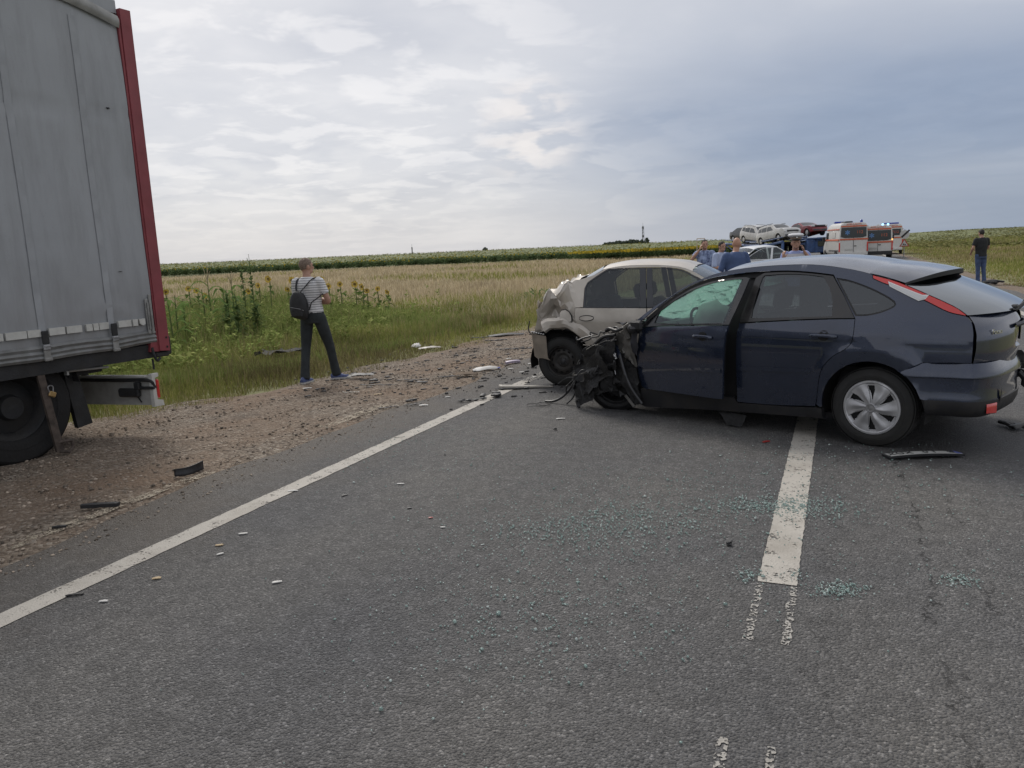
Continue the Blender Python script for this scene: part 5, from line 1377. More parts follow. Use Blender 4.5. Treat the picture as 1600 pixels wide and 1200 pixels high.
def build_trailer():
    A = R(29); k = 1.08; off = -6.563*k
    nn = Vector((math.cos(A), -math.sin(A), 0))
    T = thing('semi_trailer', 'curtain-sided semi-trailer with dirty grey tarpaulin and red corner post on the gravel', 'trailer', tuple(nn*off), R(90)-A)
    def zz(z): return 1.65+(z-1.65)*k
    X = lambda x: x*k
    x1 = X(4.80); x0 = x1-13.4; top = zz(3.90)
    s1, s2 = X(3.745), X(4.37)
    straps = [s1, s2]+[s1-.70*i for i in range(1, 17)]
    # tarpaulin: billows between the straps, scalloped lower hem
    nx, nz = 150, 46; rows = []
    xs = list(np.linspace(x0, x1-3.2, 60))+list(np.linspace(x1-3.15, x1, 110))
    st = np.array(sorted(straps)); rr = random.Random(3)
    def bulge(x, z):
        d = np.min(np.abs(st-x)); t = min(1, d/.36); t = .12+.88*t
        b = .020*t*t*(3-2*t)*math.sin(math.pi*min(1, max(0, (z-.9)/2.9)))**.5
        b += .010*math.sin(x*2.1+z*1.3)*math.sin(z*1.9+.6)+.006*math.sin(z*7+x*3.1)*math.exp(-((z-1.25)/.35)**2)
        b += -.012*math.exp(-((z-3.03-.02*x)/.02)**2)-.006*math.exp(-((z-1.90)/.015)**2)-.004*math.exp(-((z-2.55)/.012)**2)
        # creases running to the low rear corner
        u = (x-x1+.55)*.5+(z-1.35); b += .016*math.exp(-(u/.05)**2)*math.exp(-((x-x1+.4)/.35)**2)
        b += .02*math.exp(-((z-1.27)/.05)**2)*math.exp(-((x-s2+.18)/.16)**2)
        return b
    def hem(x):
        h = zz(.935)+.0
        if x > s2: h += (x-s2)/(x1-s2)*.02
        return h+.003*math.sin(x*9)
    for i in range(nz+1):
        v = i/nz; row = []
        for x in xs:
            zt = zz(3.86)-.10*max(0, (x-x1+.8)/.8)**2*0+(.17-.17*max(0, min(1, (x-x1+1.0)/1.0))**1.6)
            z = hem(x)+(zt-hem(x))*v; row.append((x, -bulge(x, z)-.004, z))
        rows.append(row)
    cu = grid_mesh('curtain', rows, M['curtain'], T, sharp=60)
    # hem folds below the reflective strip
    rows = []
    for (dz, dy) in ((.125, 0), (.10, -.022), (.075, -.006), (.052, -.024), (.03, -.008), (.012, -.022), (-.012, -.004)):
        rows.append([(x, -.012+dy-.004*math.sin(x*5+dz*40), hem(x)+dz+.004*math.sin(x*3+dz*9)) for x in xs])
    grid_mesh('curtain_hem', rows[::-1], mat('hem', (.20, .205, .205), .55, var=.2, vscale=8, dirt=.5, dscale=6, dcol=(.10, .095, .08)), cu, sharp=60)
    rows = [[(x, -.035-.02*math.sin(max(0, min(1, q))*3.14), zz(3.83)+(.17-.17*max(0, min(1, (x-x1+1.0)/1.0))**1.6)+dz) for x in xs] for q, dz in ((0, -.05), (.3, -.02), (.6, .02), (1, .06))]
    grid_mesh('curtain_hem', rows, M['alu_dirty'], cu, sharp=60)
    for (x_, z_, w_, h_) in ((X(4.60), zz(3.07), .04, .016), (X(4.52), zz(1.63), .04, .006)):
        MB().prism([(x_-w_/2, z_+h_*.3), (x_-w_*.1, z_-h_*.5), (x_+w_/2, z_), (x_+w_*.1, z_+h_*.5)], -bulge(x_, z_)-.012, -bulge(x_, z_)-.002, 'y').build('tarpaulin_tear', M['blackout'], cu)
    # webbing straps and buckles
    for x in straps:
        if x < X(2.2): continue
        rows = [[(x+dx, -max(bulge(x+e_, hem(x)+.12+(zz(3.8)-hem(x)-.12)*i/24) for e_ in (-.04, 0, .04))-.010, hem(x)+.12+(zz(3.8)-hem(x)-.12)*i/24) for dx in (-.032, .032)] for i in range(25)]
        sp = grid_mesh('strap', rows, mat('webbing', (.315, .328, .345), .7, var=.1, vscale=5), T, sharp=60)
        MB().rbox((x, -.045, zz(1.115)), (.062, .018, .12), .006).build('strap_end', M['chassis'], sp)
        MB().rbox((x, -.050, zz(1.03)), (.066, .022, .05), .008).tube([(x-.03, -.066, zz(1.042)), (x+.03, -.066, zz(1.042))], .007, 6).build('buckle', M['steel'], sp)
        MB().rbox((x, -.040, zz(.975)), (.060, .02, .10), .006).rbox((x, -.045, zz(.93)), (.07, .03, .03), .006).build('hook', M['alu_dirty'], sp)
    # reflective plates
    edges = [(3.10, 3.36), (3.375, 3.415), (3.435, 3.60), (3.612, 3.72), (3.79, 3.925), (3.94, 4.075), (4.118, 4.175), (4.185, 4.235), (4.245, 4.335), (4.43, 4.56), (4.57, 4.62), (4.632, 4.695)]
    for i, (a, b) in enumerate(edges):
        a, b = X(a), X(b); m_ = (a+b)/2; z0, z1 = zz(1.125), zz(1.185)
        c = [(a, z0), (b, z0), (b, z1), (a, z1)] if i != 11 else [(a+.01, z0+.012), (a+.035, z0-.004), (b, z0+.006), (b, z1), (a, z1)]
        MB().prism(c, -bulge(m_, 1.15)-.030, -bulge(m_, 1.15)-.004, 'y').build('reflector', M['reflective'], T)
    # side rail, floor, rear frame
    mb = MB(); mb.prism([(x0, zz(.935)), (x1, zz(.925)), (x1+.02, zz(.80)), (X(4.62), zz(.80)), (x0, zz(.83))], .012, .12, 'y')
    mb.build('side_rail', M['chassis'], T)
    MB().box(((x0+x1)/2, 1.25, zz(.90)), (13.3, 2.4, .10)).box(((x0+x1)/2-1, .85, zz(.72)), (11.4, .12, .30)).box(((x0+x1)/2-1, 1.65, zz(.72)), (11.4, .12, .30)).build('chassis_frame', M['chassis'], T)
    post = MB().prism([(X(4.82), zz(.86)), (X(4.93), zz(.85)), (X(4.935), zz(3.96)), (X(4.83), zz(3.96))], -.035, .10, 'y')
    post.box((X(4.815), .0, zz(2.4)), (.022, .05, zz(3.9)-zz(.95))).build('corner_post', M['trailer_red'], T)
    for zb in (.89, .98):
        MB().lathe([(.012, -.039), (.0, -.039)], (X(4.90), 0, zz(zb)), 'y', 12).build('bolt_hole', M['blackout'], T)
    MB().prism([(X(4.74), zz(.955)), (X(4.82), zz(1.00)), (X(4.825), zz(.855)), (X(4.72), zz(.86))], -.02, .06, 'y').build('corner_gusset', M['trailer_red'], T)
    MB().rbox((X(4.945), .10, zz(.90)), (.07, .20, .20), .015).rbox((X(4.86), .02, zz(.82)), (.16, .07, .05), .012).build('rubber_buffer', M['rubber'], T)
    MB().tube(crv([(X(4.745), -.02, zz(.90)), (X(4.75), -.035, zz(.82)), (X(4.78), -.03, zz(.77)), (X(4.82), -.02, zz(.79))], 4), .014, 7).tube([(X(4.735), -.02, zz(.79)), (X(4.738), -.02, zz(.69))], .011, 6).build('tensioner_hook', M['chassis'], T, True)
    MB().rbox((X(4.735), -.03, zz(1.20)), (.035, .02, .36), .006).rbox((X(4.775), -.03, zz(1.22)), (.03, .02, .40), .006).tube([(X(4.735), -.05, zz(1.08)), (X(4.735), -.05, zz(1.33))], .010, 6).build('curtain_tube', M['alu_dirty'], T)
    # rear wall, roof and front wall close the box
    MB().box((x1+.08, 1.27, (zz(.9)+top)/2), (.05, 2.42, top-zz(.9))).build('rear_door', M['alu_dirty'], T)
    MB().box((x0, 1.27, (zz(.9)+top)/2), (.06, 2.5, top-zz(.9))).build('front_wall', M['alu_dirty'], T)
    MB().box(((x0+x1)/2, 1.27, top+.08), (13.45, 2.52, .12)).build('roof', M['curtain'], T)
    MB().box(((x0+x1)/2, 2.54, (zz(.95)+top)/2), (13.3, .02, top-zz(.95))).build('curtain', M['curtain'], T)
    # wheels with mudguard, flap, underrun bar
    for i in range(3):
        x = X(3.52)-1.31*i
        w = tyre(T, (x, .32, .455), .52, .385, .30, rot=(0, 0, math.pi), n=56, m=M['truck_tyre'])
        MB().lathe([(.30, .13), (.27, .10), (.24, .02), (.12, .06), (.10, .12), (0, .13)], axis='y', n=36).build('rim', M['chassis'], w, True, fix=False)
        w2 = tyre(T, (x, 2.2, .455), .52, .385, .30, n=40, m=M['truck_tyre'])
    MB().box((X(2.6), 1.25, .46), (.12, 2.0, .12)).box((X(3.52), 1.25, .46), (.12, 2.0, .12)).build('axle', M['chassis'], T)
    mb = MB(); rows = []
    for j in range(15):
        a = R(10+150*j/14); rows.append([(X(3.52)+.60*math.cos(a), y_, .50+.58*math.sin(a)) for y_ in (.10, .54)])
    grid_mesh('mudguard', rows, M['chassis'], T)
    MB().prism([(X(4.05), .14), (X(4.19), .16), (X(4.10), .78), (X(3.98), .78)], .20, .26, 'y').build('mud_flap', M['chassis'], T)
    MB().prism([(X(4.02), zz(.80)), (X(4.36), zz(.80)), (X(4.33), zz(.73)), (X(4.02), zz(.72))], .18, .8, 'y').build('bracket', M['chassis'], T)
    MB().tube([(X(3.93), .05, zz(.795)), (X(4.32), .05, zz(.775))], .012, 8).box((X(3.93), .05, zz(.795)), (.02, .05, .07)).build('pull_rod', M['alu_dirty'], T)
    MB().prism([(X(3.665), zz(.80)), (X(3.725), zz(.80)), (X(3.80), zz(.13)), (X(3.735), zz(.12))], .015, .045, 'y').tube([(X(3.76), .03, zz(.20)), (X(3.80), .0, zz(.205)), (X(3.865), .0, zz(.20)), (X(3.87), .0, zz(.14)), (X(3.83), .0, zz(.105)), (X(3.765), .03, zz(.12))], .016, 7).build('side_guard_bar', M['rust'], T)
    pl = MB().rbox((X(3.755), -.005, zz(.628)), (.066, .024, .05), .008, (0, R(25), 0)).build('padlock', mat('brass', (.36, .24, .10), .45, metal=.5), T)
    MB().tube(crv([(X(3.735), -.005, zz(.645)), (X(3.725), -.005, zz(.69)), (X(3.745), -.005, zz(.705)), (X(3.768), -.005, zz(.69)), (X(3.765), -.005, zz(.648))], 4), .006, 6).build('shackle', M['steel'], pl)
    # rear underrun beam seen from its inner side
    bx = X(4.80)-.12
    ub = MB().prism([(bx-.02, .18), (bx+.02, .18), (bx+.02, .47), (bx-.02, .47)], -.02, 2.45, 'y').build('underrun_beam', M['board_white'], T)
    MB().box((bx-.035, 1.2, .485), (.05, 2.4, .02)).build('beam_edge', M['reflective'], ub)
    MB().tube(crv([(bx-.03, 1.2, .445), (bx-.035, .4, .44), (bx-.035, .05, .445), (bx-.03, -.05, .43), (bx-.01, -.055, .39), (bx+.02, -.05, .36)], 4), .016, 7).build('cable', M['chassis'], ub, True)
    MB().rbox((bx-.05, .22, .315), (.05, .26, .09), .015).rbox((bx-.05, .11, .385), (.05, .07, .08), .01).rbox((bx-.04, -.0, .365), (.03, .18, .03), .008).tube([(bx-.04, .14, .28), (bx-.03, .10, .21)], .008, 6).build('lamp_bracket', M['chassis'], ub)
    MB().prism([(bx-.03, .165), (bx+.11, .155), (bx+.10, .215), (bx+.02, .235), (bx+.015, .46), (bx+.07, .47), (bx+.07, .505), (bx-.03, .505)], -.06, -.02, 'y').build('end_plate', M['reflective'], ub)
    MB().rbox((bx+.06, -.035, .34), (.03, .05, .20), .012).build('tail_lamp', M['lamp_red'], ub)
    for y_ in (.75, 1.75): MB().prism([(bx-.02, .47), (bx+.02, .47), (bx-.25, zz(.82)), (bx-.35, zz(.82))], y_, y_+.06, 'y').build('beam_support', M['chassis'], ub)
    ub.rotation_euler = (0, 0, R(13)); c_ = Vector((bx, -.02, 0)); ub.location = c_-Matrix.Rotation(R(13), 3, 'Z') @ c_+Vector((0, 0, .07))
    return T
M['truck_tyre'] = mat('truck_tyre', (.011, .011, .012), .85, var=.3, vscale=6, bump=.25, bscale=40, dirt=.2, dscale=3, dcol=(.055, .05, .042))
trailer = build_trailer()
# ================================================================== PEOPLE
def remeshed(mb, voxel, smooth_it=3, name='tmp'):
    me = bpy.data.meshes.new(name); me.from_pydata(mb.v, [], mb.f); me.update()
    bm = bmesh.new(); bm.from_mesh(me); bmesh.ops.recalc_face_normals(bm, faces=bm.faces); bm.to_mesh(me); bm.free()
    o = bpy.data.objects.new(name, me); COL.objects.link(o)
    r = o.modifiers.new('r', 'REMESH'); r.mode = 'VOXEL'; r.voxel_size = voxel
    s = o.modifiers.new('s', 'SMOOTH'); s.iterations = smooth_it; s.factor = .5
    dg = bpy.context.evaluated_depsgraph_get(); out = bpy.data.meshes.new_from_object(o.evaluated_get(dg))
    bpy.data.objects.remove(o); bpy.data.meshes.remove(me)
    out.polygons.foreach_set('use_smooth', [True]*len(out.polygons)); return out
def part_mesh(name, me, m, parent):
    me.materials.clear(); me.materials.append(m); o = bpy.data.objects.new(name, me); COL.objects.link(o); o.parent = parent; return o
def ering(mb, rings, n=16):
    """stack of ellipses: (cx, cy, cz, rx, ry)"""
    V = []; F = []
    for (cx, cy, cz, rx, ry) in rings:
        for k in range(n): a = 2*math.pi*k/n; V.append((cx+rx*math.cos(a), cy+ry*math.sin(a), cz))
    m = len(rings)
    for i in range(m-1):
        for k in range(n): k2 = (k+1) % n; F.append((i*n+k, i*n+k2, (i+1)*n+k2, (i+1)*n+k))
    F.append(tuple(range(n))[::-1]); F.append(tuple((m-1)*n+k for k in range(n))); mb.add(V, F)
def limb(mb, pts, rad, n=12):
    P = crv(pts, 4); t = np.linspace(0, len(pts)-1, len(P)); r_ = np.interp(t, range(len(pts)), rad); mb.tube(P, list(map(float, r_)), n)
def hand(mb, wrist, dirv, palm_n, mirror=1, curl=.7):
    """palm, four fingers of different lengths and a thumb from the side of the palm"""
    w = Vector(wrist); d = Vector(dirv).normalized(); nrm = Vector(palm_n); nrm = (nrm-d*nrm.dot(d)).normalized(); sd = d.cross(nrm)*mirror
    c = w+d*.05
    mb.tube([w-d*.01, w+d*.03, w+d*.075, w+d*.09], [.026, .033, .036, .030], 10, True, .55)
    for i, (off_, ln) in enumerate(((-.030, .062), (-.010, .076), (.010, .070), (.029, .055))):
        b = w+d*.082+sd*off_; p1 = b+d*ln*.45; dd = (d*math.cos(curl)+nrm*math.sin(curl)); p2 = p1+dd*ln*.35; d3 = (d*math.cos(curl*1.8)+nrm*math.sin(curl*1.8)); p3 = p2+d3*ln*.28
        mb.tube([b-d*.02, b, p1, p2, p3], [.009, .0095, .009, .008, .0065], 7)
    t0 = w+d*.03-sd*.026; mb.tube([t0, t0+d*.022-sd*.026+nrm*.008, t0+d*.048-sd*.034+nrm*.02, t0+d*.066-sd*.032+nrm*.03], [.012, .0115, .010, .008], 7)
def head(mb, c, yaw, tilt=0.0, k=1.0):
    E = Euler((tilt, 0, yaw)).to_matrix()
    def P(x, y, z): return Vector(c)+E @ Vector((x*k, y*k, z*k))
    V = MB(); V.ico((0, .0, .02), (.074, .094, .106), 3); V.ico((0, .028, -.05), (.056, .066, .062), 2)
    V.tube([(0, .085, .02), (0, .103, -.005), (0, .112, -.022), (0, .095, -.036)], [.010, .012, .015, .010], 8)        # nose
    V.ico((0, .086, -.068), (.026, .012, .008), 2); V.ico((0, .084, -.080), (.023, .012, .008), 2)                     # lips
    V.ico((0, .080, .036), (.055, .018, .010), 2)                                                                       # brow
    for s in (-1, 1): V.ico((s*.076, -.002, -.006), (.010, .020, .032), 2)                                              # ears
    mb.add([P(*v) for v in V.v], V.f)
    return P
def build_person(name, label, loc, rotz, H, p):
    T = thing(name, label, 'person', loc, rotz); k = H/1.75
    def S(q): return (q[0]*k, q[1]*k, q[2]*k)
    J = dict(hipL=(-.09, 0, .92), hipR=(.09, 0, .92), kneeL=(-.10, .02, .50), kneeR=(.10, .02, .50), ankL=(-.11, -.02, .09), ankR=(.11, -.02, .09),
             shL=(-.185, 0, 1.425), shR=(.185, 0, 1.425), elL=(-.25, -.02, 1.13), elR=(.25, -.02, 1.13), wrL=(-.25, .06, .88), wrR=(.25, .06, .88), head=(0, .02, 1.63), lean=(0, 0))
    J.update(p.get('J', {})); lx, ly = J['lean']
    for q in ('shL', 'shR', 'elL', 'elR', 'wrL', 'wrR', 'head'):
        z = J[q][2]; t = max(0, (z-.95)/.6); J[q] = (J[q][0]+lx*t, J[q][1]+ly*t, z)
    fat = p.get('fat', 1.0)
    def torso(grow, z0, z1):
        tab = [(.84, .158, .112, 0), (.92, .168, .118, 0), (1.0, .160, .112, .005), (1.10, .150*fat, .105*fat, .008), (1.20, .160*fat, .110*fat, .005), (1.30, .178, .115, -.002), (1.38, .186, .108, -.008), (1.43, .165, .092, -.010), (1.475, .095, .070, -.008), (1.50, .060, .058, -.004)]
        zs = [t[0] for t in tab]; out = []
        for z in np.linspace(z0, z1, 14):
            rx = float(np.interp(z, zs, [t[1] for t in tab]))+grow; ry = float(np.interp(z, zs, [t[2] for t in tab]))+grow; cy = float(np.interp(z, zs, [t[3] for t in tab]))
            t = max(0, (z-.95)/.6); out.append(S((lx*t, cy+ly*t, z))+(rx*k, ry*k))
        return out
    # body
    mb = MB(); ering(mb, torso(-.006, .86, 1.50))
    limb(mb, [S((lx*.9, ly*.9-.005, 1.45)), S((lx+(J['head'][0]-lx)*.5, J['head'][1]*.5+ly*.5, 1.54)), S((J['head'][0], J['head'][1]-.005, 1.60))], [.062*k, .056*k, .056*k])
    hp = head(mb, S(J['head']), p.get('yaw', 0), p.get('tilt', 0), k)
    for s in 'LR':
        sg = -1 if s == 'L' else 1
        limb(mb, [S((J['sh'+s][0]*.75, J['sh'+s][1], J['sh'+s][2]-.01)), S(J['sh'+s]), S(tuple(.5*(a+b) for a, b in zip(J['sh'+s], J['el'+s]))), S(J['el'+s]), S(tuple(.6*a+.4*b for a, b in zip(J['el'+s], J['wr'+s]))), S(J['wr'+s])], [.050*k, .054*k, .047*k, .040*k, .041*k, .026*k])
        w = Vector(S(J['wr'+s])); e = Vector(S(J['el'+s])); d = p.get('hd'+s) or tuple((w-e).normalized()); nrm = p.get('hn'+s, (-sg*.8, .5, -.1))
        hand(mb, w, d, nrm, sg, p.get('curl', .7))
        limb(mb, [S(J['hip'+s]), S(J['knee'+s]), S(J['ank'+s])], [.075*k, .05*k, .036*k])
    body = part_mesh('body', remeshed(mb, .0095, 2), p.get('skin', M['skin']), T)
    # clothes
    sl = p.get('sleeve', .55); mb = MB(); ering(mb, torso(.012, p.get('hem', .86), 1.495))
    for s in 'LR':
        a, b, c = (Vector(S(J[q+s])) for q in ('sh', 'el', 'wr')); pts = [Vector((a.x*.72, a.y, a.z-.005)), a]; rad = [.062*k, .066*k]
        if sl <= 1: pts += [a.lerp(b, sl*.5), a.lerp(b, sl)]; rad += [.066*k, .064*k]
        else: pts += [a.lerp(b, .5), b, b.lerp(c, (sl-1)*.5), b.lerp(c, sl-1)]; rad += [.062*k, .055*k, .052*k, .046*k]
        limb(mb, pts, rad)
    part_mesh('shirt', remeshed(mb, .013, 3), p['shirt'], T)
    mb = MB(); ering(mb, torso(.010, .84, p.get('waist', 1.0)))
    fl = p.get('flare', .062)
    for s in 'LR':
        h, kn, an = (S(J[q+s]) for q in ('hip', 'knee', 'ank')); mid = tuple(.5*(a+b) for a, b in zip(kn, an)); low = (an[0], an[1]+.005, an[2]-.035)
        limb(mb, [(h[0], h[1], h[2]+.04), h, tuple(.5*(a+b) for a, b in zip(h, kn)), kn, mid, low], [.086*k, .096*k, .086*k, .068*k, .062*k, fl*k])
    part_mesh('trousers', remeshed(mb, .013, 3), p['trousers'], T)
    for s in 'LR':
        an = Vector(S(J['ank'+s])); a = p.get('toe'+s, -.15 if s == 'L' else .15); f = Vector((math.sin(a), math.cos(a), 0)); zb = an.z-.09*k
        up = MB(); E = Matrix.Rotation(-a, 3, 'Z')
        rings = [(-.085, .032, .055), (-.06, .038, .085), (-.01, .040, .092), (.05, .043, .070), (.11, .046, .048), (.16, .040, .036), (.185, .020, .022)]
        V = []; F = []; n = 12
        for (y, w_, h_) in rings:
            for q in range(n):
                t = 2*math.pi*q/n; z = max(0, math.sin(t))*h_+.012 if math.sin(t) > 0 else .012+.006*math.sin(t)
                V.append(tuple(Vector((an.x, an.y, zb))+E @ Vector((math.cos(t)*w_, y, z))))
        for i in range(len(rings)-1):
            for q in range(n): q2 = (q+1) % n; F.append((i*n+q, i*n+q2, (i+1)*n+q2, (i+1)*n+q))
        F += [tuple(range(n)), tuple((len(rings)-1)*n+q for q in range(n))]
        sh = MB().add(V, F).build('shoe', p.get('shoe', M['shoe_black']), T, True, 60)
        so = MB(); V2 = []
        outl = [(-.092, .020), (-.085, .034), (-.03, .041), (.05, .045), (.11, .049), (.165, .042), (.192, .018)]
        loop = [(-w_, y) for y, w_ in outl][::-1]+[(w_, y) for y, w_ in outl]
        so.prism([tuple((Vector((an.x, an.y, 0))+E @ Vector((x, y, 0)))[:2]) for x, y in loop], zb-.002, zb+.022, 'z').build('sole', p.get('sole', M['black_plastic']), sh)
    # hair
    if p.get('hair') is not None:
        hb = MB().ico((0, -.008, .030), (.0772, .0960, .1015), 4, .022, seed=2); z0 = p.get('hairline', -.02); V = []
        bm = bmesh.new(); vs_ = [bm.verts.new(v) for v in hb.v]
        for f in hb.f: bm.faces.new([vs_[i] for i in f])
        kill = [v for v in bm.verts if v.co.z < z0+(.075 if v.co.y > .045 else (.03 if abs(v.co.x) > .06 and v.co.y > -.02 else -.03))]
        bmesh.ops.delete(bm, geom=kill, context='VERTS'); 
        for v in bm.verts: v.co = hp(*v.co)
        bmesh.ops.recalc_face_normals(bm, faces=bm.faces); me = bpy.data.meshes.new('hair'); bm.to_mesh(me); bm.free()
        me.polygons.foreach_set('use_smooth', [True]*len(me.polygons)); part_mesh('hair', me, p['hair'], T)
    for s in (-1, 1):     # eyes
        q = hp(s*.032, .083, .012); MB().ico(q, (.012*k, .008*k, .007*k), 1).build('eye', M['eye'], T, True)
    T['_'] = 0; del T['_']
    return T, S, hp
M['eye'] = mat('eye', (.06, .05, .045), .3)
M['shoe_black'] = mat('shoe_black', (.02, .02, .022), .5, var=.2)
M['shoe_blue'] = mat('shoe_blue', (.05, .07, .17), .6, var=.35, vscale=30)
M['sole_white'] = mat('sole_white', (.50, .49, .46), .6)
M['hair_grey'] = mat('hair_grey', (.20, .15, .115), .8, var=.35, vscale=60, bump=.4, bscale=120)
M['hair_dark'] = mat('hair_dark', (.022, .018, .016), .7, var=.3, vscale=60, bump=.4, bscale=120)
def stripe_mat():
    m = mat('striped_jersey', (.6, .6, .6), .85); nt, N, L, b = attr_nodes(m); tc = N.new('ShaderNodeTexCoord'); o = tc.outputs['Object']
    sp = N.new('ShaderNodeSeparateXYZ'); L.new(o, sp.inputs[0])
    z = math_n(N, L, 'ADD', sp.outputs[2], math_n(N, L, 'MULTIPLY', noise_n(N, L, o, 7, 3), .02))
    w = math_n(N, L, 'FRACT', math_n(N, L, 'MULTIPLY', z, 30.0))
    c = mix_n(N, L, ramp_n(N, L, w, [(.0, 1.), (.16, 1.), (.22, 0.), (.95, 0.), (1., 1.)]), (.70, .70, .70), (.13, .135, .16))
    L.new(c, b.inputs['Base Color']); bump_n(N, L, b, noise_n(N, L, o, 9, 5), .5, .04); return m
M['jersey'] = stripe_mat()
M['cloth_black'] = mat('cloth_black', (.016, .017, .019), .85, var=.25, vscale=12, bump=.45, bscale=12)
M['cloth_dark'] = mat('cloth_dark', (.022, .027, .030), .85, var=.25, vscale=9, bump=.45, bscale=12)
M['denim'] = mat('denim', (.055, .085, .17), .85, var=.35, vscale=7, bump=.4, bscale=14)
M['blue_jacket'] = mat('blue_jacket', (.060, .095, .20), .8, var=.15, vscale=6, bump=.5, bscale=9)
M['pale_blue'] = mat('pale_blue', (.36, .42, .58), .85, var=.12, bump=.4, bscale=12)
M['camo_blue'] = mat('camo_blue', (.34, .42, .62), .85, vscale=13, col2=(.065, .085, .17), bump=.3, bscale=14)
M['lilac'] = mat('lilac', (.30, .35, .60), .85, var=.12, vscale=7, bump=.4, bscale=12)
M['cloth_grey'] = mat('cloth_grey', (.05, .055, .065), .85, var=.2)

# --- man in the striped jersey, back turned
p = pix(497, 590); fz = shoulder_z(p)
man, S_, hp_ = build_person('person', 'man in white striped T-shirt and black trousers with his back turned, standing on the gravel', (p.x, p.y, fz), R(-14), 1.73, dict(
    J=dict(ankL=(-.10, -.20, .09), ankR=(.21, .17, .09), kneeL=(-.115, -.06, .50), kneeR=(.165, .12, .49), hipL=(-.09, .0, .92), hipR=(.095, .01, .92),
           shL=(-.185, .0, 1.425), shR=(.185, .0, 1.425), elL=(-.235, .03, 1.14), elR=(.255, .04, 1.14), wrL=(.02, .19, 1.12), wrR=(-.02, .20, 1.17), head=(-.005, .03, 1.635), lean=(-.03, -.02)),
    yaw=R(-38), sleeve=.62, hem=.985, waist=1.03, shirt=M['jersey'], trousers=M['cloth_dark'], hair=M['hair_grey'], hairline=-.035, shoe=M['shoe_blue'], sole=M['sole_white'], toeL=.1, toeR=R(62), flare=.070, hdL=(1, .15, 0), hdR=(-1, .15, 0)))
bp_ = thing('backpack', 'small black backpack slung low on the striped man', 'backpack', (p.x, p.y, fz), R(-14))
def backpack():
    c = Vector((-.085, -.180, 1.095)); rows = []; n = 20
    for i, (h, w_, d_) in enumerate(((-.19, .02, .02), (-.18, .085, .05), (-.145, .120, .075), (-.07, .133, .085), (.02, .132, .08), (.10, .115, .068), (.16, .078, .05), (.187, .032, .03), (.190, .005, .01))):
        row = []
        for k in range(n+1):
            a = 2*math.pi*k/n; cx, sy = math.cos(a), math.sin(a)
            x = w_*math.copysign(abs(cx)**.7, cx); y = d_*math.copysign(abs(sy)**.7, sy)
            t = R(-14); row.append((c.x+x*math.cos(t)-h*math.sin(t)*-1*-1*.25, c.y+y-.02, c.z+h+x*math.sin(t)))
        rows.append(row)
    o = grid_mesh('bag_body', rows, M['pack'], bp_, sharp=60)
    bm = bmesh.new(); bm.from_mesh(o.data); bmesh.ops.remove_doubles(bm, verts=bm.verts, dist=.0005); bmesh.ops.recalc_face_normals(bm, faces=bm.faces); bm.to_mesh(o.data); bm.free()
    MB().tube(crv([(c.x-.10, c.y-.085, c.z-.02), (c.x-.04, c.y-.108, c.z-.028), (c.x+.05, c.y-.105, c.z-.045), (c.x+.10, c.y-.085, c.z-.07)], 4), .004, 6).build('zip', M['steel'], bp_)
    MB().rbox((c.x+.0, c.y-.098, c.z-.10), (.17, .03, .11), .02).build('front_pocket', M['pack'], bp_, True)
    for pts in ([(c.x-.03, c.y-.0, c.z+.19), (-.135, -.150, 1.36), (-.135, -.10, 1.455), (-.120, .0, 1.485)], [(c.x+.03, c.y+.0, c.z+.20), (.02, -.150, 1.38), (.085, -.115, 1.455), (.115, .0, 1.485)], [(c.x+.13, c.y+.02, c.z-.05), (.09, -.160, 1.14), (.17, -.12, 1.20), (.215, -.03, 1.26)]):
        MB().tube([tuple(1.73/1.75*v for v in q) for q in crv(pts, 5)], .014, 7, True, .5).build('strap', M['pack'], bp_, True)
M['pack'] = mat('pack', (.018, .019, .021), .65, var=.25, vscale=14, bump=.3, bscale=40)
backpack()
# --- man in black T-shirt across the road
p = pix(1530, 443.5)
build_person('person', 'man in black T-shirt and blue jeans with his back turned at the far road edge', (p.x, p.y, zat(p.x, p.y)+.012), R(2), 1.72, dict(
    J=dict(ankL=(-.07, -.03, .09), ankR=(.11, -.08, .09), kneeL=(-.06, .02, .5), kneeR=(.11, .0, .5), elL=(-.27, .01, 1.16), elR=(.26, .05, 1.16), wrL=(-.20, .20, 1.02), wrR=(.10, .26, 1.12), head=(.0, .04, 1.625)),
    yaw=R(6), sleeve=.7, hem=.88, shirt=M['cloth_black'], trousers=M['denim'], hair=M['hair_dark'], hairline=-.03, shoe=M['shoe_black'], fat=1.12, flare=.066))
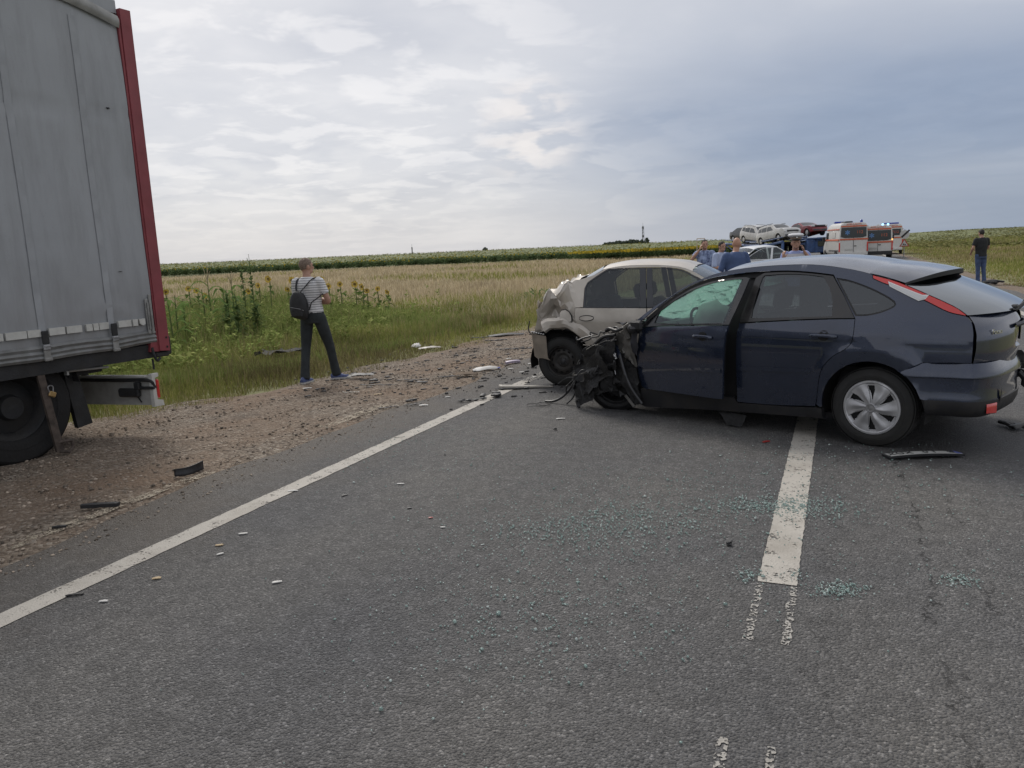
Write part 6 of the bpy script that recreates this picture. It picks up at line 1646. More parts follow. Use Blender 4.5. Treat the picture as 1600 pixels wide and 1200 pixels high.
# --- the group behind the cars
def stand(px, py, dist): q = at_depth(px, py, dist); return (q.x, q.y, 0.0)
build_person('person', 'bald man in a blue jacket seen from behind, in front of the white car', stand(1150, 390, 14.6), R(8), 1.73, dict(
    J=dict(elL=(-.29, .02, 1.15), elR=(.28, .0, 1.13), wrL=(-.20, .24, 1.10), wrR=(.24, .16, .92), head=(.045, .045, 1.622), lean=(.0, .02)), yaw=R(-24), tilt=R(-6), sleeve=1.85, hem=.80, fat=1.18, shirt=M['blue_jacket'], trousers=M['cloth_grey'], skin=mat('skin_tan', (.42, .225, .15), .5, var=.1)))
build_person('person', 'man in blue camouflage shirt with a hand raised to his face, leftmost of the group', stand(1101, 390, 19.5), R(180-12), 1.74, dict(
    J=dict(elR=(.31, .08, 1.28), wrR=(.13, .14, 1.50), elL=(-.27, .0, 1.14), wrL=(-.24, .16, .95), head=(.0, .03, 1.625)), hdR=(-.35, .1, 1), hnR=(-.9, -.3, 0), yaw=R(10), sleeve=.6, hem=.84, shirt=M['camo_blue'], trousers=M['cloth_grey'], hair=M['hair_dark'], hairline=.0, fat=1.1))
build_person('person', 'dark-haired bearded man in a pale blue shirt beside the bald man', stand(1126, 390, 18.2), R(180+35), 1.68, dict(
    J=dict(elL=(-.26, .03, 1.15), wrL=(-.12, .24, 1.10), elR=(.26, .03, 1.15), wrR=(.12, .26, 1.14), head=(.0, .04, 1.62)), yaw=R(-15), sleeve=1.0, hem=.84, shirt=M['pale_blue'], trousers=M['cloth_grey'], hair=M['hair_dark'], hairline=-.03))
off_p = stand(1243, 390, 14.8)
OF, OS, ohp = build_person('person', 'police officer in white peaked cap and lilac shirt, holding a hand to his face', off_p, R(180-18), 1.70, dict(
    J=dict(elL=(-.32, .02, 1.20), wrL=(-.145, .13, 1.475), elR=(.27, .06, 1.14), wrR=(.22, .24, 1.36), head=(.0, .03, 1.625)), hdL=(.45, .1, 1), hnL=(.9, .3, 0), hdR=(-.1, .1, 1), hnR=(-.7, -.6, 0), curl=.9, yaw=R(8), sleeve=.75, hem=.84, shirt=M['lilac'], trousers=M['cloth_grey'], hair=M['hair_grey'], hairline=-.02, fat=1.15))
def cap():
    V = MB(); V.lathe([(.0, .182), (.06, .184), (.120, .172), (.142, .150), (.132, .128), (.098, .112), (.094, .078), (.092, .070)], (0, 0, 0), 'z', 28)
    o = MB().add([ohp(x, y*1.08-.004, z) for x, y, z in V.v], V.f).build('cap', mat('cap_white', (.55, .56, .58), .7, var=.08), OF, True)
    V = MB(); V.lathe([(.097, .075), (.099, .090), (.099, .110), (.097, .113)], (0, 0, 0), 'z', 28); MB().add([ohp(x, y*1.08-.004, z) for x, y, z in V.v], V.f).build('cap_band', M['hair_grey'], o, True)
    rows = [[ohp(.085*math.sin(a)*(1+.15*t), .098*math.cos(a)+.055*t-.004, .076-.022*t) for a in [R(-62+124*j/10) for j in range(11)]] for t in (0, .5, 1)]
    grid_mesh('visor', rows, M['shoe_black'], o)
    MB().ico(ohp(0, .108, .105), (.014, .008, .016), 2).build('badge', M['chrome'], o)
cap()
rows = [[tuple(OS((x*(1+.1*(z > 1.40)), -.01+y_, z))) for x in np.linspace(-.19, .19, 9)] for z, y_ in ((1.27, .138), (1.33, .140), (1.39, .132), (1.44, .112))]
grid_mesh('reflective_yoke', rows, mat('yoke', (.52, .52, .55), .6, var=.1), OF)
# ================================================================== FAR VEHICLES
M['amb_white'] = mat('ambulance_white', (.62, .61, .585), .4, coat=.3, var=.05, dirt=.2, dscale=1.5, dcol=(.35, .32, .28))
M['amb_red'] = mat('ambulance_red', (.58, .13, .06), .4, var=.08)
M['amb_glass'] = mat('ambulance_glass', (.025, .03, .03), .12, spec=.7)
M['blue_lens'] = mat('blue_lens', (.02, .04, .30), .15, coat=.6)
M['blue_lit'] = mat('blue_lit', (.2, .5, .9), .2)
_b = M['blue_lit'].node_tree.nodes['Principled BSDF']; _b.inputs['Emission Color'].default_value = (.35, .75, 1, 1); _b.inputs['Emission Strength'].default_value = 1.6
M['amber_lit'] = mat('amber_lit', (.9, .4, .05), .2)
_b = M['amber_lit'].node_tree.nodes['Principled BSDF']; _b.inputs['Emission Color'].default_value = (1, .5, .12, 1); _b.inputs['Emission Strength'].default_value = 1.3
def text_mesh(name, body, size, m, parent, mw, ext=.003):
    cu = bpy.data.curves.new(name, 'FONT'); cu.body = body; cu.size = size; cu.extrude = ext; cu.align_x = 'CENTER'; cu.align_y = 'CENTER'; cu.resolution_u = 2
    ob = bpy.data.objects.new(name, cu); COL.objects.link(ob); dg = bpy.context.evaluated_depsgraph_get(); me = bpy.data.meshes.new_from_object(ob.evaluated_get(dg)); bpy.data.objects.remove(ob)
    me.materials.clear(); me.materials.append(m); o = bpy.data.objects.new(name, me); COL.objects.link(o); o.parent = parent; o.matrix_local = mw; return o
def rear_frame(y, z, x=-.02):   # text plane facing backwards (-x): reading direction is -y
    m_ = Matrix(((0, 0, -1, x), (-1, 0, 0, y), (0, 1, 0, z), (0, 0, 0, 1))); return m_
def star(mb_parent, y, z, r, m, x=-.035):
    pts = []
    for k in range(3):
        a = math.pi/2+k*math.pi/3; c, s = math.cos(a), math.sin(a); w = r*.22
        MB().prism([(y+c*r-s*w, z+s*r+c*w), (y-c*r-s*w, z-s*r+c*w), (y-c*r+s*w, z-s*r-c*w), (y+c*r+s*w, z+s*r-c*w)], x-.002*k, x+.012, 'x').build('emblem', m, mb_parent)
def ambulance(loc, rotz, label, Hh=2.62, W=1.96, kind=1):
    T = thing('ambulance', label, 'ambulance', loc, rotz, 'ambulances on the road'); w = W/2; P = M['amb_white']
    st = [(0, Hh-.10, .90), (.05, Hh-.02, .96), (1.5, Hh, 1.), (3.6, Hh, 1.), (4.15, Hh-.10, .99), (4.60, Hh-.62, .985), (5.0, 1.48, .98), (5.1, 1.38, .975), (5.7, 1.12, .93), (5.92, .85, .86), (5.95, .5, .82)]
    rows = []
    for x, t, f in st:
        row = []; n = 32; zc = (t+.36)/2; hz = (t-.36)/2
        for k in range(n+1):
            a = 2*math.pi*k/n; cx, sz = math.cos(a), math.sin(a); e = .30
            y = w*f*math.copysign(abs(cx)**e, cx); z = zc+hz*math.copysign(abs(sz)**(e*.8), sz)
            if z > 1.2: y *= 1-.07*((z-1.2)/(Hh-1.2))**1.5
            row.append((x, y, z))
        rows.append(row)
    b = grid_mesh('body', rows, P, T, sharp=45)
    MB().add(rows[0][:-1], [tuple(range(32))]).build('tail_panel', P, T); MB().add(rows[-1][:-1], [tuple(range(32))]).build('nose_panel', P, T)
    bm = bmesh.new(); bm.from_mesh(b.data); bmesh.ops.recalc_face_normals(bm, faces=bm.faces); bm.to_mesh(b.data); bm.free()
    def plate(nm, y0, y1, z0, z1, m, x=-.02, par=None, d=.03):
        return MB().rbox((x, (y0+y1)/2, (z0+z1)/2), (d, abs(y1-y0), abs(z1-z0)), .008).build(nm, m, par or T)
    def sideplate(nm, x0, x1, z0, z1, m, s=1, par=None):
        zm = (z0+z1)/2; y = w*(1-.07*max(0, (zm-1.2)/(Hh-1.2))**1.5)+.006
        return MB().rbox(((x0+x1)/2, s*y, zm), (x1-x0, .03, z1-z0), .006, (s*R(3.0 if zm > 1.4 else 0), 0, 0)).build(nm, m, par or T)
    zt = Hh-.98
    win = [(w*.86, zt-.02), (w*.84, zt+.62), (-w*.84, zt+.62), (-w*.86, zt-.02), (-w*.60, zt-.10), (w*.60, zt-.10)]
    if kind == 3: win = [(w*.80, zt), (w*.78, zt+.55), (-w*.78, zt+.55), (-w*.80, zt)]
    rw = MB().prism(win, -.03, .01, 'x').build('rear_window', M['amb_glass'], T)
    plate('door_seam', -.012, .012, .52, Hh-.2, M['grey_trim'], -.012)
    plate('stripe', -w*.86, w*.86, Hh-.32, Hh-.22, M['amb_red'], -.012)
    plate('stripe', -w*.95, w*.95, zt-.26, zt-.15, M['amb_red'], -.016)
    star(rw, w*.42, zt+.27, .17, M['decal_blue']); 
    text_mesh('lettering', '112', .30, M['amb_red'], rw, rear_frame(-w*.40, zt+.28, -.036))
    text_mesh('lettering', 'AMBULANTA', .17, M['amb_red'], T, rear_frame(0, Hh-.13, -.02))
    plate('bumper', -w*.95, w*.95, .36, .56, M['black_plastic'] if kind == 2 else P, -.06, d=.14)
    plate('step', -w*.9, w*.9, .30, .38, M['black_plastic'], -.05, d=.16)
    plate('number_plate', .05, .57, .72, .83, M['reflective'], -.02)
    plate('handle', -.20, -.02, .98, 1.03, M['black_plastic'], -.03)
    for s in (1, -1):
        plate('tail_lamp', s*w*.90, s*w*.985, .62, 1.26, M['lamp_red'], .0, d=.06)
        sideplate('stripe', .08, 4.2, Hh-.50, Hh-.42, M['amb_red'], s); sideplate('stripe', .08, 5.0, zt-.28, zt-.16, M['amb_red'], s)
        sideplate('side_window', 3.55, 4.35, 1.52, 2.02, M['amb_glass'], s); sideplate('side_window', 1.2, 2.3, 1.62, 2.02, M['amb_white'], s)
        sideplate('moulding', .2, 3.3, .66, .74, M['grey_trim'], s)
        for x in (1.05, 4.75):
            wh = tyre(T, (x, s*(w-.14), .34), .345, .22, .21, n=28, rot=(0, 0, 0 if s == 1 else math.pi)); MB().lathe([(.21, .09), (.12, .10), (0, .11)], axis='y', n=20).build('rim', M['cover_silver'], wh, True, fix=False)
            MB().lathe([(.40, .0), (.0, .0)], (x, s*(w+.004), .36), 'y', 24).build('wheel_arch', M['blackout'], T)
        MB().rbox((4.55, s*(w+.14), 1.55), (.12, .22, .32), .03).build('mirror', M['black_plastic'], T)
    # beacons
    if kind == 1:
        MB().rbox((3.4, 0, Hh+.08), (.35, 1.3, .14), .04).build('light_bar', M['blue_lens'], T); MB().rbox((1.4, .2, Hh+.05), (1.6, .5, .10), .03).build('roof_vent', M['grey_trim'], T)
        MB().lathe([(.09, 0), (.09, .16), (.05, .20), (0, .20)], (.25, -.55, Hh-.03), 'z', 14).build('beacon', M['blue_lens'], T, True)
    elif kind == 2:
        for y in (.72, .0, -.45): MB().rbox((.12, y, Hh-.0), (.10, .16, .10), .02).build('roof_lamp', M['amb_white'], T)
        for y in (-.28, -.62): MB().rbox((.10, y, Hh+.03), (.12, .14, .13), .03).build('beacon', M['blue_lit'], T)
        plate('indicator', -w*.985, -w*.90, 1.30, 1.40, M['amber_lit'], -.02)
    else: MB().rbox((.5, 0, Hh+.06), (.3, 1.2, .13), .04).build('light_bar', M['blue_lens'], T)
    return T
M['decal_blue'] = mat('decal_blue', (.10, .22, .45), .5)
def at_road(px, dist): q = at_depth(px, 395, dist); return (q.x, q.y, zat(q.x, q.y)*0)
def face(az): return R(90)-R(az)
ambulance(at_road(1333, 60.5), face(11.5), 'nearest ambulance, white with orange stripes and dark roof bar, its left side showing', 2.66, 1.98, 1)
ambulance(at_road(1371, 61.5), face(24), 'middle ambulance with dark bumper and lit blue roof lamps', 2.38, 1.95, 2)
ambulance(at_road(1391, 76), face(26), 'farthest ambulance, half hidden behind the middle one, beside the road signs', 2.60, 1.95, 3)

# --- plain cars for the transporter
def box_car(name, label, P, prof, win, L0, L1, Hb, loc, rotz, pitch, group, wb=2.67, rails=None):
    T = thing(name, label, 'car', loc, rotz, group); T.rotation_euler = (0, pitch, rotz)
    base = smooth_table([.2, .5, .75, .95, 1.05, 1.3, 1.6, 1.75], [.84, .90, .91, .89, .86, .78, .66, .58])
    def ys(x, z):
        y = base(z); y -= .14*max(0, (x-wb-.1)/.75)**2+.12*max(0, (-.1-x)/.75)**2; return y
    def arc(cx, n=10): return [(cx+.39*math.cos(R(180-180*k/n)), .33+.39*math.sin(R(180-180*k/n))) for k in range(n+1)]
    low = [(L0+.06, .30), (-.40, .26)]+arc(0)+[(.42, .24), (wb-.42, .24)]+arc(wb)+[(wb+.42, .28), (L1-.08, .30)]
    side = low+prof[::-1]
    for s in (1, -1):
        b = panel('body_side', side, ys, P, T, s, step=.15, edge=.07)
        for wn in win: panel('window', wn, ys, M['car_glass_far'], b, s, off=.006, gap=0, step=.15, edge=.1)
        panel('cladding', [(.42, .22), (wb-.42, .22), (wb-.42, .40), (.42, .40)], ys, M['grey_trim'], b, s, off=.01, gap=0, step=.2, edge=.1)
    cr = resample_curve(crv(prof, 3), 40)
    mats = [P, M['car_glass_far']]; rows = []; idx = []
    for i, (x, z) in enumerate(cr):
        y = ys(x, z); bow = .10 if x < L0+.3 else (.10 if x > L1-.5 else 0)
        rows.append([(x+(1-abs(u)**2.4)*(bow if x > 1 else -bow), y*u, z+(1-abs(u)**2.4)*(.05 if .9 < z else .0)) for u in np.linspace(-1, 1, 13)])
    o = grid_mesh('roof_and_bonnet', rows, mats, T, sharp=50)
    for i in range(39):
        xm, zm = (cr[i][0]+cr[i+1][0])/2, (cr[i][1]+cr[i+1][1])/2; slope = abs(cr[i+1][1]-cr[i][1])/max(1e-4, abs(cr[i+1][0]-cr[i][0]))
        if zm > Hb and slope > .38:
            for j in range(1, 11): o.data.polygons[i*12+j].material_index = 1
    if sum(q.normal.z for q in o.data.polygons) < 0: o.data.flip_normals()
    MB().rbox((L1+.05, 0, .78), (.10, 1.10, .16), .03).build('grille', M['black_plastic'], T); MB().rbox((L1+.03, 0, .42), (.12, 1.4, .16), .03).build('front_bumper', M['grey_trim'], T)
    for s in (1, -1):
        MB().rbox((L1-.03, s*.66, .80), (.16, .30, .16), .03).build('headlamp', M['lamp_white'], T)
        for x in (0, wb):
            w_ = tyre(T, (x, s*.78, .33), .335, .21, .21, n=24, rot=(0, 0, 0 if s == 1 else math.pi)); MB().lathe([(.21, .08), (.10, .10), (0, .10)], axis='y', n=16).build('rim', M['cover_silver'], w_, True, fix=False)
        if rails: MB().tube([(1.6, s*.62, rails), (.9, s*.64, rails+.04), (-.3, s*.62, rails)], .022, 6).build('roof_rail', M['grey_trim'], T)
    return T
SUV = [(-.76, .32), (-.83, .55), (-.82, .95), (-.70, 1.14), (-.52, 1.54), (-.1, 1.61), (.9, 1.63), (1.55, 1.56), (2.35, 1.10), (3.0, 1.06), (3.38, .95), (3.47, .70), (3.42, .32)]
SUVW = [[(-.45, 1.12), (-.40, 1.42), (.05, 1.45), (.05, 1.10)], [(.12, 1.09), (.12, 1.46), (.85, 1.47), (.90, 1.06)], [(.97, 1.06), (.93, 1.47), (1.45, 1.43), (1.95, 1.07)]]
SED = [(-.76, .32), (-.82, .60), (-.78, .98), (-.20, 1.04), (.45, 1.40), (1.0, 1.45), (1.45, 1.40), (2.15, .98), (2.9, .90), (3.30, .74), (3.42, .55), (3.38, .30)]
SEDW = [[(.20, .98), (.50, 1.32), (1.0, 1.36), (1.02, .96)], [(1.09, .96), (1.06, 1.36), (1.40, 1.32), (1.95, .96)]]
TA = R(-76); tdir = Vector((math.cos(TA), math.sin(TA), 0))
M['trk_white'] = mat('suv_white', (.52, .52, .51), .35, coat=.4, dirt=.5, dscale=3, dcol=(.3, .28, .25)); M['trk_red'] = mat('car_red', (.20, .02, .03), .35, coat=.5, dirt=.2); M['trk_dark'] = mat('car_dark', (.03, .032, .036), .35, coat=.4)
def carried(px, py, dist, z): q = at_depth(px, py, dist); return Vector((q.x, q.y, z))
def put(fn_loc, back): q = fn_loc-tdir*back; return (q.x, q.y, q.z)
GR_ = 'cars on the transporter'
cars = [carried(1260, 368, 79, 1.72), carried(1216, 380, 72, 1.38), carried(1186, 380, 77, 1.38), carried(1168, 376, 82, 1.55)]
def on_deck(i, pitch): q = cars[i]-tdir*1.33; return (q.x, q.y, q.z+1.33*math.sin(pitch)*1.0)
box_car('passenger_car', 'dark red car tilted up at the raised end of the transporter', M['trk_red'], SED, SEDW, -.82, 3.42, 1.0, on_deck(0, R(-8)), TA, R(-8), GR_)
box_car('passenger_car', 'large white sport utility vehicle next to the red car on the transporter', M['trk_white'], SUV, SUVW, -.83, 3.47, 1.15, on_deck(1, R(-6)), TA, R(-6), GR_, rails=1.66)
box_car('passenger_car', 'smaller looking white sport utility vehicle in the middle of the transporter', M['trk_white'], SUV, SUVW, -.83, 3.47, 1.15, on_deck(2, R(6)), TA, R(6), GR_, rails=1.66)
box_car('passenger_car', 'dark grey car at the far end of the transporter', M['trk_dark'], SED, SEDW, -.82, 3.42, 1.0, on_deck(3, R(3)), TA, R(3), GR_)
def transporter():
    e = cars[1]+tdir*2.5; T = thing('car_transporter', 'blue car transporter loaded with cars behind the ambulances', 'truck', (e.x, e.y, 0), TA)
    BL = mat('transporter_blue', (.035, .085, .22), .5, var=.2, vscale=2, dirt=.3, dscale=2); DK = M['chassis']
    def lx(i): v = cars[i]-e; return v.dot(tdir), v.dot(Vector((-tdir.y, tdir.x, 0)))
    (x1, y1), (x2, y2), (x3, y3), (x0, y0) = lx(1), lx(2), lx(3), lx(0)
    P = [(x1+2.4, y1, 1.62), (x1, y1, 1.36), (x2, y2, 1.36), (x3, y3, 1.54), (x3-2.4, y3, 1.62)]
    for i in range(4):
        (xa, ya, za), (xb, yb, zb) = P[i], P[i+1]
        for s in (1.15, -1.15): MB().tube([(xa, ya+s, za-.14), (xb, yb+s, zb-.14)], .12, 6).build('deck_beam', BL, T)
        MB().add([(xa, ya-1.1, za-.12), (xa, ya+1.1, za-.12), (xb, yb+1.1, zb-.12), (xb, yb-1.1, zb-.12), (xa, ya-1.1, za-.18), (xa, ya+1.1, za-.18), (xb, yb+1.1, zb-.18), (xb, yb-1.1, zb-.18)], [(0, 1, 2, 3), (7, 6, 5, 4), (0, 4, 5, 1), (1, 5, 6, 2), (2, 6, 7, 3), (3, 7, 4, 0)]).build('deck_plate', DK, T)
    for (x, y, z) in P:
        for s in (1.15, -1.15): MB().box((x, y+s, z/2-.1), (.20, .14, z)).build('post', BL, T)
    MB().rbox(((x1+x3)/2, (y1+y3)/2, .55), (13, 1.9, .18), .03, (0, 0, math.atan2(y1-y3, x1-x3))).build('lower_deck', DK, T)
    for x, y in ((x2, y2), (x2-1.3, y2-.1)):
        for s in (.95, -.95): tyre(T, (x, y+s, .48), .48, .34, .28, n=24, m=M['truck_tyre'])
    for i in range(3):
        (xa, ya, za), (xb, yb, zb) = P[i], P[i+1]; L_ = math.hypot(xb-xa, yb-ya)*.86
        for s in (1.02, -1.02): MB().rbox(((xa+xb)/2, (ya+yb)/2+s, .92), (L_, .22, .52), .04, (0, 0, math.atan2(ya-yb, xa-xb))).build('side_box', DK, T)
    for i in range(4):
        (xa, ya, za), (xb, yb, zb) = P[i], P[i+1]
        for s in (1.18, -1.18): MB().tube([(xa, ya+s, .55), (xb, yb+s, zb-.15)], .06, 5).build('brace', BL, T); MB().tube([(xa, ya+s, za+.25), (xb, yb+s, zb+.25)], .045, 5).build('guard_rail', BL, T)
    # low cab under the red car
    cx, cy = x0+1.2, y0+.35
    MB().rbox((cx, cy, 1.02), (2.2, 2.4, 1.35), .10).build('cab', BL, T); MB().rbox((cx+.2, cy, 1.66), (2.9, 2.5, .16), .04).build('cab_deck', BL, T)
    MB().rbox((cx+1.12, cy, 1.15), (.05, 1.9, .5), .02).build('cab_window', M['car_glass_far'], T)
    MB().rbox((cx+1.12, cy-.9, .95), (.06, .25, 1.2), .02).build('ramp_rail', BL, T); MB().tube([(cx+1.3, cy+1.15, 1.6), (cx+1.3, cy+1.15, 2.6)], .05, 8).build('post', DK, T)
    for s in (.95, -.95): tyre(T, (cx-.3, cy+s, .48), .48, .30, .28, n=24, m=M['truck_tyre'])
    return T
transporter()

# ================================================================== SIGNS, MASTS, FAR TREES
def road_signs():
    q = at_depth(1413, 380, 66); T = thing('road_sign', 'end-of-restrictions disc above a red-edged warning triangle on one post', 'sign', (q.x, q.y, zat(q.x, q.y)), R(-26))
    Wt = mat('sign_white', (.55, .55, .54), .5, var=.05); Rd = mat('sign_red', (.42, .06, .05), .5); Bk = M['black_plastic']
    MB().tube([(0, .03, 0), (0, .03, 2.05)], .035, 8).build('post', M['steel'], T)
    d = MB().lathe([(.33, -.012), (.33, .012), (0, .012)], (0, 0, 1.68), 'y', 28).lathe([(0, -.012), (.33, -.012)], (0, 0, 1.68), 'y', 28).build('disc', Wt, T)
    MB().box((.06, -.022, 1.74), (.13, .014, .74), (0, R(45), 0)).build('black_bar', Bk, d)
    def tri(r, z): return [(r*math.sin(a), z+r*math.cos(a)) for a in (0, 2*math.pi/3, 4*math.pi/3)]
    t = MB().prism(tri(.40, .98), -.015, .015, 'y').build('triangle', Rd, T); MB().prism(tri(.27, .98), -.026, -.014, 'y').build('triangle_face', Wt, t)
    MB().box((-.05, -.032, .95), (.07, .012, .10)).box((.06, -.032, .93), (.09, .012, .07)).build('pictogram', Bk, t)
road_signs()
def mast(px, ytop, ybase, dist, w0, w1, label, name):
    t = at_depth(px, ytop, dist); b = at_depth(px, ybase, dist); h = t.z-b.z+6
    T = thing(name, label, 'tower', (b.x, b.y, b.z-6), 0); m = M['mast_grey']
    legs = [(R(a)) for a in (90, 210, 330)]
    def P(a, z): f = w0+(w1-w0)*z/h; return (f*math.cos(a), f*math.sin(a), z)
    for a in legs: MB().tube([P(a, 0), P(a, h)], .20, 5).build('leg', m, T)
    mb = MB(); n = 10
    for i in range(n):
        for k in range(3): mb.tube([P(legs[k], h*i/n), P(legs[(k+1) % 3], h*(i+1)/n)], .10, 4)
    mb.build('bracing', m, T)
    for z in (.62, .93): MB().lathe([(w0*.7, h*z-.9), (w0*.7, h*z+.9), (0, h*z+.9)], (0, 0, 0), 'z', 10).build('antenna', m, T)
    MB().tube([(0, 0, h), (0, 0, h+3)], .12, 5).build('spike', m, T)
M['mast_grey'] = mat('mast_grey', (.16, .16, .17), .7)
mast(1005, 353, 386, 850, 1.6, .8, 'lattice telecom mast on the horizon beside the far trees', 'telecom_mast')
mast(644.5, 386, 400, 850, .6, .5, 'thin lone mast on the horizon above the sunflower field', 'radio_mast')
def pipe_frame():
    a, b = at_depth(1089, 373, 118), at_depth(1101, 372.5, 118); T = thing('pipe_frame', 'pale square pipe frame standing in the sunflower field behind the leftmost man', 'frame', (a.x, a.y, zat(a.x, a.y)), math.atan2(b.y-a.y, b.x-a.x))
    w = (b-a).length; h = a.z-zat(a.x, a.y); m = mat('pipe_pale', (.42, .36, .30), .6)
    for x in (0, w): MB().tube([(x, 0, 0), (x, 0, h)], .06, 7).build('post', m, T)
    MB().tube([(-.03, 0, h), (w+.03, 0, h)], .06, 7).build('crossbar', m, T)
pipe_frame()
def far_tree(px, dist, w, h, label, grp, name='far_tree', seed=0, base=-1.5):
    q = at_depth(px, 388, dist); z = zat(q.x, q.y)+base; T = thing(name, label, 'tree', (q.x, q.y, z), 0, grp); rr = random.Random(seed)
    MB().tube([(0, 0, 0), (.1, 0, h*.5), (.0, 0, h*.8)], [.28, .2, .08], 6).build('trunk', M['rust'], T)
    V = []; F = []
    for i in range(260):
        a = rr.uniform(0, 6.28); u = rr.uniform(.0, 1)**.5; zz = rr.uniform(.16, 1); prof = math.sin(math.pi*min(1, zz*.88+.08))**.6
        c = Vector((math.cos(a)*u*w/2*prof, math.sin(a)*u*w/2*prof, h*zz+rr.uniform(-.3, .3))); s = rr.uniform(.35, .9)
        d = Vector((rr.gauss(0, 1), rr.gauss(0, 1), rr.gauss(0, 1))).normalized(); e = d.cross(Vector((rr.gauss(0, 1), rr.gauss(0, 1), .3))).normalized()
        b = len(V); V += [c-d*s, c+e*s*.6, c+d*s, c-e*s*.6]; F.append((b, b+1, b+2, b+3))
    raw_mesh('crown', np.array([tuple(v) for v in V]), np.array(F), M['far_leaf'], T)
M['far_leaf'] = leaf_mat('far_leaf', (.085, .10, .08), (.11, .13, .10), (.14, .16, .12), .2)  # leaf colours lightened, painting distance haze into the trees
for i, (px, w, h, lb) in enumerate(((947, 5, 4.0, 'first and lowest far tree at the left end of the row'), (952, 6, 4.4, 'second far tree from the left end of the row'), (958, 6, 4.6, 'third far tree from the left end of the row'), (963, 5, 5.0, 'fourth far tree from the left end of the row'), (968, 6, 5.2, 'fifth far tree from the left end of the row'), (974, 6, 4.7, 'low far tree in the dip of the row'), (980, 6, 5.0, 'far tree right of the dip in the row'), (985, 5, 5.8, 'highest far tree of the row left of the mast'), (990, 6, 5.4, 'far tree right of the highest one in the row'), (996, 5, 5.0, 'far tree at the right end of the row, nearest the mast'))):
    far_tree(px, 520, w, h*.72+1.3, lb, 'trees in the far row left of the mast', seed=i)
far_tree(1003, 560, 4, 5.5, 'far tree at the foot of the telecom mast', None, seed=31)
far_tree(1011, 560, 4, 6.4, 'lone far tree just right of the telecom mast', None, seed=32)
far_tree(758, 700, 6, 6.0, 'lone far bush on the horizon above the stubble', None, seed=33)
# ================================================================== PLANTS BY THE FIELD EDGE
M['petal'] = mat('petal', (.68, .45, .04), .7, var=.2, vscale=30); M['disc_brown'] = mat('disc_brown', (.22, .14, .03), .9, var=.3)
M['stem_green'] = mat('stem_green', (.10, .13, .04), .8, var=.2)
M['corn_leaf'] = leaf_mat('corn_leaf', (.11, .18, .05), (.17, .25, .08), (.25, .31, .12), .35)
M['thistle_leaf'] = leaf_mat('thistle_leaf', (.12, .18, .075), (.17, .24, .10), (.23, .30, .13), .4)
M['sun_leaf_near'] = leaf_mat('sun_leaf_near', (.06, .10, .03), (.10, .15, .045), (.15, .18, .06), .3)
def leaf_strip(V, F, p, d, l, w, rise, droop, n=5, fold_=.25):
    """arching leaf blade with a midrib fold"""
    d = Vector(d).normalized(); sd = Vector((-d.y, d.x, 0)).normalized(); b = len(V)
    for i in range(n+1):
        t = i/n; q = Vector(p)+d*(l*t)+Vector((0, 0, l*(rise*t-droop*t*t))); ww = w*math.sin(math.pi*min(.97, .12+.88*t))**.7*(1-.15*t)
        V += [tuple(q-sd*ww+Vector((0, 0, ww*fold_))), tuple(q), tuple(q+sd*ww+Vector((0, 0, ww*fold_)))]
    for i in range(n):
        a = b+3*i; F += [(a, a+1, a+4, a+3), (a+1, a+2, a+5, a+4)]
def sunflower(px, py, dist, label, seed, r=.10):
    rr = random.Random(seed); c = at_depth(px, py, dist); z0 = zat(c.x, c.y); h = c.z-z0; T = thing('sunflower', label, 'sunflower', (c.x, c.y, z0), rr.uniform(-.5, .5), 'sunflowers at the edge of the stubble')
    fx, fy = rr.uniform(-.6, .6), -1.0; f = Vector((fx, fy, rr.uniform(-.55, .0))).normalized(); hc = Vector((0, 0, h))
    MB().tube(crv([(0, 0, 0), (.02, .02, h*.5), tuple(hc-f*.06+Vector((0, 0, -.02))), tuple(hc-f*.01)], 4), [.016]*13, 6).build('stem', M['stem_green'], T)
    a = f.cross(Vector((0, 0, 1))).normalized(); b = a.cross(f)
    MB().tube([tuple(hc-f*.015), tuple(hc+f*.012)], [r*.50, r*.40], 12).build('flower_disc', M['disc_brown'], T)
    V = []; F = []; n = 15
    for k in range(n):
        t = 2*math.pi*k/n+rr.uniform(-.1, .1); o_ = a*math.cos(t)+b*math.sin(t); s_ = a*-math.sin(t)+b*math.cos(t); L_ = r*rr.uniform(.65, .9); q = hc+o_*r*.40; i = len(V)
        V += [tuple(q), tuple(q+o_*L_*.5-s_*r*.20+f*.02), tuple(q+o_*L_+f*rr.uniform(-.01, .03)), tuple(q+o_*L_*.5+s_*r*.20+f*.02)]; F.append((i, i+1, i+2, i+3))
    raw_mesh('petals', np.array(V), np.array(F), M['petal'], T)
    for k in range(7):
        V = []; F = []; t = .25+.1*k; an = k*2.4+rr.uniform(-.4, .4); leaf_strip(V, F, (0, 0, h*t), (math.cos(an), math.sin(an), 0), rr.uniform(.16, .26), rr.uniform(.06, .09), .35, .8, 4)
        raw_mesh('leaf', np.array(V), np.array(F), M['sun_leaf_near'], T)
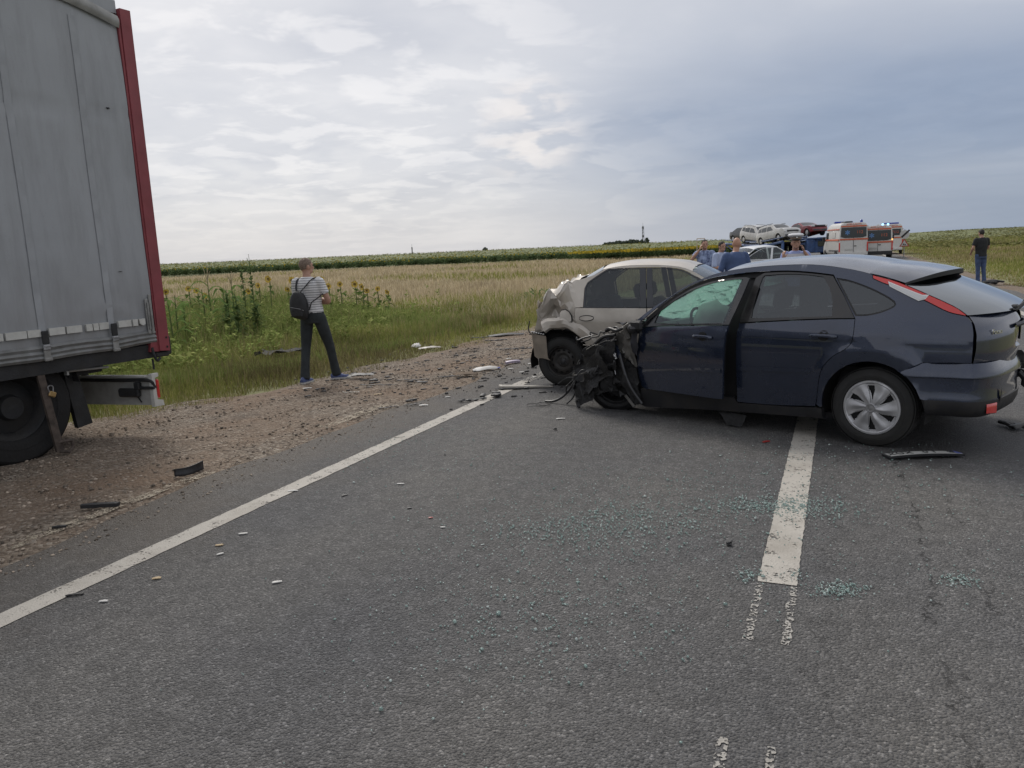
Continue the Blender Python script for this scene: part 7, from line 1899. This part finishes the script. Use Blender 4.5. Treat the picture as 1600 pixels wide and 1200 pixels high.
SF = [(419, 436, 'tall sunflower with two-tone head left of the striped man, tallest there'), (403, 446, 'sunflower just right of the tall dark weeds'), (449, 452, 'low sunflower touching the backpack side of the striped man'), (456, 438, 'sunflower close behind the striped man, left of his head'), (464, 440, 'sunflower half hidden by the shoulder of the striped man'),
      (294, 451, 'sunflower between the red post and the corn'), (259, 456, 'sunflower nearest the red trailer post'), (307, 454, 'sunflower left of the tallest corn stalk'), (320, 462, 'low sunflower under the corn leaves'), (388, 455, 'sunflower peeping through the tall weeds'),
      (502, 436, 'sunflower right of the head of the striped man'), (513, 447, 'second sunflower right of the striped man'), (531, 444, 'third sunflower right of the striped man'), (554, 444, 'bright pair of sunflowers, the left one'), (565, 448, 'bright pair of sunflowers, the right one'),
      (573, 454, 'small sunflower right of the bright pair'), (590, 451, 'sunflower standing alone before the stubble, second last on the right'), (605, 456, 'rightmost sunflower of the row before the stubble')]
for i, (px, py, lb) in enumerate(SF): sunflower(px, py, 23.5+(i*37 % 11)*.25, lb, 100+i, .105 if i in (0, 3, 13, 14) else .085)
def corn(px, top, dist, label, seed, tassel=False):
    rr = random.Random(seed); c = at_depth(px, top, dist); z0 = zat(c.x, c.y); h = c.z-z0; T = thing('corn_plant', label, 'corn', (c.x, c.y, z0), rr.uniform(0, 6), 'self-sown corn plants')
    MB().tube([(0, 0, 0), (.01, .0, h*.5), (.0, .02, h*.88)], [.020, .016, .008], 7).build('stalk', M['stem_green'], T)
    for k in range(10):
        V = []; F = []; t = .10+.078*k; a = (k % 2)*math.pi+rr.uniform(-.7, .7); leaf_strip(V, F, (0, 0, h*t), (math.cos(a), math.sin(a), 0), rr.uniform(.38, .60)*(1-.3*t), rr.uniform(.045, .065), 1.25, rr.uniform(.9, 1.5), 7)
        raw_mesh('leaf', np.array(V), np.array(F), M['corn_leaf'], T)
    if tassel:
        mb = MB()
        for k in range(5): a = k*1.3; mb.tube([(0, .02, h*.86), (.03*math.cos(a), .02+.03*math.sin(a), h*.95), (.08*math.cos(a), .02+.08*math.sin(a), h*(1.0+.02*k))], .007, 5)
        mb.build('tassel', M['straw'], T)
for i, (px, top, d, lb, ts) in enumerate(((271, 448, 17.5, 'broad corn plant beside the red trailer post', 0), (262, 458, 17.0, 'short corn plant half hidden by the trailer post', 0), (283, 455, 18.0, 'short corn plant second from the trailer post', 0), (322, 424, 19.0, 'tall corn plant with a pale tassel', 1), (314, 440, 19.5, 'corn plant leaning left of the tasselled one', 0), (347, 438, 19.2, 'thin corn plant between tassel and tall weeds', 0), (361, 432, 19.6, 'pale corn plant just left of the tall dark weeds', 1))): corn(px, top, d, lb, 300+i, ts)
def tall_weed(px, top, dist, label, seed, w=.16):
    rr = random.Random(seed); c = at_depth(px, top, dist); z0 = zat(c.x, c.y); h = c.z-z0; T = thing('tall_weed', label, 'weed', (c.x, c.y, z0), 0, 'tall dark weeds')
    MB().tube([(0, 0, 0), (.02, 0, h*.5), (.0, .01, h)], [.014, .010, .004], 6).build('stem', M['stem_green'], T)
    V = []; F = []
    for k in range(110):
        t = rr.uniform(.12, .86)**.9; a = rr.uniform(0, 6.28); ww = w*(1.15-.75*t); leaf_strip(V, F, (0, 0, h*t), (math.cos(a), math.sin(a), 0), rr.uniform(.6, 1.3)*ww, rr.uniform(.018, .036), rr.uniform(.2, 1.2), .6, 3)
    raw_mesh('foliage', np.array(V), np.array(F), M['thistle_leaf'], T)
    mb = MB()
    for k in range(3): mb.tube([(0, 0, h*(.80+.05*k)), (.05*math.cos(k*2), .05*math.sin(k*2), h*(.88+.04*k))], .006, 4)
    mb.build('seed_spike', M['thistle_leaf'], T)
for i, (px, top, d, lb, w) in enumerate(((375, 406, 18.6, 'tall leafy weed, left one of the two tallest', .17), (388, 397, 18.4, 'tallest dark leafy weed with a thin spike against the sky', .18), (352, 446, 18.2, 'lower bushy weed left of the two tallest', .24), (366, 452, 17.8, 'bushy weed in front of the two tallest', .26), (399, 470, 18.5, 'short bushy weed right of the tallest one', .26))): tall_weed(px, top, d, lb, 400+i, w)
def bush(px, py, dist, label, seed, w, h):
    rr = random.Random(seed); c = at_depth(px, py, dist); z0 = zat(c.x, c.y); T = thing('weed_clump', label, 'weed', (c.x, c.y, z0)); V = []; F = []
    for k in range(220):
        a = rr.uniform(0, 6.28); u = rr.uniform(0, 1)**.6*w; z = rr.uniform(.05, 1)*h*(1-(u/w)**2*.6); leaf_strip(V, F, (u*math.cos(a), u*math.sin(a), z), (math.cos(a), math.sin(a), 0), rr.uniform(.10, .25), rr.uniform(.015, .035), rr.uniform(.2, 1.4), .6, 3)
    raw_mesh('foliage', np.array(V), np.array(F), M['thistle_leaf'], T)
bush(842, 446, 27, 'dark green weed clump in the tan stubble behind the beige car', 1, .75, .55)

# ================================================================== DEBRIS
M['plastic_grey'] = mat('plastic_grey', (.055, .058, .064), .55, var=.2, dirt=.3); M['shard_white'] = mat('shard_white', (.52, .51, .49), .5, var=.1, dirt=.25, dscale=12, dcol=(.3, .27, .22))
M['shard_tan'] = mat('shard_tan', (.42, .32, .19), .7, var=.2); M['shard_red'] = mat('shard_red', (.32, .03, .025), .3); M['beige_trim'] = mat('beige_trim', (.42, .39, .34), .45, var=.1, dirt=.3, dscale=6)
M['brown_rag'] = mat('brown_rag', (.12, .085, .055), .9, var=.4, vscale=8); M['lilac_plastic'] = mat('lilac_plastic', (.42, .36, .45), .4, var=.15, vscale=20); M['print_blue'] = mat('print_blue', (.08, .10, .38), .5)
def spot(px, py): q = pix(px, py); return Vector((q.x, q.y, shoulder_z(q)+.004))
def plate_piece(name, label, px, py, l, w, m, ang, seed, th=.004, bend=.06, jag=.25, cat='debris', tilt=(0, 0), lift=0.0, group='crash debris'):
    """torn flat fragment: irregular outline, bent, with thickness"""
    rr = random.Random(seed); p = spot(px, py); n = 12; rows = []
    for i in range(n+1):
        t = i/n; x = (t-.5)*l; ww = w*.5*(.55+.45*math.sin(math.pi*t)**.5)*(1+rr.uniform(-jag, jag)); z = bend*(1-(2*t-1)**2)*l*.5; yo = .12*w*math.sin(t*4+seed)
        rows.append([Vector((x, yo-ww, z)), Vector((x+rr.uniform(-.02, .02)*l, yo-ww*.3, z+.10*w)), Vector((x, yo+ww*.4, z+.08*w)), Vector((x, yo+ww*(1+rr.uniform(-jag, jag)), z))])
    V = [q for r_ in rows for q in r_]; top = [q+Vector((0, 0, th)) for q in V]; N_ = len(V); F = []
    for i in range(n):
        for j in range(3):
            a = i*4+j; F += [(a, a+4, a+5, a+1), (N_+a, N_+a+1, N_+a+5, N_+a+4)]
    for i in range(n): F += [(i*4, N_+i*4, N_+i*4+4, i*4+4), (i*4+3, i*4+7, N_+i*4+7, N_+i*4+3)]
    for b in (0, n*4): F += [(b+j, b+j+1, N_+b+j+1, N_+b+j) for j in range(3)]
    o = MB().add(V+top, F).build(name, m, None, True, 30); E = Euler((tilt[0], tilt[1], ang)); o.rotation_euler = E
    mz = min((E.to_matrix() @ v.co).z for v in o.data.vertices); o.location = p+Vector((0, 0, -mz+lift)); return tag(o, label, cat, group)
def strip_piece(name, label, px, py, l, m, ang, seed, r=.012, curve=.2, flat=.5, rise=0.0, cat='debris', group='crash debris'):
    rr = random.Random(seed); p = spot(px, py); pts = []
    for i in range(6): t = i/5-.5; pts.append((t*l, curve*l*(t*t*4-.5)*.5+rr.uniform(-.03, .03)*l, r*flat+rise*abs(math.sin(t*5))*l+rr.uniform(0, .01)))
    P = crv(pts, 3); o = MB().tube(P, [r*(1+.5*math.sin(i*1.7+seed)) for i in range(len(P))], 7, True, flat).build(name, m, None, True, 40); o.location = p; o.rotation_euler = (0, 0, ang); return tag(o, label, cat, group)
def lump_piece(name, label, px, py, d, m, seed, cat='debris', group='crash debris', extra=3):
    rr = random.Random(seed); p = spot(px, py); mb = MB()
    for i in range(extra): mb.rbox((rr.uniform(-.5, .5)*d, rr.uniform(-.4, .4)*d, d*rr.uniform(.12, .35)), (d*rr.uniform(.3, .9), d*rr.uniform(.2, .6), d*rr.uniform(.15, .45)), d*.05, (rr.uniform(-.5, .5), rr.uniform(-.4, .4), rr.uniform(0, 3)))
    mz = min(v[2] for v in mb.v); mb.v = [(v[0], v[1], (v[2]-mz)*(.5 if d > .07 else .8)) for v in mb.v]; o = mb.build(name, m, None, True, 40); o.location = p; return tag(o, label, cat, group)
BP = M['black_plastic']
# on the near road and shoulder
def curved_trim():
    p = spot(296, 742); rows = []
    for i in range(13):
        t = i/12; a = -.25+1.7*t**2.2; x = .20*t-.05*max(0, t-.6); y = .16*max(0, t-.35)**1.6*2
        rows.append([(x, y, 0), (x-.006, y+.012, .02), (x-.004, y+.014, .055+.012*t), (x, y+.004, .062+.014*t)])
    o = grid_mesh('trim_fragment', rows, BP, None, sharp=40); s = o.modifiers.new('s', 'SOLIDIFY'); s.thickness = .006; o.location = p+Vector((-.09, -.06, .003)); o.rotation_euler = (0, 0, R(8)); tag(o, 'curved black trim fragment standing on edge at the gravel border', 'debris', 'crash debris')
curved_trim()
plate_piece('trim_fragment', 'thick black rubber strip lying on the brown gravel edge', 157, 793, .26, .05, BP, R(6), 2, .025, .03, .1)
plate_piece('trim_fragment', 'short black strip left of the thick rubber strip', 93, 826, .085, .028, BP, R(12), 3, .012)
plate_piece('trim_fragment', 'thin black strip next to the white edge line, nearest the camera', 117, 931, .085, .016, BP, R(10), 4, .006)
for i, (px, py, l, w, m, a, lb) in enumerate(((458, 768, .075, .022, 'shard_white', .1, 'white plastic shard just right of the edge line'), (380, 835, .055, .020, 'shard_white', .2, 'white rectangular shard, upper one of the near group'), (343, 853, .045, .022, 'shard_tan', .1, 'tan chip in the near group of shards'), (344, 867, .040, .018, 'shard_white', .5, 'small white chip below the tan chip'),
    (245, 905, .045, .024, 'shard_tan', .1, 'lone tan chip nearest the edge line'), (162, 941, .045, .020, 'shard_white', .1, 'small white shard near the bottom left of the edge line'), (433, 911, .050, .020, 'shard_white', .4, 'white shard alone on the lane, left of the glass crumbs'), (626, 757, .055, .020, 'shard_white', -.05, 'pointed white shard in mid lane'),
    (692, 825, .030, .016, 'shard_white', 0., 'tiny white chip beside the red chip'), (673, 810, .028, .014, 'shard_red', -.2, 'tiny dark red lamp chip in mid lane'), (1197, 691, .075, .03, 'shard_red', .3, 'red lamp fragment in front of the dark car, left of the centre line'), (538, 775, .05, .02, 'black_plastic', .6, 'small black chip in mid lane'),
    (662, 634, .10, .05, 'shard_white', .1, 'flat white chip on the lane beside the edge line end'), (876, 655, .09, .03, 'shard_white', .1, 'pale chip on the road under the hoses of the dark car'), (700, 621, .06, .03, 'shard_white', .3, 'small white chip left of the broken black bar'), (480, 602, .12, .05, 'shard_white', .0, 'pale flat stone-like chip behind the heel of the striped man'),
    (590, 614, .10, .03, 'shard_tan', .4, 'tan splinter tip on the gravel'), (640, 795, .03, .02, 'black_plastic', .1, 'tiny black crumb in mid lane'))):
    plate_piece('plastic_shard', lb, px, py, l, w, M[m], a, 20+i, .004, .05, .2)
lump_piece('trim_fragment', 'small black lump left of the centre line', 1139, 851, .052, BP, 7)
lump_piece('trim_fragment', 'tiny black lump in mid lane, left of the dark car', 696, 712, .03, BP, 8)
lump_piece('bracket', 'black broken bracket on the road behind the rear bumper', 1578, 669, .16, BP, 9, extra=5)
lump_piece('trim_fragment', 'black crumb just beneath the white front door sill', 868, 672, .04, BP, 10)
# number plate
def number_plate():
    p = spot(1442, 714); T = thing('number_plate', 'bent white number plate in a black holder, upside down in front of the rear wheel', 'number plate', (p.x, p.y, .014), math.atan2((pix(1500, 712)-pix(1386, 716)).y, (pix(1500, 712)-pix(1386, 716)).x)+math.pi)
    def zc(x): return .012*math.sin(math.pi*(x/.56+.5))
    def strip(nm, x0, x1, y0, y1, m, dz, par, th=.003):
        n = 12; V = []; F = []
        for i in range(n+1):
            x = x0+(x1-x0)*i/n; z = zc(x)+dz
            V += [(x, y0, z), (x, y1, z+.012), (x, y1, z+.012-th), (x, y0, z-th)]
        for i in range(n):
            a = 4*i; F += [(a, a+1, a+5, a+4), (a+1, a+2, a+6, a+5), (a+2, a+3, a+7, a+6), (a+3, a, a+4, a+7)]
        F += [(0, 3, 2, 1), (4*n, 4*n+1, 4*n+2, 4*n+3)]; return MB().add(V, F).build(nm, m, par)
    hd = strip('holder', -.275, .275, -.066, .066, BP, .0, T, .012); pl = strip('plate', -.26, .26, -.055, .055, M['reflective'], .005, T)
    strip('country_band', -.26, -.222, -.055, .055, M['print_blue'], .0075, pl, .002)
    for j, (ch, x) in enumerate(zip('B 10 XOX', np.linspace(-.20, .235, 8))):
        if ch == ' ': continue
        o = text_mesh('character', ch, .085, BP, pl, Matrix.Translation((x, .0, zc(x)+.0165)), .001)
number_plate()
# along the shoulder by the beige car
plate_piece('bumper_fragment', 'white bumper corner piece standing in the grass edge', 650, 537, .20, .12, M['shard_white'], R(-25), 40, .006, .35, .3, tilt=(R(28), 0))
plate_piece('bumper_fragment', 'long pale bumper piece lying at the grass edge, right of the white corner piece', 671, 540, .42, .09, M['beige_trim'], R(14), 41, .006, .10, .2, tilt=(R(12), 0))
lump_piece('rubber_mount', 'small black round part on the gravel by the grass edge', 711, 540, .10, M['rubber'], 42, extra=4)
plate_piece('panel_fragment', 'grey undertray panel at the far end of the gravel', 790, 521, .75, .22, M['plastic_grey'], R(12), 43, .006, .05, .2)
strip_piece('trim_fragment', 'black bent strip left of the grey undertray panel', 752, 524, .40, BP, R(15), 44, .018, .3)
strip_piece('trim_fragment', 'black strip below the grey undertray panel', 775, 529, .42, BP, R(2), 45, .020, .1)
strip_piece('trim_fragment', 'long black strip on the gravel left of the hanging bumper', 806, 545, .55, BP, R(4), 46, .020, .08)
plate_piece('bottle', 'crushed lilac plastic bottle on the gravel', 801, 568, .24, .09, M['lilac_plastic'], R(25), 47, .03, .10, .12)
plate_piece('panel_fragment', 'white folded panel with a blue edge on the gravel', 758, 579, .36, .13, M['shard_white'], R(14), 48, .006, .10, .12, tilt=(R(14), 0))
plate_piece('label_fragment', 'blue printed end of the white folded panel', 778, 577, .07, .06, M['print_blue'], R(14), 49, .008, .05, .2, lift=.012)
rg = crumple('rag', ((-.16, -.08, .02), (.16, -.07, .02), (.14, .09, .03), (-.14, .08, .05)), 10, 7, .05, 50, M['brown_rag'], None, 22); rg.location = spot(728, 589); tag(rg, 'brown crumpled rag beside the white folded panel', 'debris', 'crash debris')
strip_piece('trim_fragment', 'thin black strip left of the rag heap', 702, 589, .26, BP, R(3), 51, .010, .1)
def beige_strip():
    p = spot(822, 607); rows = []
    for i in range(17):
        t = i/16; x = (t-.5)*.66; w = .05*(1-.55*t); h = .055*(1-.75*t)
        rows.append([(x, -w, 0), (x, -w*.8, h*.7), (x, -w*.1, h), (x, w*.8, h*.55), (x, w, 0)])
    o = grid_mesh('bumper_fragment', rows, M['beige_trim'], None, sharp=40, flip=True); s = o.modifiers.new('s', 'SOLIDIFY'); s.thickness = .005; o.location = p+Vector((0, 0, .005)); o.rotation_euler = (0, 0, R(-2)); tag(o, 'long pale beige bumper strip on the end of the edge line', 'debris', 'crash debris')
beige_strip()
strip_piece('trim_fragment', 'black bar beneath the long beige bumper strip', 800, 609, .40, BP, R(0), 53, .014, .05)
lump_piece('bracket', 'broken black bar with upright lugs across the edge line, right half', 766, 620, .17, BP, 54, extra=4)
strip_piece('bracket', 'broken black bar across the edge line, left half', 738, 627, .34, BP, R(14), 55, .018, .1)
crumb = [(566, 587, .20, 'shattered black grille at the toe of the striped man'), (585, 591, .12, 'black fragment right of the shattered grille'), (500, 604, .09, 'black clod-like fragment on the gravel below the man'), (556, 603, .05, 'tiny black lump on the gravel below the grille'), (436, 521, .26, 'black torn part lying deep in the grass, the upper one'), (445, 556, .45, 'black torn wheel liner lying in the grass left of the man'), (645, 628, .11, 'black splinter at the asphalt edge'), (1448, 417, .55, 'black tyre piece at the far roadside beyond the spoiler'), (1552, 445, .40, 'black fragment on the far verge beside the man in black'), (835, 575, .08, 'black fragment on the gravel under the hanging bumper'), (820, 585, .07, 'black bit among the gravel near the lilac bottle'), (690, 575, .08, 'black bit in the middle of the gravel'), (620, 575, .06, 'small black bit on gravel, right of the shattered grille')]
for i in (0, 4, 5):
    px, py, d, lb = crumb[i]; d *= 1.0; o = crumple('car_fragment', ((-d, -d*.35, .01), (d, -d*.30, .015), (d*.8, d*.4, .02), (-d*.85, d*.35, .03)), 12, 8, .03 if i == 0 else .07, 160+i, BP if i != 5 else M['rubber'], None, 30 if i == 0 else 16, .6)
    o.location = spot(px, py)+Vector((0, 0, .045 if i == 0 else .20)); tag(o, lb, 'debris', 'crash debris')
for i, (px, py, d, lb) in [q for q in enumerate(crumb) if q[0] not in (0, 4, 5)]: lump_piece('car_fragment', lb, px, py, d, BP if i != 5 else M['rubber'], 60+i, extra=6 if d > .15 else 3)
plate_piece('panel_fragment', 'grey plastic plate under the shattered grille', 562, 582, .40, .12, M['plastic_grey'], R(8), 80, .006, .05, .25)
strip_piece('trim_fragment', 'long black stick-like strip below the shattered grille', 590, 598, .52, BP, R(-14), 81, .010, .02)
strip_piece('trim_fragment', 'black strip on the gravel right of the grille', 645, 592, .42, BP, R(2), 82, .012, .1)
plate_piece('panel_fragment', 'grey flat piece at the end of the right-hand black strip', 660, 596, .14, .06, M['plastic_grey'], R(5), 83, .006)
strip_piece('trim_fragment', 'thin pale splinter on the gravel below the man', 548, 609, .24, M['beige_trim'], R(-16), 84, .008, .02)
strip_piece('trim_fragment', 'black strip at the asphalt edge left of the white chip', 645, 634, .20, BP, R(8), 85, .012, .1)
strip_piece('trim_fragment', 'black strip at the asphalt edge, further left', 606, 638, .22, BP, R(16), 86, .010, .1)
for i, (px, py, lb) in enumerate(((795, 561, 'white flake just above the lilac bottle'), (798, 577, 'white flake just below the lilac bottle'), (815, 582, 'white flake on the dark gravel right of the bottle'), (828, 569, 'white flake left of the beige car tyre'), (722, 582, 'white flake left of the folded panel'), (835, 590, 'white flake under the beige car tyre'))): plate_piece('plastic_shard', lb, px, py, .08, .04, M['shard_white'], .2*i, 90+i, .004)
def wire():
    p = spot(845, 635); rr = random.Random(2); pts = []
    for i in range(16): a = i*.75; pts.append((.10*math.cos(a)+.012*i-.1, .09*math.sin(a)+.004*i, .006+.008*abs(math.sin(i*1.3))))
    o = MB().tube(crv(pts, 4), .003, 5).build('wire', M['hose'], None, True); o.location = p; tag(o, 'tangled thin wire on the asphalt left of the dark car', 'debris', 'crash debris')
wire()
def scraps():
    n = 420; c = np.array([(740, 585, 80, 22), (560, 592, 70, 16), (800, 555, 60, 25), (660, 575, 110, 28), (770, 560, 70, 25)]); k = rng.integers(0, 5, n); P = []
    for i in range(n):
        q = pix(rng.normal(c[k[i], 0], c[k[i], 2]), max(520, rng.normal(c[k[i], 1], c[k[i], 3]))); P.append((q.x, q.y, shoulder_z(q)+.004))
    P = np.array(P); L_ = .006+.045*rng.uniform(0, 1, n)**2; W_ = L_*rng.uniform(.2, .6, n); a = rng.uniform(-.5, .5, n)+.3; h = rng.uniform(.004, .02, n)
    base = np.array([[-1, -1, 0], [1, -.8, 0], [.9, 1, 0], [-.8, .7, 0], [-.7, -.7, 1], [.8, -.6, .7], [.6, .8, 1], [-.7, .6, .6]])
    Q = base[None]*np.stack([L_, W_, h], -1)[:, None]; X = Q[..., 0]*np.cos(a)[:, None]-Q[..., 1]*np.sin(a)[:, None]; Y = Q[..., 0]*np.sin(a)[:, None]+Q[..., 1]*np.cos(a)[:, None]
    V = np.stack([X, Y, Q[..., 2]], -1)+P[:, None]; F = np.array([[0, 3, 2, 1], [4, 5, 6, 7], [0, 1, 5, 4], [1, 2, 6, 5], [2, 3, 7, 6], [3, 0, 4, 7]])[None]+(np.arange(n)*8)[:, None, None]
    tag(raw_mesh('plastic_scraps', V.reshape(-1, 3), F.reshape(-1, 4), mat('scrap', (.045, .043, .042), .6, var=.5, isl=.8)), 'small dark plastic scraps strewn over the gravel', None, None, 'stuff')
scraps()
# safety glass crumbs, swept in streaks over both lanes
def glass_crumbs():
    m = bpy.data.materials.new('glass_crumb'); m.use_nodes = True; N = m.node_tree.nodes; L = m.node_tree.links; b = N['Principled BSDF']
    ge = N.new('ShaderNodeNewGeometry'); L.new(ramp_n(N, L, ge.outputs['Random Per Island'], [(0, (.26, .37, .34)), (.6, (.38, .50, .46)), (1, (.65, .72, .69))]), b.inputs['Base Color']); b.inputs['Roughness'].default_value = .15; b.inputs['Alpha'].default_value = .62
    C_ = [(960, 820, 140, 26, 620), (900, 830, 60, 10, 160), (1000, 805, 60, 12, 160), (1195, 790, 42, 6, 300), (1280, 797, 34, 8, 160), (1310, 923, 22, 6, 110), (1170, 900, 14, 5, 30), (1500, 908, 18, 5, 60), (1240, 902, 10, 4, 15), (880, 940, 150, 60, 330), (820, 980, 70, 40, 60), (700, 1000, 120, 80, 40), (1100, 755, 130, 14, 160), (1420, 770, 120, 25, 90), (620, 690, 60, 30, 120), (760, 720, 120, 30, 90), (1250, 720, 120, 18, 120), (1480, 860, 90, 40, 40), (560, 1080, 60, 40, 12)]
    x = []; y = []
    for (cx, cy, sx, sy, n) in C_:
        for _ in range(int(n*2.2)):
            px, py = rng.normal(cx, sx*1.1), rng.normal(cy, sy*1.1)
            if py < 660: continue
            q = pix(px, py); x.append(q.x); y.append(q.y)
    x, y = np.array(x), np.array(y); n = len(x); s = rng.uniform(.0018, .0042, n)*(1+.8*(rng.uniform(0, 1, n) > .95))
    base = np.array([[-1, -1, 0], [1, -1, 0], [1, 1, 0], [-1, 1, 0], [-.7, -.7, 1.3], [.8, -.6, 1.1], [.6, .8, 1.4], [-.7, .7, 1.2]]); a = rng.uniform(0, 6.28, n)
    sc = s[:, None]*rng.uniform(.6, 1.5, (n, 3)); P = base[None]*sc[:, None]; X = P[..., 0]*np.cos(a)[:, None]-P[..., 1]*np.sin(a)[:, None]; Y = P[..., 0]*np.sin(a)[:, None]+P[..., 1]*np.cos(a)[:, None]
    V = np.stack([X+x[:, None], Y+y[:, None], P[..., 2]+.0055], -1); F = np.array([[0, 3, 2, 1], [4, 5, 6, 7], [0, 1, 5, 4], [1, 2, 6, 5], [2, 3, 7, 6], [3, 0, 4, 7]])[None]+(np.arange(n)*8)[:, None, None]
    tag(raw_mesh('glass_crumbs', V.reshape(-1, 3), F.reshape(-1, 4), m), 'greenish safety glass crumbs strewn over the road', None, None, 'stuff')
glass_crumbs()
